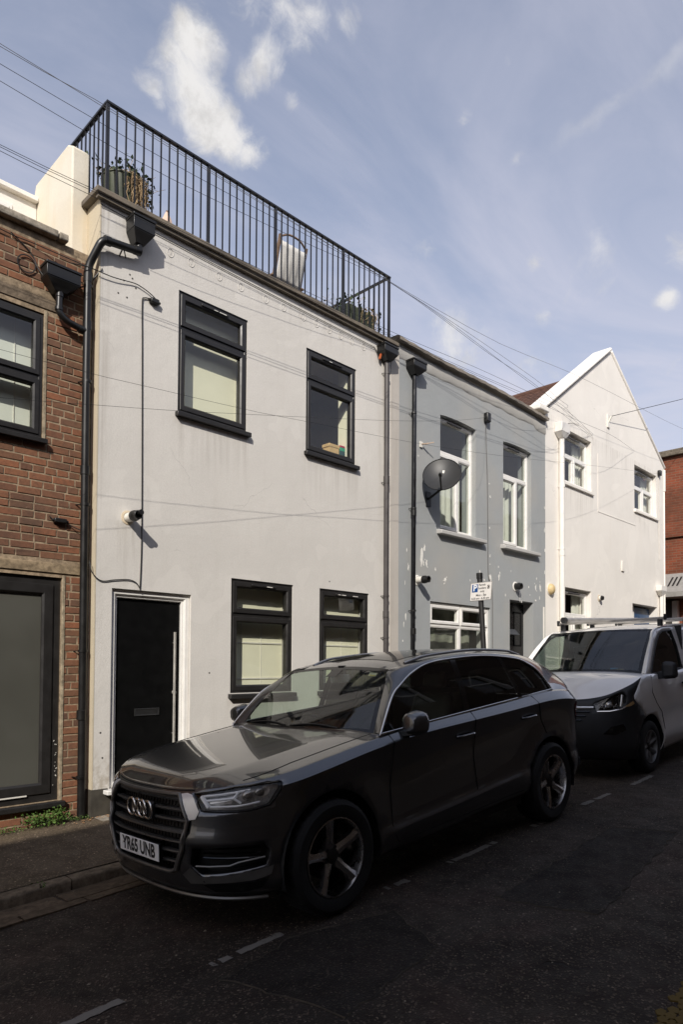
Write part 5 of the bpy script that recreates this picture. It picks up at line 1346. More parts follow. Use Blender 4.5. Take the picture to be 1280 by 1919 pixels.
MB().bar((bx0, lowy+0.0, 6.80), (bx1, lowy+0.0, 6.80), 0.03).build('cross_bar', WOOD, fc)
# pale folded parasol whose tip shows above the coping
pt = thing('folded_parasol', 'tip of a pale pink folded parasol standing behind the terrace railing', 'parasol', (1.15, 0.66, 6.16))
m = MB(); n = 10
m.grid(lambda i, k: (1.15+cos(2*pi*k/n)*(0.012, 0.045, 0.075, 0.085)[i]*(1+.25*(k % 2)), 0.66+sin(2*pi*k/n)*(0.012, 0.045, 0.075, 0.085)[i]*(1+.25*(k % 2)), (7.14, 7.05, 6.90, 6.5)[i]), range(4), range(n+1)); m.build('cloth', plain('pink_cloth', (0.66,0.48,0.38), 0.9, var=0.06), pt, smooth=60)
m = MB(); m.tube([(1.15,.66,6.16), (1.15,.66,7.16)], 0.012, 8); m.build('pole', WOOD, pt, smooth=40)
# weeds and litter at the foot of the walls
def weed(label, x, y, n, sp, seed, s=0.03, hgt=0.07):
    t = thing('weed', label, 'weed', (x, y, zpav(x, y)), 'weeds at the foot of the walls'); rn = random.Random(seed)
    m = MB(); leaves(m, rn, (x, y, zpav(x, y)+hgt*0.8), (sp, 0.035, hgt*0.4), n, s)
    for i in range(len(m.v)): vx, vy, vz = m.v[i]; m.v[i] = (vx, vy, max(vz, zpav(x, y)+0.003))
    tag(m.build('foliage', LEAF2, t), kind='stuff')
    m = MB()
    for k in range(8): m.tube([(x+rn.gauss(0,sp*.5), y, zpav(x,y)), (x+rn.gauss(0,sp), y-0.02, zpav(x,y)+hgt*rn.uniform(.6,1.3))], 0.0015, 4)
    tag(m.build('stems', LEAF, t), kind='stuff')
weed('broad clump of green weeds under the frosted shop window', -0.50, 0.045, 420, 0.085, 1, 0.026, 0.09)
weed('bright green weed between the shop window and the downpipe', -0.32, 0.03, 260, 0.045, 2, 0.028, 0.10)
weed('low moss and weeds around the foot of the black downpipe', -0.14, 0.02, 160, 0.08, 3, 0.016, 0.03)
weed('sparse dark weeds at the far left foot of the brick wall', -0.80, 0.06, 120, 0.10, 4, 0.018, 0.04)
weed('tiny sprout growing in the kerb joint', -1.10, KERB_Y-0.02, 22, 0.02, 5, 0.018, 0.03)
DRY = plain('dead_leaf', (0.32,0.18,0.09), 0.9, var=0.3)
rn = random.Random(31); m = MB()
for i in range(46):
    x = rn.uniform(-0.22, 0.55); y = -0.02-abs(rn.gauss(0, 0.05)); z = zpav(x, y)+0.006; a = rn.uniform(0, 6.28); s = rn.uniform(.008, .02)
    m.add([(x+cos(a)*s, y+sin(a)*s, z), (x-sin(a)*s*.6, y+cos(a)*s*.6, z+.006), (x-cos(a)*s, y-sin(a)*s, z+.002), (x+sin(a)*s*.6, y-cos(a)*s*.6, z+.008)], [(0,1,2,3)])
tag(m.build('leaf_litter', DRY), 'dry brown leaf litter along the foot of the pale wall', 'leaf litter', kind='stuff')
m = MB(); m.grid(lambda x, y: (x, y, zpav(x, y)+0.006), [0.02,.3,.6,.9,1.2,1.6], [-0.20,-0.10,-0.013]); tag(m.build('threshold_strip', CONCRETE, solid=0.006), kind='structure')

# ------------------------------------------------------------------ the dark SUV: its surfaces
# car space: x to the rear from the front axle, y across (street side negative), z up from the road
class Shell:
    """lower body wrapped round a plan outline: S runs round from the nose (street side negative), v from sill to belt"""
    def __init__(s, xf, Lf, nf, xr, Lr, nr, W, tabs):
        s.T = tabs; P = []
        for i in range(61):
            th = pi/2*(i/60)**1.15; P.append((xf+Lf-Lf*cos(th)**(2/nf) if i < 60 else xf+Lf, W*sin(th)**(2/nf)))
        x = xf+Lf
        while x < xr-Lr-0.06: x += 0.05; P.append((x, W))
        for i in range(61):
            th = pi/2*(1-(i/60)**0.87) if i < 60 else 0.0
            P.append((xr-Lr+Lr*cos(th)**(2/nr), W*sin(th)**(2/nr)))
        s.P = P; s.A = [0.0]
        for i in range(1, len(P)): s.A.append(s.A[-1]+math.hypot(P[i][0]-P[i-1][0], P[i][1]-P[i-1][1]))
        s.L = s.A[-1]
    def plan(s, S):
        S = abs(S); lo, hi = 0, len(s.A)-1
        while hi-lo > 1:
            k = (lo+hi)//2
            if s.A[k] <= S: lo = k
            else: hi = k
        d = s.A[hi]-s.A[lo]; t = 0 if d == 0 else (S-s.A[lo])/d
        x, y = lerp(s.P[lo][0], s.P[hi][0], t), lerp(s.P[lo][1], s.P[hi][1], t)
        def tan(k):
            a, b = s.P[max(k-1, 0)], s.P[min(k+1, len(s.P)-1)]
            if k == 0: a = (s.P[1][0], -s.P[1][1])
            if k == len(s.P)-1: b = (a[0], -a[1])
            return b[0]-a[0], b[1]-a[1]
        t0, t1 = tan(lo), tan(hi); l0, l1 = math.hypot(*t0) or 1, math.hypot(*t1) or 1
        tx, ty = lerp(t0[0]/l0, t1[0]/l1, t), lerp(t0[1]/l0, t1[1]/l1, t); l = math.hypot(tx, ty) or 1
        return x, y, -ty/l, tx/l                                # point and outward normal
    def z(s, x, v):
        T = s.T; zb, zl, zc, zt = spline(T['bot'], x), spline(T['lip'], x), spline(T['crease'], x), spline(T['top'], x)
        return interp([(0, zb), (0.12, zb+(zl-zb)*0.35), (0.30, zl), (0.36, zl+0.045), (0.85, zc), (1.0, zt)], v, False)
    def at(s, S, v):
        x, y, nx, ny = s.plan(S); z = s.z(x, v)
        wf = max(0, -nx)**1.6; wr = max(0, nx)**1.6; ws = max(0.0, 1-wf-wr)
        d = ws*(interp(s.T['side'], v)+(s.T['calm'](x, v) if 'calm' in s.T else 0.0))+wf*interp(s.T['front'], z)+wr*interp(s.T['rear'], z)
        for (hx, amp) in s.T.get('flare', ()):
            rr = math.hypot(x-hx, z-0.385); q = max(0.0, min(1.0, (0.74-rr)/0.28)); d -= ws*amp*q*q*(3-2*q)
        return (x-nx*d, (y-ny*d)*(1 if S >= 0 else -1), z)
    def S_x(s, x, near=True):
        """S of a station x along the side"""
        best = min(range(len(s.P)), key=lambda k: abs(s.P[k][0]-x)); k = max(1, min(best, len(s.P)-1))
        a, b = s.P[k-1], s.P[k]
        if not (min(a[0], b[0]) <= x <= max(a[0], b[0])) and k+1 < len(s.P): a, b, k = s.P[k], s.P[k+1], k+1
        t = (x-a[0])/((b[0]-a[0]) or 1); S = lerp(s.A[k-1], s.A[k], t); return -S if near else S
    def v_z(s, x, z):
        lo, hi = 0.0, 1.0
        for _ in range(22):
            m = (lo+hi)/2
            if s.z(x, m) < z: lo = m
            else: hi = m
        return (lo+hi)/2
CAR_TABS = {
 'bot': [(-.965,.24),(.5,.255),(2.4,.285),(4.085,.34)],
 'lip': [(-.965,.40),(.64,.432),(2.39,.537),(4.085,.60)],
 'crease': [(-.965,.845),(-.6,.90),(0,.985),(.58,1.060),(1.6,1.118),(2.6,1.160),(3.3,1.170),(4.085,1.05)],
 'top': [(-.965,.900),(-.6,.962),(0,1.045),(.58,1.118),(1.68,1.188),(2.6,1.238),(3.3,1.260),(4.085,1.15)],
 'side': [(0,.075),(.12,.040),(.26,.004),(.30,.0),(.325,.011),(.35,.022),(.40,.030),(.55,.040),(.72,.030),(.82,.010),(.85,.004),(.87,.012),(1.0,.078)],
 'front': [(.20,.16),(.26,.075),(.30,.05),(.36,.035),(.45,.014),(.56,.008),(.605,.0),(.635,.003),(.665,.024),(.74,.028),(.80,.036),(.86,.054),(.905,.095),(.93,.11),(1.0,.13),(1.1,.15)],
 'rear': [(.30,.10),(.40,.04),(.55,.010),(.75,.012),(.95,.035),(1.10,.07),(1.2,.11)],
 'flare': ((0.0,.016),(2.994,.016)),
}
def calm(x, v):
    """the lower door lip fades out towards the wheels"""
    k = max(0.0, min(1.0, max((0.62-x)/0.25, (x-2.35)/0.25))); return k*0.038*max(0.0, 1-abs(v-0.30)/0.12)
CAR_TABS['calm'] = calm
BODY = Shell(-.910, .745, 2.6, 4.085, .72, 2.5, .978, CAR_TABS)
def car_yb(x): return interp([(-1,.90),(2.6,.903),(3.2,.885),(3.7,.80),(4.0,.72)], x)
def car_zb(x): return spline(CAR_TABS['top'], x)
def car_side(x, z):
    """half width of the glasshouse"""
    h = z-car_zb(x); return car_yb(x)-0.30*h-0.28*h*abs(h)

# ------------------------------------------------------------------ building vehicles
def fillg(outline, holes, xs, ys, bstep, margin):
    """like fill(), with the inner points on given columns and rows"""
    loops = [resample(outline, bstep)]+[resample(h, bstep) for h in holes]
    pts, edges = [], []
    for lp in loops:
        b = len(pts); pts += lp; edges += [(b+i, b+(i+1) % len(lp)) for i in range(len(lp))]
    cell = {}
    for p in pts: cell.setdefault((int(p[0]//margin), int(p[1]//margin)), []).append(p)
    def near(x, y):
        cx, cy = int(x//margin), int(y//margin)
        return any(math.hypot(p[0]-x, p[1]-y) < margin for i in (-1,0,1) for j in (-1,0,1) for p in cell.get((cx+i, cy+j), ()))
    for x in xs:
        for y in ys:
            if not near(x, y) and inside((x, y), outline) and not any(inside((x, y), h) for h in holes): pts.append((x, y))
    r = delaunay_2d_cdt([Vector(p) for p in pts], edges, [], 1, 1e-7)
    V = [tuple(v) for v in r[0]]; T = []
    for f in r[2]:
        c = (sum(V[i][0] for i in f)/len(f), sum(V[i][1] for i in f)/len(f))
        if inside(c, outline) and not any(inside(c, h) for h in holes): T.append(tuple(f))
    return V, T
def rng_(a, b, st):
    n = max(1, int(round((b-a)/st))); return [lerp(a, b, i/n) for i in range(n+1)]
def patch(name, mat, parent, surf, outline, holes=(), xs=None, ys=None, st=0.05, bst=None, centre=(1.5,0,0.8), solid=0.0, ang=32, margin=None):
    ox = [p[0] for p in outline]; oy = [p[1] for p in outline]
    xs = xs or rng_(min(ox), max(ox), st); ys = ys or rng_(min(oy), max(oy), st)
    V, T = fillg(outline, holes, xs, ys, bst or st, margin or st*0.45)
    P = [Vector(surf(*p)) for p in V]; C = Vector(centre)
    tot = 0.0
    for f in T:
        a, b, c = P[f[0]], P[f[1]], P[f[2]]; n = (b-a).cross(c-a); tot += n.dot((a+b+c)/3-C)
    m = MB(); m.add(P, [f if tot > 0 else f[::-1] for f in T])
    return m.build(name, mat, parent, smooth=ang, local=True, solid=solid, fix=False)
def smooth_line(pts, n=6):
    out = []
    for i in range(len(pts)-1):
        a, b, c, d = [Vector(pts[max(0, min(len(pts)-1, k))]) for k in (i-1, i, i+1, i+2)]
        for k in range(n):
            t = k/n; out.append(0.5*((2*b)+(c-a)*t+(2*a-5*b+4*c-d)*t*t+(3*b-a-3*c+d)*t**3))
    return out+[Vector(pts[-1])]
def wheel(root, hub, r, w, rimr, spokes, tyre_m, rim_m, dark_m, out=-1, twist=0.0):
    """one wheel; its outer face looks towards y = out"""
    hx, hy, hz = hub
    def Y(t): return hy+out*t
    m = MB(); prof = [(rimr*0.98, -w*.45), (rimr+0.01, -w*.49), (r*0.90, -w*.50), (r*0.975, -w*.43), (r, -w*.30), (r*1.003, 0), (r, w*.30), (r*0.975, w*.43), (r*0.90, w*.50), (rimr+0.02, w*.485), (rimr*0.985, w*.44)]
    m.lathe([(a, hy*0+out*b) for a, b in prof], (hx, hy, hz), 'y', 40)
    for k in range(40):
        a = 2*pi*k/40
        m.bar((hx+cos(a)*r*1.0, Y(-w*.36), hz+sin(a)*r*1.0), (hx+cos(a+.05)*r*1.0, Y(w*.36), hz+sin(a+.05)*r*1.0), 0.012, 0.006, (cos(a), 0, sin(a)))
    wh = m.build('wheel', tyre_m, root, smooth=35, local=True)
    m = MB(); m.lathe([(rimr*0.985, out*w*.44), (rimr, out*w*.47), (rimr*0.965, out*w*.475), (rimr*0.94, out*w*.40), (rimr*0.90, -out*w*.35)], (hx, hy, hz), 'y', 48); m.build('rim', rim_m, wh, smooth=35, local=True)
    m = MB(); m.lathe([(0.0, -out*w*.05), (rimr*.62, -out*w*.05), (rimr*.62, out*w*.02), (0.0, out*w*.02)], (hx, hy, hz), 'y', 32); m.build('brake_disc', dark_m, wh, smooth=35, local=True)
    for k in range(spokes):
        a = 2*pi*k/spokes+twist; c, s = cos(a), sin(a)
        def P(rad, tan, d): return (hx+c*rad-s*tan, Y(d), hz+s*rad+c*tan)
        m = MB(); R0, R1 = rimr*.16, rimr*.955
        f0, f1 = w*.36, w*.44                                   # each spoke: a ridge between two sloping faces
        ring_ = []
        for rad, hw, d in ((R0, rimr*.19, w*.30), (rimr*.45, rimr*.14, w*.36), (rimr*.75, rimr*.13, w*.42), (R1, rimr*.185, w*.43)):
            ring_.append([P(rad, -hw, d-0.045), P(rad, -hw*.82, d-0.006), P(rad, hw*.10, d+0.004), P(rad, hw*.82, d-0.016), P(rad, hw, d-0.05)])
        b = 0
        for q in ring_: m.v += q
        for i in range(3):
            for j in range(4): m.f.append((i*5+j, i*5+j+1, (i+1)*5+j+1, (i+1)*5+j)); m.m.append(0)
        m.build('spoke', rim_m, wh, smooth=22, local=True)
    m = MB(); m.lathe([(0.0, out*w*.345), (rimr*.14, out*w*.345), (rimr*.20, out*w*.32), (rimr*.22, out*w*.24)], (hx, hy, hz), 'y', 24); m.build('hub_cap', dark_m, wh, smooth=35, local=True)
    m = MB()
    for k in range(5):
        a = 2*pi*k/5+twist+.63; m.lathe([(0, out*w*.335), (0.011, out*w*.335), (0.012, out*w*.30)], (hx+cos(a)*rimr*.235, hy, hz+sin(a)*rimr*.235), 'y', 8)
    m.build('wheel_bolts', dark_m, wh, smooth=35, local=True)
    return wh
def car_paint(name, col, metal, rough, flake=0.0):
    m = Mat(name, col, rough, metal, 0.5, 1.0, 0.025)
    v = m.coord('Object')
    dust = m.noise(v, 3.0, 6, 0.65)
    m.color(m.mix(m.rng(dust, 0.42, 0.78, 0.0, 0.07), col, (0.16,0.14,0.12)))
    if flake: m.rough(m.rng(m.noise(v, 900, 1), 0.3, 0.7, rough-flake, rough+flake))
    m.L(m.rng(dust, 0.35, 0.75, 0.008, 0.035), m.p.inputs['Coat Roughness'])
    m.set('Coat IOR', 1.65)
    return m.m
PAINT = car_paint('graphite_paint', (0.084,0.085,0.088), 0.80, 0.30, 0.04)
TRIM = plain('black_trim_plastic', (0.010,0.010,0.010), 0.5, var=0.15)
GLOSSB = plain('gloss_black', (0.006,0.006,0.006), 0.08, var=0)
SATIN = plain('satin_grey_trim', (0.17,0.165,0.155), 0.35, metal=0.6, var=0.08)
CHROME = plain('chrome', (0.70,0.69,0.67), 0.10, metal=1.0, var=0.02)
SILVER = plain('satin_silver', (0.86,0.85,0.83), 0.30, metal=0.35, var=0.0)
RUBBER = plain('tyre_rubber', (0.011,0.011,0.011), 0.75, var=0.3, scale=12)
ALLOY = plain('alloy_grey', (0.50,0.485,0.47), 0.26, metal=1.0, var=0.08)
DISC = plain('brake_dark', (0.02,0.018,0.017), 0.55, metal=0.4)
CABIN = plain('cabin_black', (0.014,0.014,0.014), 0.8, var=0.1)
LEATHER = plain('grey_seat', (0.075,0.072,0.066), 0.7, var=0.1)
WINDSCREEN = glass('windscreen_glass', (0.86,0.92,0.86), 0.09, wave=0.01, dirt=0.05)
SIDEGLASS = glass('side_window_glass', (0.62,0.70,0.64), 0.09, wave=0.01)
PRIVACY = glass('dark_tinted_glass', (0.05,0.052,0.05), 0.07, wave=0.01)
LENS = glass('lamp_lens', (0.98,0.98,0.98), 0.04, wave=0.0)
LAMPW = plain('lamp_white', (0.92,0.91,0.88), 0.15, var=0.0)
GAP = plain('panel_gap', (0.003,0.003,0.003), 0.9, var=0)

# ---- the SUV
ANG = atan(SLOPE); TILT = radians(1.3)
suv = thing('parked_suv', 'dark grey five-door SUV with four-ring badge parked facing left at the kerb', 'car', (0.079, -2.525, zr(0.079)+0.004-0.95*sin(TILT)), rot=(-TILT, -ANG, 0))
K = 0.85                                                        # height of the v axis in metres, so that S and v are alike
def bs(S, q): return BODY.at(S, max(0.0, min(1.0, q/K)))
def bs_in(d):
    def f(S, q):
        p = Vector(BODY.at(S, max(0, min(1, q/K)))); x, y, nx, ny = BODY.plan(S); sg = 1 if S >= 0 else -1
        return (p.x-nx*d, p.y-ny*d*sg, p.z)
    return f
HUBS = (0.0, 2.994); HZ = 0.382; AR = 0.445
def arch_pts(hx, side, r=AR, n=26):
    out = []
    for i in range(n+1):
        a = pi*1.13-(pi*1.26)*i/n
        x, z = hx+r*cos(a), HZ+r*sin(a)*1.0
        if z > BODY.z(x, 0)+0.004: out.append((BODY.S_x(x)*-1*side, BODY.v_z(x, z)*K))
    return out
def Sv(side, S, z):
    x = BODY.plan(S)[0]; return (side*S, BODY.v_z(x, z)*K)
LB = BODY.L
outline = [(-LB, 0.0)]
for hx in (HUBS[1], HUBS[0]):
    outline += arch_pts(hx, -1)[::-1]
for hx in HUBS: outline += arch_pts(hx, 1)
outline += [(LB, 0.0), (LB, K), (-LB, K)]
GR = [(.405,.880),(.505,.735),(.465,.56),(.390,.412),(.335,.392)]   # grille: |S|, z
grille = [Sv(1, S, z) for S, z in GR]+[Sv(-1, S, z) for S, z in reversed(GR)]
HLP = [(.530,.889),(.844,.930),(1.07,.946),(1.172,.950),(1.155,.905),(1.083,.818),(.96,.795),(.85,.788),(.612,.794)]
FGP = [(.545,.562),(.75,.575),(1.03,.588),(1.065,.54),(1.04,.452),(.82,.42),(.60,.398),(.525,.455)]
LIPP = [(.62,.352),(1.02,.352),(1.08,.395),(1.05,.335),(.98,.305),(.72,.300)]
holes = [grille]
for sd in (-1, 1):
    holes += [[Sv(sd, S, z) for S, z in HLP], [Sv(sd, S, z) for S, z in FGP]]
rows = [K*v for v in (.03,.06,.12,.18,.24,.28,.30,.315,.33,.35,.375,.42,.48,.54,.60,.66,.72,.77,.82,.85,.87,.90,.94,.97)]
cols = rng_(-LB, LB, 0.045)
patch('body', PAINT, suv, bs, outline, holes, cols, rows, bst=0.03, margin=0.016, solid=0.010, ang=28)
# bonnet
def ringpt(S): return BODY.at(S, 1.0)
S_END = -BODY.S_x(0.62)
HOODC = [(-.82,.900),(-.74,.948),(-.58,1.003),(-.1,1.085),(.62,1.160)]
def BB(x, z): return max(0.0, spline(HOODC, x)-z)
def ff(t):
    t = abs(t); tc = .70
    return 1-.14*(t/tc)**2 if t < tc else .86*(1-((t-tc)/(1-tc))**1.12)
def hood(S, t):
    x, y, z = ringpt(S); x2 = min(x, 0.455+0.115*t*t)
    return (x2, y*t, z+BB(x, z)*ff(t))
us = [S_END*(i/46)**1.25 for i in range(47)]; us[0] = 0.004
ts = [-1,-.985,-.95,-.9,-.84,-.78,-.74,-.70,-.66,-.6,-.5,-.4,-.3,-.2,-.1,0]; ts = ts+[-t for t in ts[-2::-1]]
m = MB(); m.grid(lambda S, t: hood(S, t), us, ts); m.build('bonnet', PAINT, suv, smooth=28, local=True)
for sd in (-1, 1):                                              # shut lines of the bonnet
    pts = []
    for i in range(30):
        S = lerp(.93, S_END-0.05, i/29); t = lerp(.955, .90, min(1, i/10)); p = hood(S, sd*t); pts.append((p[0], p[1], p[2]-0.0015))
    m = MB(); m.tube(pts, 0.0045, 6); m.build('shut_line', GAP, suv, local=True)
pts = [Vector(hood(.004+i*.03, sd_)) for sd_ in (0,) for i in range(1)]
m = MB(); m.tube([Vector(bs(S, K*.965))+Vector((-.002,0,0)) for S in rng_(-.52, .52, .05)], 0.004, 6); m.build('shut_line', GAP, suv, local=True)
# windscreen, roof, pillars
def ws(a, b, d=0.0):
    p = Vector((.465+.125*a*a, .805*a, 1.136-.012*a*a)); q = Vector((1.085-.035*a*a, .585*a, 1.608-.030*a*a))
    r = p.lerp(q, b); bow = 4*b*(1-b)*0.028+0.0; return (r.x-bow*.5, r.y+0.012*a*4*b*(1-b), r.z+bow*.7-d)
def roof_c(x): return interp([(1.085,1.608),(1.25,1.655),(1.6,1.705),(2.2,1.728),(2.8,1.708),(3.15,1.670),(3.5,1.592),(3.82,1.482)], x)
def roof_y(x): return interp([(1.085,.585),(1.3,.602),(1.7,.615),(2.2,.618),(2.8,.605),(3.4,.575),(3.82,.54)], x)
def roof(x, t): return (x-(.035*t*t if x < 1.2 else .035*t*t*max(0, 1-(x-1.2)/.3)), roof_y(x)*t, roof_c(x)-.052*abs(t)**2.2)
aa = rng_(-1, 1, .125)
m = MB(); m.grid(lambda a, b: ws(a, b), aa, rng_(0, 1, .1)); m.build('windscreen', WINDSCREEN, suv, smooth=60, local=True, fix=False)
m = MB()                                                        # black band round the screen
for (b0, b1) in ((-.005, .05), (.945, 1.005)): m.grid(lambda a, b: ws(a, b, -.002), aa, [b0, b1])
for sd in (-1, 1): m.grid(lambda a, b: ws(sd*a, b, -.002), [.955, 1.003], rng_(0, 1, .1))
m.grid(lambda a, b: ws(a, b, -.003), rng_(-.10, .10, .05), [.80, .945])
m.build('windscreen_band', GLOSSB, suv, smooth=60, local=True)
m = MB(); m.grid(lambda x, t: roof(x, t), rng_(1.085, 3.82, .09), ts); m.build('roof', PAINT, suv, smooth=40, local=True)
m = MB(); m.grid(lambda x, t: (lambda p: (p[0], p[1], p[2]+.003))(roof(x, t)), rng_(1.30, 2.75, .1), rng_(-.72, .72, .12)); m.build('glass_roof', GLOSSB, suv, smooth=40, local=True)
OUT = [(.55,1.112),(.66,1.235),(.822,1.392),(.95,1.463),(1.13,1.543),(1.39,1.612),(1.76,1.640),(2.24,1.645),(2.715,1.600),(2.90,1.540),(3.04,1.455),(3.185,1.272)]
def side_pt(x, z, sd, d=0.0): return Vector((x, sd*(car_side(x, z)+d), z))
for sd in (-1, 1):
    I = [Vector(ws(sd, b)) for b in (0, .25, .5, .75, 1)]+[Vector(roof(x, sd)) for x in (1.30, 1.68, 2.2, 2.72, 3.1, 3.5, 3.82)]+[Vector((3.90, sd*.60, 1.33)), Vector(BODY.at(sd*-BODY.S_x(4.0), 1.0))]
    O = [side_pt(x, z, sd) for x, z in OUT]+[Vector(BODY.at(sd*-BODY.S_x(3.55), 1.0)), Vector(BODY.at(sd*-BODY.S_x(3.90), 1.0))]
    I, O = smooth_line(I, 4), smooth_line(O, 4)
    def strip(k, v):
        p, q = I[k], O[k]; r = p.lerp(q, v); bulge = .022*4*v*(1-v); n = Vector((0, sd*.75, .66)); return r+n*bulge
    m = MB(); m.grid(strip, range(len(I)), [0,.12,.25,.4,.55,.7,.85,1]); m.build('pillar_rail', PAINT, suv, smooth=40, local=True)
    # bright strip round the side glass
    P = smooth_line([side_pt(x, z, sd, .004) for x, z in OUT[:-1]+[(3.185,1.272)]], 5)
    low = [side_pt(x, car_zb(x)+.012, sd, .006) for x in rng_(3.15, .56, .1)]
    m = MB(); m.tube(P+low[1:], 0.0095, 8, closed=True); m.build('window_strip', CHROME, suv, smooth=50, local=True)
    # side glass and pillars between
    gs = lambda x, z: side_pt(x, z, sd, -.004)
    zb = lambda x: car_zb(x)+.008
    topz = lambda x: interp([(p[0], p[1]) for p in OUT], x)-.004
    def panel(name, mat, xa_t, xa_b, xb_t, xb_b, d=0.0):
        n = 12; tp = [(lerp(xa_t, xb_t, i/n), topz(lerp(xa_t, xb_t, i/n))) for i in range(n+1)]; bt = [(lerp(xb_b, xa_b, i/n), zb(lerp(xb_b, xa_b, i/n))) for i in range(n+1)]
        return patch(name, mat, suv, lambda x, z: side_pt(x, z, sd, d-.004), tp+bt, (), st=.09, centre=(1.7,0,1.3), ang=60)
    fr = [(p[0], p[1]) for p in OUT if p[0] <= 1.6]
    ol = [(x+.01, z-.004) for x, z in fr]+[(1.712, topz(1.712)), (1.632, zb(1.632))]+[(x, zb(x)) for x in rng_(1.55, .60, .1)]
    patch('front_door_glass', SIDEGLASS, suv, gs, ol, (), st=.09, centre=(1.7,0,1.3), ang=60)
    panel('door_pillar', GLOSSB, 1.712, 1.632, 1.792, 1.714, .003)
    panel('rear_door_glass', PRIVACY, 1.792, 1.714, 2.44, 2.52)
    panel('quarter_pillar', GLOSSB, 2.44, 2.52, 2.487, 2.585, .003)
    ol = [(2.487, topz(2.487))]+[(x, z-.004) for x, z in OUT if x > 2.55][:-1]+[(3.17, zb(3.17))]+[(x, zb(x)) for x in rng_(3.1, 2.585, .1)]
    patch('quarter_glass', PRIVACY, suv, gs, ol, (), st=.09, centre=(1.7,0,1.3), ang=60)
    # roof rail
    rr = smooth_line([Vector(roof(1.30, sd*.93))+Vector((0,0,.0)), Vector(roof(1.42, sd*.95))+Vector((0,0,.014)), Vector(roof(1.6, sd*.96))+Vector((0,0,.022)), Vector(roof(2.2, sd*.96))+Vector((0,0,.024)), Vector(roof(2.8, sd*.96))+Vector((0,0,.022)), Vector(roof(3.0, sd*.95))+Vector((0,0,.012)), Vector(roof(3.15, sd*.94))], 6)
    m = MB(); m.tube(rr, 0.013, 8); m.build('roof_rail', plain('rail_aluminium', (0.50,0.49,0.47), 0.35, metal=0.7, var=0.05) if 'rail_aluminium' not in bpy.data.materials else bpy.data.materials['rail_aluminium'], suv, smooth=50, local=True)
    # panel gaps, handles, sill
    def gapline(pts, name='shut_line', d=0.001, r=.0035, mat=GAP):
        m = MB(); q = []
        for S, v in pts:
            p = Vector(BODY.at(sd*S, v)); x, y, nx, ny = BODY.plan(sd*S); q.append((p.x+nx*d, p.y+ny*d*sd, p.z))
        m.tube(q, r, 5); m.build(name, mat, suv, local=True)
    SX_ = lambda x: -BODY.S_x(x)
    gapline([(SX_(x), v) for x, v in ((.64,.99),(.63,.85),(.60,.6),(.585,.36),(.60,.24),(.66,.14))])
    gapline([(SX_(x), v) for x, v in ((1.715,.99),(1.69,.85),(1.68,.6),(1.70,.36),(1.70,.14))])
    gapline([(SX_(x), v) for x, v in ((2.735,.99),(2.765,.85),(2.83,.7),(2.915,.585))])
    gapline([(SX_(x), .14) for x in rng_(.66, 2.45, .15)])
    for xa, xb in ((1.435,1.668), (2.470,2.705)):
        xm = (xa+xb)/2; vv = .760
        pts = smooth_line([Vector(BODY.at(sd*SX_(x), vv))+Vector((0, sd*o, 0)) for x, o in ((xa,.0),(xa+.03,.026),(xm,.032),(xb-.03,.026),(xb,.0))], 4)
        m = MB(); m.tube(pts, 0.014, 8); hd = m.build('door_handle', PAINT, suv, smooth=50, local=True)
        m = MB(); m.tube([p+Vector((0, sd*.013, .004)) for p in pts[4:-4]], 0.0035, 6); m.build('handle_strip', CHROME, hd, smooth=50, local=True)
    # mirror
    mx, my, mz = 0.76, sd*1.030, 1.185
    m = MB(); q = []
    for (x, yi, yo, z0, z1) in ((mx-.078,-.02,.085,-.050,.060), (mx-.070,-.045,.105,-.075,.088), (mx+.060,-.060,.125,-.100,.112), (mx+.078,-.050,.115,-.090,.102)):
        q.append([(x, my+sd*yi, mz+z0), (x, my+sd*lerp(yi, yo, .75), mz+z0*.85), (x, my+sd*yo, mz+z0*.55), (x, my+sd*(yo+.006), mz+z1*.35), (x, my+sd*yo*.88, mz+z1*.80), (x, my+sd*lerp(yi, yo, .45), mz+z1), (x, my+sd*yi, mz+z1*.94)])
    for r_ in q: m.v += r_
    for i in range(3):
        for j in range(7): m.f.append((i*7+j, i*7+(j+1) % 7, (i+1)*7+(j+1) % 7, (i+1)*7+j)); m.m.append(0)
    m.f += [tuple(range(7)), tuple(range(21, 28))]; m.m += [0, 0]
    mr = m.build('door_mirror', PAINT, suv, smooth=50, local=True, subsurf=1)
    m = MB(); m.hexa([(mx-.02,my-sd*.13,mz-.10),(mx+.07,my-sd*.13,mz-.10),(mx+.06,my+sd*.02,mz-.085),(mx-.01,my+sd*.02,mz-.085),(mx-.01,my-sd*.13,mz-.055),(mx+.06,my-sd*.13,mz-.055),(mx+.05,my+sd*.02,mz-.05),(mx,my+sd*.02,mz-.05)]); m.build('mirror_foot', TRIM, mr, local=True, bevel=.008)
    m = MB(); m.hexa([(mx+.0765,my-sd*.025,mz-.05),(mx+.0775,my-sd*.025,mz-.05),(mx+.0775,my+sd*.105,mz-.035),(mx+.0765,my+sd*.105,mz-.035),(mx+.0765,my-sd*.02,mz+.075),(mx+.0775,my-sd*.02,mz+.075),(mx+.0775,my+sd*.095,mz+.08),(mx+.0765,my+sd*.095,mz+.08)]); m.build('mirror_glass', CHROME, mr, local=True)
    # arch lining and wheels
    for hx in HUBS:
        m = MB(); m.lathe([(AR+.006, 0.0), (AR+.006, -sd*.42)], (hx, sd*.955, HZ), 'y', 30, a0=-.25, a1=pi+.25); m.lathe([(AR+.006, -sd*.42), (.02, -sd*.42)], (hx, sd*.955, HZ), 'y', 30, a0=-.25, a1=pi+.25)
        m.build('arch_lining', TRIM, suv, local=True)
        wheel(suv, (hx, sd*.838, HZ), 0.382, 0.275, 0.262, 5, RUBBER, ALLOY, DISC, sd, 1.72 if hx == 0 else 1.95)
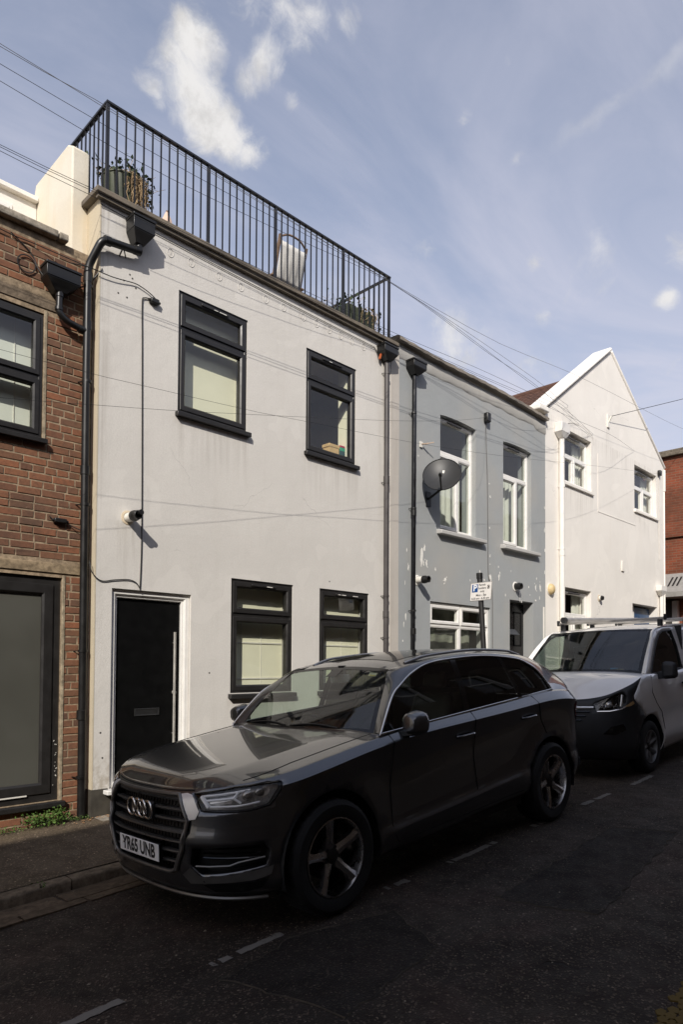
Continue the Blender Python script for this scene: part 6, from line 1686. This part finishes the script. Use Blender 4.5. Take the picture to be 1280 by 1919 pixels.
    # headlight
    hp = [Sv(1, S, z) for S, z in HLP]
    f_out = lambda S, q_: bs(sd*S, q_); f_in = lambda S, q_: bs_in(.055)(sd*S, q_)
    hl = patch('headlight', plain('lamp_housing', (0.50,0.49,0.46), 0.25, metal=0.3, var=0.1) if 'lamp_housing' not in bpy.data.materials else bpy.data.materials['lamp_housing'], suv, f_in, hp, (), st=.05, bst=.02, ang=60)
    rimp = [Vector(f_out(*p)) for p in resample(hp, .02)]; rimi = [Vector(f_in(*p)) for p in resample(hp, .02)]
    m = MB(); n_ = len(rimp); m.add(rimp+rimi, [(i, (i+1) % n_, n_+(i+1) % n_, n_+i) for i in range(n_)]); m.build('lamp_surround', TRIM, hl, local=True)
    patch('lens', LENS, hl, lambda S, q_: bs_in(.004)(sd*S, q_), hp, (), st=.05, bst=.02, ang=60)
    m = MB(); m.tube(rimp, 0.005, 6, closed=True); m.build('lamp_edge', GLOSSB, hl, local=True, smooth=50)
    def inl(S, z, d): 
        S -= .042; z -= .004; x = BODY.plan(S)[0]; return Vector(bs_in(d)(sd*S, BODY.v_z(x, z)*K))
    def tubes(name, mat, lines, r):
        m = MB()
        for ln in lines: m.tube(smooth_line([inl(*p) for p in ln], 3) if len(ln) > 2 else [inl(*p) for p in ln], r, 6)
        m.build(name, mat, hl, local=True, smooth=50)
    tubes('light_guide', LAMPW, [[(.635,.876,.02),(.675,.842,.02),(.70,.815,.02)]], .015)
    tubes('light_guide', LAMPW, [[(.64,.878,.022),(.80,.892,.025),(1.0,.915,.03)], [(.66,.853,.022),(.78,.862,.024),(.88,.870,.026)]], .0085)
    tubes('light_guide', LAMPW, [[(.88,.868,.026),(.915,.906,.028)], [(.88,.868,.026),(.93,.838,.03)], [(.70,.818,.022),(.90,.822,.026),(1.06,.838,.034)]], .008)
    m = MB(); c0 = inl(.80, .838, .040); c1 = inl(.97, .882, .044)
    for c_, r_ in ((c1, .036), (inl(1.06, .898, .05), .028)):
        m.lathe([(0.0, -.030), (r_*.6, -.024), (r_*.92, -.006), (r_, .02)], tuple(c_), 'x', 18)
    m.build('projector', plain('projector_glass', (0.30,0.28,0.25), 0.08, metal=0.6, var=0), hl, local=True, smooth=50)
    m = MB(); m.add([inl(.70,.832,.03), inl(.86,.836,.034), inl(.87,.858,.032), inl(.70,.846,.03)], [(0,1,2,3)]); m.add([inl(.90,.842,.038), inl(1.02,.852,.05), inl(.99,.900,.046), inl(.93,.900,.036)], [(0,1,2,3)]); m.add([inl(1.08,.86,.05), inl(1.13,.88,.05), inl(1.15,.93,.05), inl(1.09,.925,.05)], [(0,1,2,3)])
    m.build('reflector', plain('lamp_reflector', (0.75,0.73,0.69), 0.2, metal=0.5, var=0.1), hl, local=True)
    # lower intake with its blade
    fp = [Sv(1, S, z) for S, z in FGP]
    fi = lambda S, q_: bs_in(.075)(sd*S, q_)
    ik = patch('air_intake', TRIM, suv, fi, fp, (), st=.06, bst=.02, ang=60)
    rimp = [Vector(f_out(*p)) for p in resample(fp, .02)]; rimi = [Vector(fi(*p)) for p in resample(fp, .02)]; n_ = len(rimp)
    m = MB(); m.add(rimp+rimi, [(i, (i+1) % n_, n_+(i+1) % n_, n_+i) for i in range(n_)]); m.build('intake_wall', TRIM, ik, local=True)
    m = MB(); m.tube([inl(S, z, .012) for S, z in ((.60,.452),(.70,.455),(.84,.462),(.90,.482),(1.0,.497),(1.075,.505))], .007, 6); m.build('intake_blade', SATIN, ik, local=True, smooth=50)
    m = MB(); m.grid(lambda u, v: inl(lerp(.62, 1.08, u), lerp(.435, .452, v)+.03*max(0, u-.5)*1.6, .055-.04*v), rng_(0, 1, .1), [0, 1]); m.build('intake_shelf', GLOSSB, ik, local=True)
    m = MB()
    for z in (.50,.53,.56): m.tube([inl(S, z, .045) for S in rng_(.64, 1.05, .08)], .006, 5)
    m.build('intake_mesh', GLOSSB, ik, local=True)
    # satin lower skirt piece and splitter
    patch('skirt', SATIN, suv, lambda S, q_: bs_in(-.011)(sd*S, q_), [Sv(1, S, z) for S, z in ((.455,.39),(.530,.445),(.605,.390),(.82,.407),(1.02,.436),(1.085,.45),(1.065,.396),(.96,.372),(.61,.345),(.51,.335))], (), st=.05, bst=.025, ang=60)
    patch('lower_slot', GLOSSB, suv, lambda S, q_: bs_in(-.008)(sd*S, q_), [Sv(1, S, z) for S, z in ((.61,.337),(.96,.360),(1.05,.383),(1.01,.323),(.91,.298),(.69,.294))], (), st=.05, bst=.025, ang=60)
# splitter along the chin
m = MB(); q = [Vector(BODY.at(S, .015))+Vector((-.012,0,-.004)) for S in rng_(-1.06, 1.06, .06)]; m.tube(q, .012, 6); m.build('splitter', SATIN, suv, local=True, smooth=50)
# grille: black box, slats, frame, badge, plate
gi = patch('grille', TRIM, suv, bs_in(.085), grille, (), st=.08, bst=.03, ang=60)
rimp = [Vector(bs(*p)) for p in resample(grille, .025)]; rimi = [Vector(bs_in(.085)(*p)) for p in resample(grille, .025)]; n_ = len(rimp)
m = MB(); m.add(rimp+rimi, [(i, (i+1) % n_, n_+(i+1) % n_, n_+i) for i in range(n_)]); m.build('grille_wall', TRIM, gi, local=True)
def gw(z): return interp([(.392,.345),(.412,.390),(.56,.465),(.735,.505),(.880,.405)], z, False)
def fz(S, z, d): x = BODY.plan(S)[0]; return Vector(bs_in(d)(S, BODY.v_z(x, z)*K))
SLAT = plain('grille_slat_grey', (0.10,0.098,0.093), 0.34, metal=0.4, var=0.1)
for k in range(7):
    z = .845-.0655*k; w_ = gw(z)-.012; Ss = rng_(-w_, w_, .05)
    m = MB(); m.grid(lambda S, j: fz(S, z+(.010, .013, .004, -.008, -.010)[j], (.055, .016, .010, .020, .055)[j]), Ss, range(5)); m.build('grille_slat', SLAT, gi, local=True, smooth=50)
    m = MB(); m.tube([fz(S, z+.013, .013) for S in Ss], .0022, 5); m.build('slat_edge', SATIN, gi, local=True)
m = MB()
for k in range(26):
    S = lerp(-.46, .46, k/25)
    for zt in [.845-.0655*i for i in range(7)]:
        if abs(S) < gw(zt)-.03: m.bar(fz(S, zt-.01, .06), fz(S, zt-.05, .06), .008)
tag(m.build('grille_ribs', TRIM, gi, local=True), kind='stuff')
fr_ = [Vector(bs_in(-.004)(*p)) for p in resample(grille, .03)]
m = MB(); m.tube(fr_, .014, 8, closed=True); m.build('grille_frame', SATIN, gi, local=True, smooth=50)
for sd in (-1, 1):
    m = MB(); pts = [Sv(sd, S, z) for S, z in ((.417,.885),(.47,.892),(.520,.884),(.600,.790),(.572,.742),(.517,.733))]
    ctr = Vector((0,0,.7))
    o = patch('grille_cheek', SILVER, suv, lambda S, q_: bs_in(-.006)(S, q_), pts, (), st=.05, bst=.03, ang=60)
    m = MB(); m.tube([fz(sd*S, z, -.010) for S, z in ((.517,.733),(.478,.56),(.400,.408))], .011, 6); m.build('grille_side_bar', SILVER if sd > 0 else SATIN, gi, local=True, smooth=50)
# four linked rings
m0 = Vector((fz(0, .755, 0).x-.006, 0, .757))
for k in range(4):
    y = (k-1.5)*.0685; m = MB(); m.tube([m0+Vector((-.004*(k % 2), y+.054*cos(t*pi/16), .057*sin(t*pi/16))) for t in range(32)], .0085, 8, closed=True); m.build('badge_ring', CHROME, gi, local=True, smooth=60)
m = MB(); m.box(m0.x+.006, m0.x+.03, -.16, .16, .70, .815); m.build('badge_carrier', TRIM, gi, local=True, bevel=.01)
# number plate
pz = .503; px = fz(0, pz, 0).x-.016
m = MB(); m.box(px, px+.006, -.268, .248, pz-.0555, pz+.0555); npl = m.build('number_plate', plain('plate_white', (0.94,0.93,0.90), 0.3, var=0.02), suv, local=True, bevel=.004)
m = MB(); m.box(px+.0062, px+.04, -.25, .25, pz-.05, pz+.05); m.build('plate_carrier', TRIM, suv, local=True)
lt = lettering('YR65 UNB', .118, (px-.0012, -.01, pz), (0,-1,0), (0,0,1), plain('plate_black', (0.006,0.006,0.006), 0.5, var=0), npl, 'registration', bold=.0042, xs=.80)
m = MB()
for y in (.19, -.155): m.lathe([(0, -.003), (.007, -.002), (.008, .0)], (px, y, pz+.004), 'x', 10)
m.build('plate_screw', CHROME, npl, local=True, smooth=50)
# underbody and cabin
m = MB(); m.box(-.70, 3.85, -.52, .52, .24, .42); m.box(.47, 2.52, -.88, .88, .25, .42); m.box(3.46, 3.80, -.70, .70, .3, .42); m.build('underbody', TRIM, suv, local=True)
m = MB(); m.box(-.62, .50, -.52, .52, .42, .90); m.build('engine_bay', CABIN, suv, local=True)
m = MB(); m.box(.50, 3.8, -.86, .86, .42, .50); m.box(.48, .52, -.86, .86, .5, 1.05); m.box(3.0, 3.9, -.72, .72, .5, 1.10); m.build('cabin_floor', CABIN, suv, local=True)
m = MB(); m.grid(lambda u, v: (lerp(.50, .98, v), lerp(-.80, .80, u), (1.075, 1.10, 1.09, 1.0, .80)[int(round(v*4))]-.02*abs(u-.5)), rng_(0, 1, .1), [0,.25,.5,.75,1]); m.build('dashboard', CABIN, suv, local=True, smooth=50)
for sd in (-1, 1):
    c = sd*.37
    m = MB(); m.box(1.30, 1.80, c-.25, c+.25, .62, .80); st_ = m.build('front_seat', LEATHER, suv, local=True, bevel=.05)
    m = MB(); m.hexa([(1.66,c-.24,.78),(1.84,c-.24,.78),(1.84,c+.24,.78),(1.66,c+.24,.78),(1.86,c-.20,1.33),(1.98,c-.20,1.33),(1.98,c+.20,1.33),(1.86,c+.20,1.33)]); m.build('backrest', LEATHER, st_, local=True, bevel=.05)
    m = MB(); m.hexa([(1.885,c-.13,1.37),(1.985,c-.13,1.37),(1.985,c+.13,1.37),(1.885,c+.13,1.37),(1.91,c-.11,1.53),(1.99,c-.11,1.53),(1.99,c+.11,1.53),(1.91,c+.11,1.53)]); m.build('headrest', LEATHER, st_, local=True, bevel=.04)
m = MB(); m.box(2.45, 2.62, -.62, .62, .70, 1.33); m.build('rear_bench', LEATHER, suv, local=True, bevel=.05)
m = MB(); c = Vector((1.10, .37, 1.02)); e1, e2 = Vector((0,1,0)), Vector((-.42,0,.90)).normalized()*-1
m.tube([c+e1*.185*cos(t*pi/14)+e2*.185*sin(t*pi/14) for t in range(28)], .016, 8, closed=True); m.bar(c-e1*.17, c+e1*.17, .05, .03); m.tube([c, c+Vector((-.18,0,-.12))], .05, 10); m.build('steering_wheel', CABIN, suv, local=True, smooth=50)
m = MB(); m.box(1.06, 1.09, -.12, .12, 1.475, 1.545); m.build('rear_view_mirror', plain('mirror_pale', (0.30,0.31,0.29), 0.2, var=0), suv, local=True, bevel=.01)
m = MB(); m.box(1.08, 1.12, -.03, .03, 1.54, 1.62); m.build('mirror_mount', CABIN, suv, local=True)
a_ = [Vector(ws(a, b, .006)) for a, b in ((-.80,.86),(-.66,.865),(-.66,.93),(-.80,.925))]
m = MB(); m.add(a_, [(0,1,2,3)]); pm = m.build('parking_permit', plain('permit_paper', (0.62,0.60,0.42), 0.7, var=0.1), suv, local=True)
m = MB(); m.add([Vector(ws(a, b, .004)) for a, b in ((-.79,.862),(-.69,.864),(-.67,.885),(-.79,.882))], [(0,1,2,3)]); m.build('permit_band', plain('permit_yellow', (0.55,0.45,0.05), 0.7, var=0.1), pm, local=True)
m = MB()
for (a0, a1) in ((-.62, .02), (.10, .78)):
    m.tube([Vector(ws(lerp(a0, a1, t), .03+.035*sin(t*pi), -.008)) for t in rng_(0, 1, .1)], .008, 6)
m.build('wipers', TRIM, suv, local=True, smooth=50)
m = MB(); m.grid(lambda a, v: (lerp(.40+.115*a*a, .50+.125*a*a, v), .80*a, 1.128-.012*a*a+.004), aa, [0, 1]); m.build('cowl', TRIM, suv, local=True)
# tail: gate, glass and lamps
re_ = BODY.at(BODY.L*.93, 1.0)
m = MB(); m.grid(lambda t, v: (lerp(3.82, 3.96, v)+.02*sin(v*pi), lerp(.54, .58, v)*t, lerp(1.482-.052*abs(t)**2.2, 1.16, v)), rng_(-1, 1, .1), rng_(0, 1, .1)); m.build('rear_glass', PRIVACY, suv, smooth=60, local=True)
for sd in (-1, 1):
    patch('tail_light', plain('red_lamp', (0.20,0.006,0.008), 0.1, var=0.05) if sd < 0 else bpy.data.materials['red_lamp'], suv, lambda S, q_: bs_in(-.006)(sd*S, q_), [Sv(1, S, z) for S, z in ((-BODY.S_x(3.55),1.10),(-BODY.S_x(3.9),1.10),(-BODY.S_x(3.95),.92),(-BODY.S_x(3.75),.90),(-BODY.S_x(3.60),.97))], (), st=.06, bst=.03, ang=60)

# ------------------------------------------------------------------ the white van: its surfaces
VAN_TABS = {
 'bot': [(-.93,.23),(-.4,.22),(.5,.24),(4.07,.30)],
 'lip': [(-.93,.42),(.5,.44),(4.07,.46)],
 'crease': [(-.93,.80),(-.6,.88),(-.3,.98),(.2,1.03),(4.07,1.05)],
 'top': [(-.93,.99),(-.8,1.035),(-.6,1.115),(-.4,1.19),(-.2,1.25),(.0,1.27),(.3,1.255),(1.2,1.27),(4.07,1.27)],
 'side': [(0,.06),(.12,.03),(.30,.0),(.36,.008),(.55,.02),(.75,.014),(.85,.010),(.92,.014),(1.0,.030)],
 'front': [(.20,.12),(.28,.05),(.40,.01),(.55,.0),(.70,.02),(.85,.055),(.95,.09),(1.0,.12),(1.1,.20),(1.2,.27)],
 'rear': [(.30,.05),(.45,.0),(1.2,.0)],
}
VBODY = Shell(-.93, .72, 2.7, 4.07, .30, 4.0, .978, VAN_TABS)
def van_yb(x): return .945
def van_zb(x): return spline(VAN_TABS['top'], x)
def van_side(x, z):
    h = z-van_zb(x); return .932-0.17*h-0.09*h*abs(h)
# ---- the van
VANW = car_paint('van_white_paint', (0.87,0.85,0.82), 0.0, 0.35)
VTRIM = plain('van_black_plastic', (0.018,0.018,0.019), 0.55, var=0.15)
VGLASS = glass('van_windscreen_glass', (0.72,0.80,0.75), 0.12, wave=0.01)
VSIDE = glass('van_side_glass', (0.35,0.40,0.37), 0.10, wave=0.01)
van = thing('parked_van', 'white panel van with black bumper and roof bars parked behind the SUV', 'van', (5.95, -2.40, zr(5.95)+0.004-0.95*sin(TILT)), rot=(-TILT, -ANG, 0))
def vb(S, q): return VBODY.at(S, max(0.0, min(1.0, q/K)))
def vb_in(d):
    def f(S, q):
        p = Vector(VBODY.at(S, max(0, min(1, q/K)))); x, y, nx, ny = VBODY.plan(S); sg = 1 if S >= 0 else -1
        return (p.x-nx*d, p.y-ny*d*sg, p.z)
    return f
VH = (0.0, 3.098); VHZ = 0.335; VAR = 0.42
def VS(x): return -VBODY.S_x(x)
def Vq(S, z): return (S, VBODY.v_z(VBODY.plan(S)[0], z)*K)
def varch(hx, a0, a1, n=20):
    return [Vq(VS(hx+VAR*cos(lerp(a0, a1, i/n))), VHZ+VAR*sin(lerp(a0, a1, i/n))) for i in range(n+1)]
LV = VBODY.L
edge = [(1.40,1.245),(1.27,1.13),(1.175,1.03),(1.17,.985),(1.30,.88)]      # seam between the black front and the white wing
split = 1.92                                                             # angle on the arch where they meet
for sd in (-1, 1):
    mir = lambda f: (lambda S, q: f(sd*S, q))
    ol = [Vq(S, z) for S, z in edge]+varch(0.0, split, -.24)+varch(VH[1], pi+.24, -.24)+[(LV, 0.0), (LV, K)]+[(VS(x), K) for x in rng_(4.0, -.2, .3)]
    patch('side_panel', VANW, van, mir(vb), ol, (), rng_(0, LV, .07), [K*v for v in (.06,.12,.20,.28,.36,.45,.54,.63,.72,.8,.85,.9,.95)], bst=.04, margin=.02, solid=.01, centre=(1.5,0,.8))
    zb = lambda x: van_zb(x)-.003
    tw = [(-.03,zb(-.03)),(.12,1.41),(.30,1.575),(.50,1.725),(.66,1.815),(.82,1.868),(1.1,1.90),(2.5,1.915),(4.05,1.91),(4.05,zb(4.05))]+[(x, zb(x)) for x in rng_(3.9, 0.1, .3)]
    wn = [(.16,1.262),(.30,1.40),(.50,1.575),(.68,1.705),(.82,1.785),(.97,1.825),(1.30,1.835),(1.34,1.60),(1.33,1.29),(.8,1.275),(.4,1.262)]
    sv = lambda x, z, d=0.0: (x, sd*(van_side(x, z)+d), z)
    patch('upper_side', VANW, van, sv, tw, [wn], st=.10, bst=.05, solid=.01, centre=(1.5,0,1.4), margin=.03)
    patch('door_glass', VSIDE, van, lambda x, z: sv(x, z, -.012), wn, (), st=.12, centre=(1.5,0,1.4), ang=60)
    m = MB(); m.tube([sv(x, z, -.002) for x, z in resample(wn, .06)], .012, 6, closed=True); m.build('window_seal', VTRIM, van, local=True, smooth=50)
    # door gaps
    m = MB(); m.tube([Vector(VBODY.at(sd*VS(x), v))+Vector((0, sd*.001, 0)) for x, v in ((.10,.99),(.08,.85),(.22,.72),(.40,.6),(.46,.4),(.47,.14))], .004, 5); m.build('shut_line', GAP, van, local=True)
    m = MB(); m.tube([Vector(VBODY.at(sd*VS(1.42), v))+Vector((0, sd*.001, 0)) for v in (.99,.8,.5,.14)], .004, 5); m.build('shut_line', GAP, van, local=True)
    m = MB(); m.tube([Vector(VBODY.at(sd*VS(x), .88))+Vector((0, sd*.022, 0)) for x in (1.15, 1.35)], .016, 8); m.build('door_handle', VTRIM, van, local=True, smooth=50)
    # mirror
    mx, my, mz = .36, sd*1.09, 1.29
    m = MB(); m.hexa([(mx-.07,my-sd*.09,mz-.11),(mx+.08,my-sd*.09,mz-.11),(mx+.07,my+sd*.11,mz-.09),(mx-.05,my+sd*.11,mz-.09),(mx-.05,my-sd*.09,mz+.13),(mx+.07,my-sd*.09,mz+.13),(mx+.06,my+sd*.09,mz+.12),(mx-.03,my+sd*.09,mz+.12)]); mo = m.build('door_mirror', VTRIM, van, local=True, bevel=.05)
    m = MB(); m.bar((mx, sd*.93, mz-.06), (mx, my, mz-.05), .06, .09); m.build('mirror_arm', VTRIM, mo, local=True)
    for hx in VH:
        m = MB(); m.lathe([(VAR+.004, 0.0), (VAR+.004, -sd*.4), (.02, -sd*.4)], (hx, sd*.955, VHZ), 'y', 28, a0=-.25, a1=pi+.25); m.build('arch_lining', TRIM, van, local=True)
        wheel(van, (hx, sd*.85, VHZ), .335, .215, .215, 7, RUBBER, plain('wheel_cover', (0.20,0.20,0.20), 0.45, metal=0.4) if 'wheel_cover' not in bpy.data.materials else bpy.data.materials['wheel_cover'], DISC, sd, .4)
    # headlight, swept back into a black corner
    hp = [(.60,.945),(.72,.985),(.90,1.045),(1.02,1.075),(1.06,1.03),(1.03,.945),(.93,.885),(.78,.862),(.63,.865)]
    hpq = [Vq(S, z) for S, z in hp]
    hl = patch('headlight', GLOSSB, van, mir(vb_in(.06)), hpq, (), st=.05, bst=.025, ang=60)
    patch('lens', LENS, hl, mir(vb_in(.0)), hpq, (), st=.05, bst=.025, ang=60)
    rp = [Vector(mir(vb_in(.002))(*p)) for p in resample(hpq, .025)]; ri = [Vector(mir(vb_in(.06))(*p)) for p in resample(hpq, .025)]; n_ = len(rp)
    m = MB(); m.add(rp+ri, [(i, (i+1) % n_, n_+(i+1) % n_, n_+i) for i in range(n_)]); m.build('lamp_surround', VTRIM, hl, local=True)
    def vi(S, z, d): return Vector(mir(vb_in(d))(*Vq(S, z)))
    m = MB(); rn = random.Random(8)
    for i in range(26):
        S, z = rn.uniform(.66, .92), rn.uniform(.885, .965); c = vi(S, min(z, .90+.45*(S-.62)), .035); s_ = rn.uniform(.008, .02)
        d1 = Vector((rn.uniform(-1,1), rn.uniform(-1,1), rn.uniform(-1,1))).normalized(); d2 = d1.cross(Vector((1,.2,.1))).normalized(); m.add([c-d1*s_, c-d2*s_, c+d1*s_, c+d2*s_], [(0,1,2,3)])
    m.build('reflector_facets', plain('lamp_silver', (0.75,0.73,0.70), 0.15, metal=0.7, var=0) if 'lamp_silver' not in bpy.data.materials else bpy.data.materials['lamp_silver'], hl, local=True)
    m = MB(); m.tube([vi(.97,.90,.03), vi(.99,.96,.03), vi(1.02,1.04,.03)], .018, 8); m.lathe([(0,-.03),(.03,-.02),(.045,.02)], tuple(vi(.80,.925,.045)), 'x', 16); m.build('lamp_bowl', bpy.data.materials['lamp_silver'], hl, local=True, smooth=50)
    m = MB(); m.tube([vi(S, z, -.004) for S, z in ((.64,.850),(.80,.850),(.95,.872),(1.02,.90))], .010, 6); m.build('chrome_strip', CHROME, van, local=True, smooth=50)
    patch('side_repeater', plain('amber_lens', (0.35,0.22,0.10), 0.2, var=0.1) if 'amber_lens' not in bpy.data.materials else bpy.data.materials['amber_lens'], van, mir(vb_in(-.004)), [Vq(S, z) for S, z in ((.98,.895),(1.14,.965),(1.165,.93),(1.10,.905))], (), st=.05, bst=.03, ang=60)
    patch('fog_recess', GLOSSB, van, mir(vb_in(-.003)), [Vq(S, z) for S, z in ((.70,.575),(.80,.66),(.96,.69),(1.0,.62),(.85,.56))], (), st=.05, bst=.03, ang=60)
    # crease below the glass catches the light
ol = [Vq(S, z) for S, z in edge]+varch(0.0, split, pi+.24)
ol = ol+[(-S, q) for S, q in ol[::-1]]
ol += [(-S, K) for S in (1.30,1.1,.9,.7,.5,.3,.1)]+[(S, K) for S in (.1,.3,.5,.7,.9,1.1,1.30)]
hh = []
for sd in (-1, 1): hh.append([(sd*S, q) for S, q in [Vq(S, z) for S, z in hp]])
patch('bumper', VTRIM, van, vb, ol, hh, rng_(-1.7, 1.7, .06), [K*v for v in (.06,.12,.20,.28,.36,.45,.54,.63,.72,.8,.85,.9,.95)], bst=.03, margin=.016, solid=.01)
for k in range(4):
    z = .90-.052*k; w_ = .60-.05*k; m = MB(); m.tube([Vector(vb_in(-.006)(*Vq(abs(S), z)))*1 if S >= 0 else Vector(vb_in(-.006)(-abs(S), Vq(abs(S), z)[1])) for S in rng_(-w_, w_, .08)], .016 if k == 0 else .010, 6)
    m.build('grille_bar', SILVER if k == 0 else GLOSSB, van, local=True, smooth=50)
# bonnet
VE = VS(.06)
def vhood(S, t):
    x, y, z = VBODY.at(S, 1.0); B = interp([(-.85,.0),(-.75,.018),(-.5,.045),(-.2,.055),(.1,.045)], x)
    return (min(x, -.075+.10*t*t), y*t, z+B*(1-abs(t)**2.6))
m = MB(); m.grid(vhood, [max(.004, VE*(i/30)**1.2) for i in range(31)], ts); m.build('bonnet', VANW, van, smooth=28, local=True)
def vws(a, b, d=0.0):
    p = Vector((-.085+.10*a*a, .862*a, 1.318-.040*a*a)); q = Vector((.72+.02*a*a, .760*a, 1.875-.02*a*a)); r = p.lerp(q, b); bow = .03*4*b*(1-b)
    return (r.x-bow*.5, r.y, r.z+bow*.6-d)
m = MB(); m.grid(vws, aa, rng_(0, 1, .1)); m.build('windscreen', VGLASS, van, smooth=60, local=True, fix=False)
m = MB()
for (b0, b1) in ((-.01, .05), (.955, 1.005)): m.grid(lambda a, b: vws(a, b, -.002), aa, [b0, b1])
for sd in (-1, 1): m.grid(lambda a, b: vws(sd*a, b, -.002), [.95, 1.003], rng_(0, 1, .1))
m.build('windscreen_band', GLOSSB, van, smooth=60, local=True)
def vroof(x, t): return (x, interp([(.72,.76),(1.1,.785),(4.05,.79)], x)*t, interp([(.72,1.872),(1.0,1.915),(1.6,1.95),(4.05,1.965)], x)-.045*abs(t)**3)
m = MB(); m.grid(vroof, rng_(.72, 4.05, .12), ts); m.build('roof', VANW, van, smooth=40, local=True)
for sd in (-1, 1):
    I = smooth_line([Vector(vws(sd, b)) for b in (0,.25,.5,.75,1)]+[Vector(vroof(x, sd)) for x in (1.1, 2.5, 4.05)], 4)
    O = smooth_line([Vector((x, sd*van_side(x, z), z)) for x, z in ((-.03,1.262),(.12,1.41),(.30,1.575),(.50,1.725),(.70,1.828),(1.1,1.90),(2.5,1.915),(4.05,1.91))], 4)
    m = MB(); m.grid(lambda k, v: I[k].lerp(O[k], v)+Vector((-.2, sd*.7, .6))*(.016*4*v*(1-v)), range(len(I)), [0,.25,.5,.75,1]); m.build('pillar', VANW, van, smooth=40, local=True)
m = MB(); m.box(4.05, 4.07, -.90, .90, .4, 1.95); m.build('rear_doors', VANW, van, local=True)
m = MB(); m.box(-.60, 4.0, -.52, .52, .24, .44); m.box(.48, 2.6, -.9, .9, .25, .44); m.box(.3, 4.0, -.88, .88, .44, .52); m.box(1.5, 1.54, -.88, .88, .52, 1.9); m.build('underbody', TRIM, van, local=True)
m = MB(); m.grid(lambda u, v: (lerp(-.04, .42, v), lerp(-.84, .84, u), (1.25, 1.27, 1.24, 1.1, .7)[int(round(v*4))]), rng_(0, 1, .1), [0,.25,.5,.75,1]); m.build('dashboard', CABIN, van, local=True, smooth=50)
for c in (-.5, .0, .5):
    m = MB(); m.hexa([(.95,c-.22,.75),(1.15,c-.22,.75),(1.15,c+.22,.75),(.95,c+.22,.75),(1.12,c-.2,1.42),(1.24,c-.2,1.42),(1.24,c+.2,1.42),(1.12,c+.2,1.42)]); s_ = m.build('seat', CABIN, van, local=True, bevel=.05)
    m = MB(); m.box(1.16, 1.26, c-.13, c+.13, 1.46, 1.66); m.build('headrest', CABIN, s_, local=True, bevel=.03)
m = MB(); c = Vector((.42, .48, 1.17)); m.tube([c+Vector((.10*sin(t*pi/12), .19*cos(t*pi/12), .16*sin(t*pi/12))) for t in range(24)], .015, 6, closed=True); m.build('steering_wheel', CABIN, van, local=True, smooth=50)
m = MB(); m.hexa([(.06,-.60,1.29),(.16,-.60,1.29),(.20,-.36,1.29),(.10,-.36,1.29),(.08,-.58,1.335),(.17,-.58,1.335),(.19,-.38,1.335),(.11,-.38,1.335)]); tag(m.build('dash_cloth', plain('ochre_cloth', (0.24,0.20,0.06), 0.9, var=0.3, scale=20), van, local=True, bevel=.01))
m = MB(); m.box(.10, .15, -.50, -.42, 1.335, 1.352); m.build('blue_badge', plain('blue_card', (0.03,0.20,0.38), 0.6, var=0), van, local=True)
m = MB(); m.hexa([(.0,-.42,1.285),(.06,-.42,1.285),(.06,-.16,1.285),(.0,-.16,1.285),(.03,-.42,1.315),(.08,-.42,1.315),(.08,-.16,1.315),(.03,-.16,1.315)]); m.build('dash_paper', plain('paper_white', (0.45,0.48,0.48), 0.8, var=0.05), van, local=True)
# roof bars
BAR = plain('bar_aluminium', (0.42,0.40,0.37), 0.4, metal=0.6, var=0.1)
for x, w_ in ((1.10, .04), (2.15, .04), (3.3, .04)):
    m = MB(); m.bar((x, -.80, 2.015), (x, .80, 2.015), w_, .035); b_ = m.build('roof_bar', BAR, van, local=True, bevel=.008)
    for sd in (-1, 1):
        m = MB(); m.box(x-.035, x+.035, sd*.74-.03, sd*.74+.03, 1.90, 1.997); m.build('bar_foot', VTRIM, b_, local=True, bevel=.008)
        m = MB(); m.box(x-.036, x+.036, sd*.80-.012+sd*.012, sd*.80+.012+sd*.012, 1.985, 2.07); m.build('bar_cap', VTRIM, b_, local=True, bevel=.008)
m = MB(); m.tube([(1.0, .66, 2.070), (3.9, .66, 2.08)],   .040, 14); t_ = m.build('pipe_tube', BAR, van, local=True, smooth=50)
m = MB(); m.tube([(.955, .66, 2.070), (1.02, .66, 2.070)], .048, 14); m.build('tube_cap', VTRIM, t_, local=True, smooth=50)
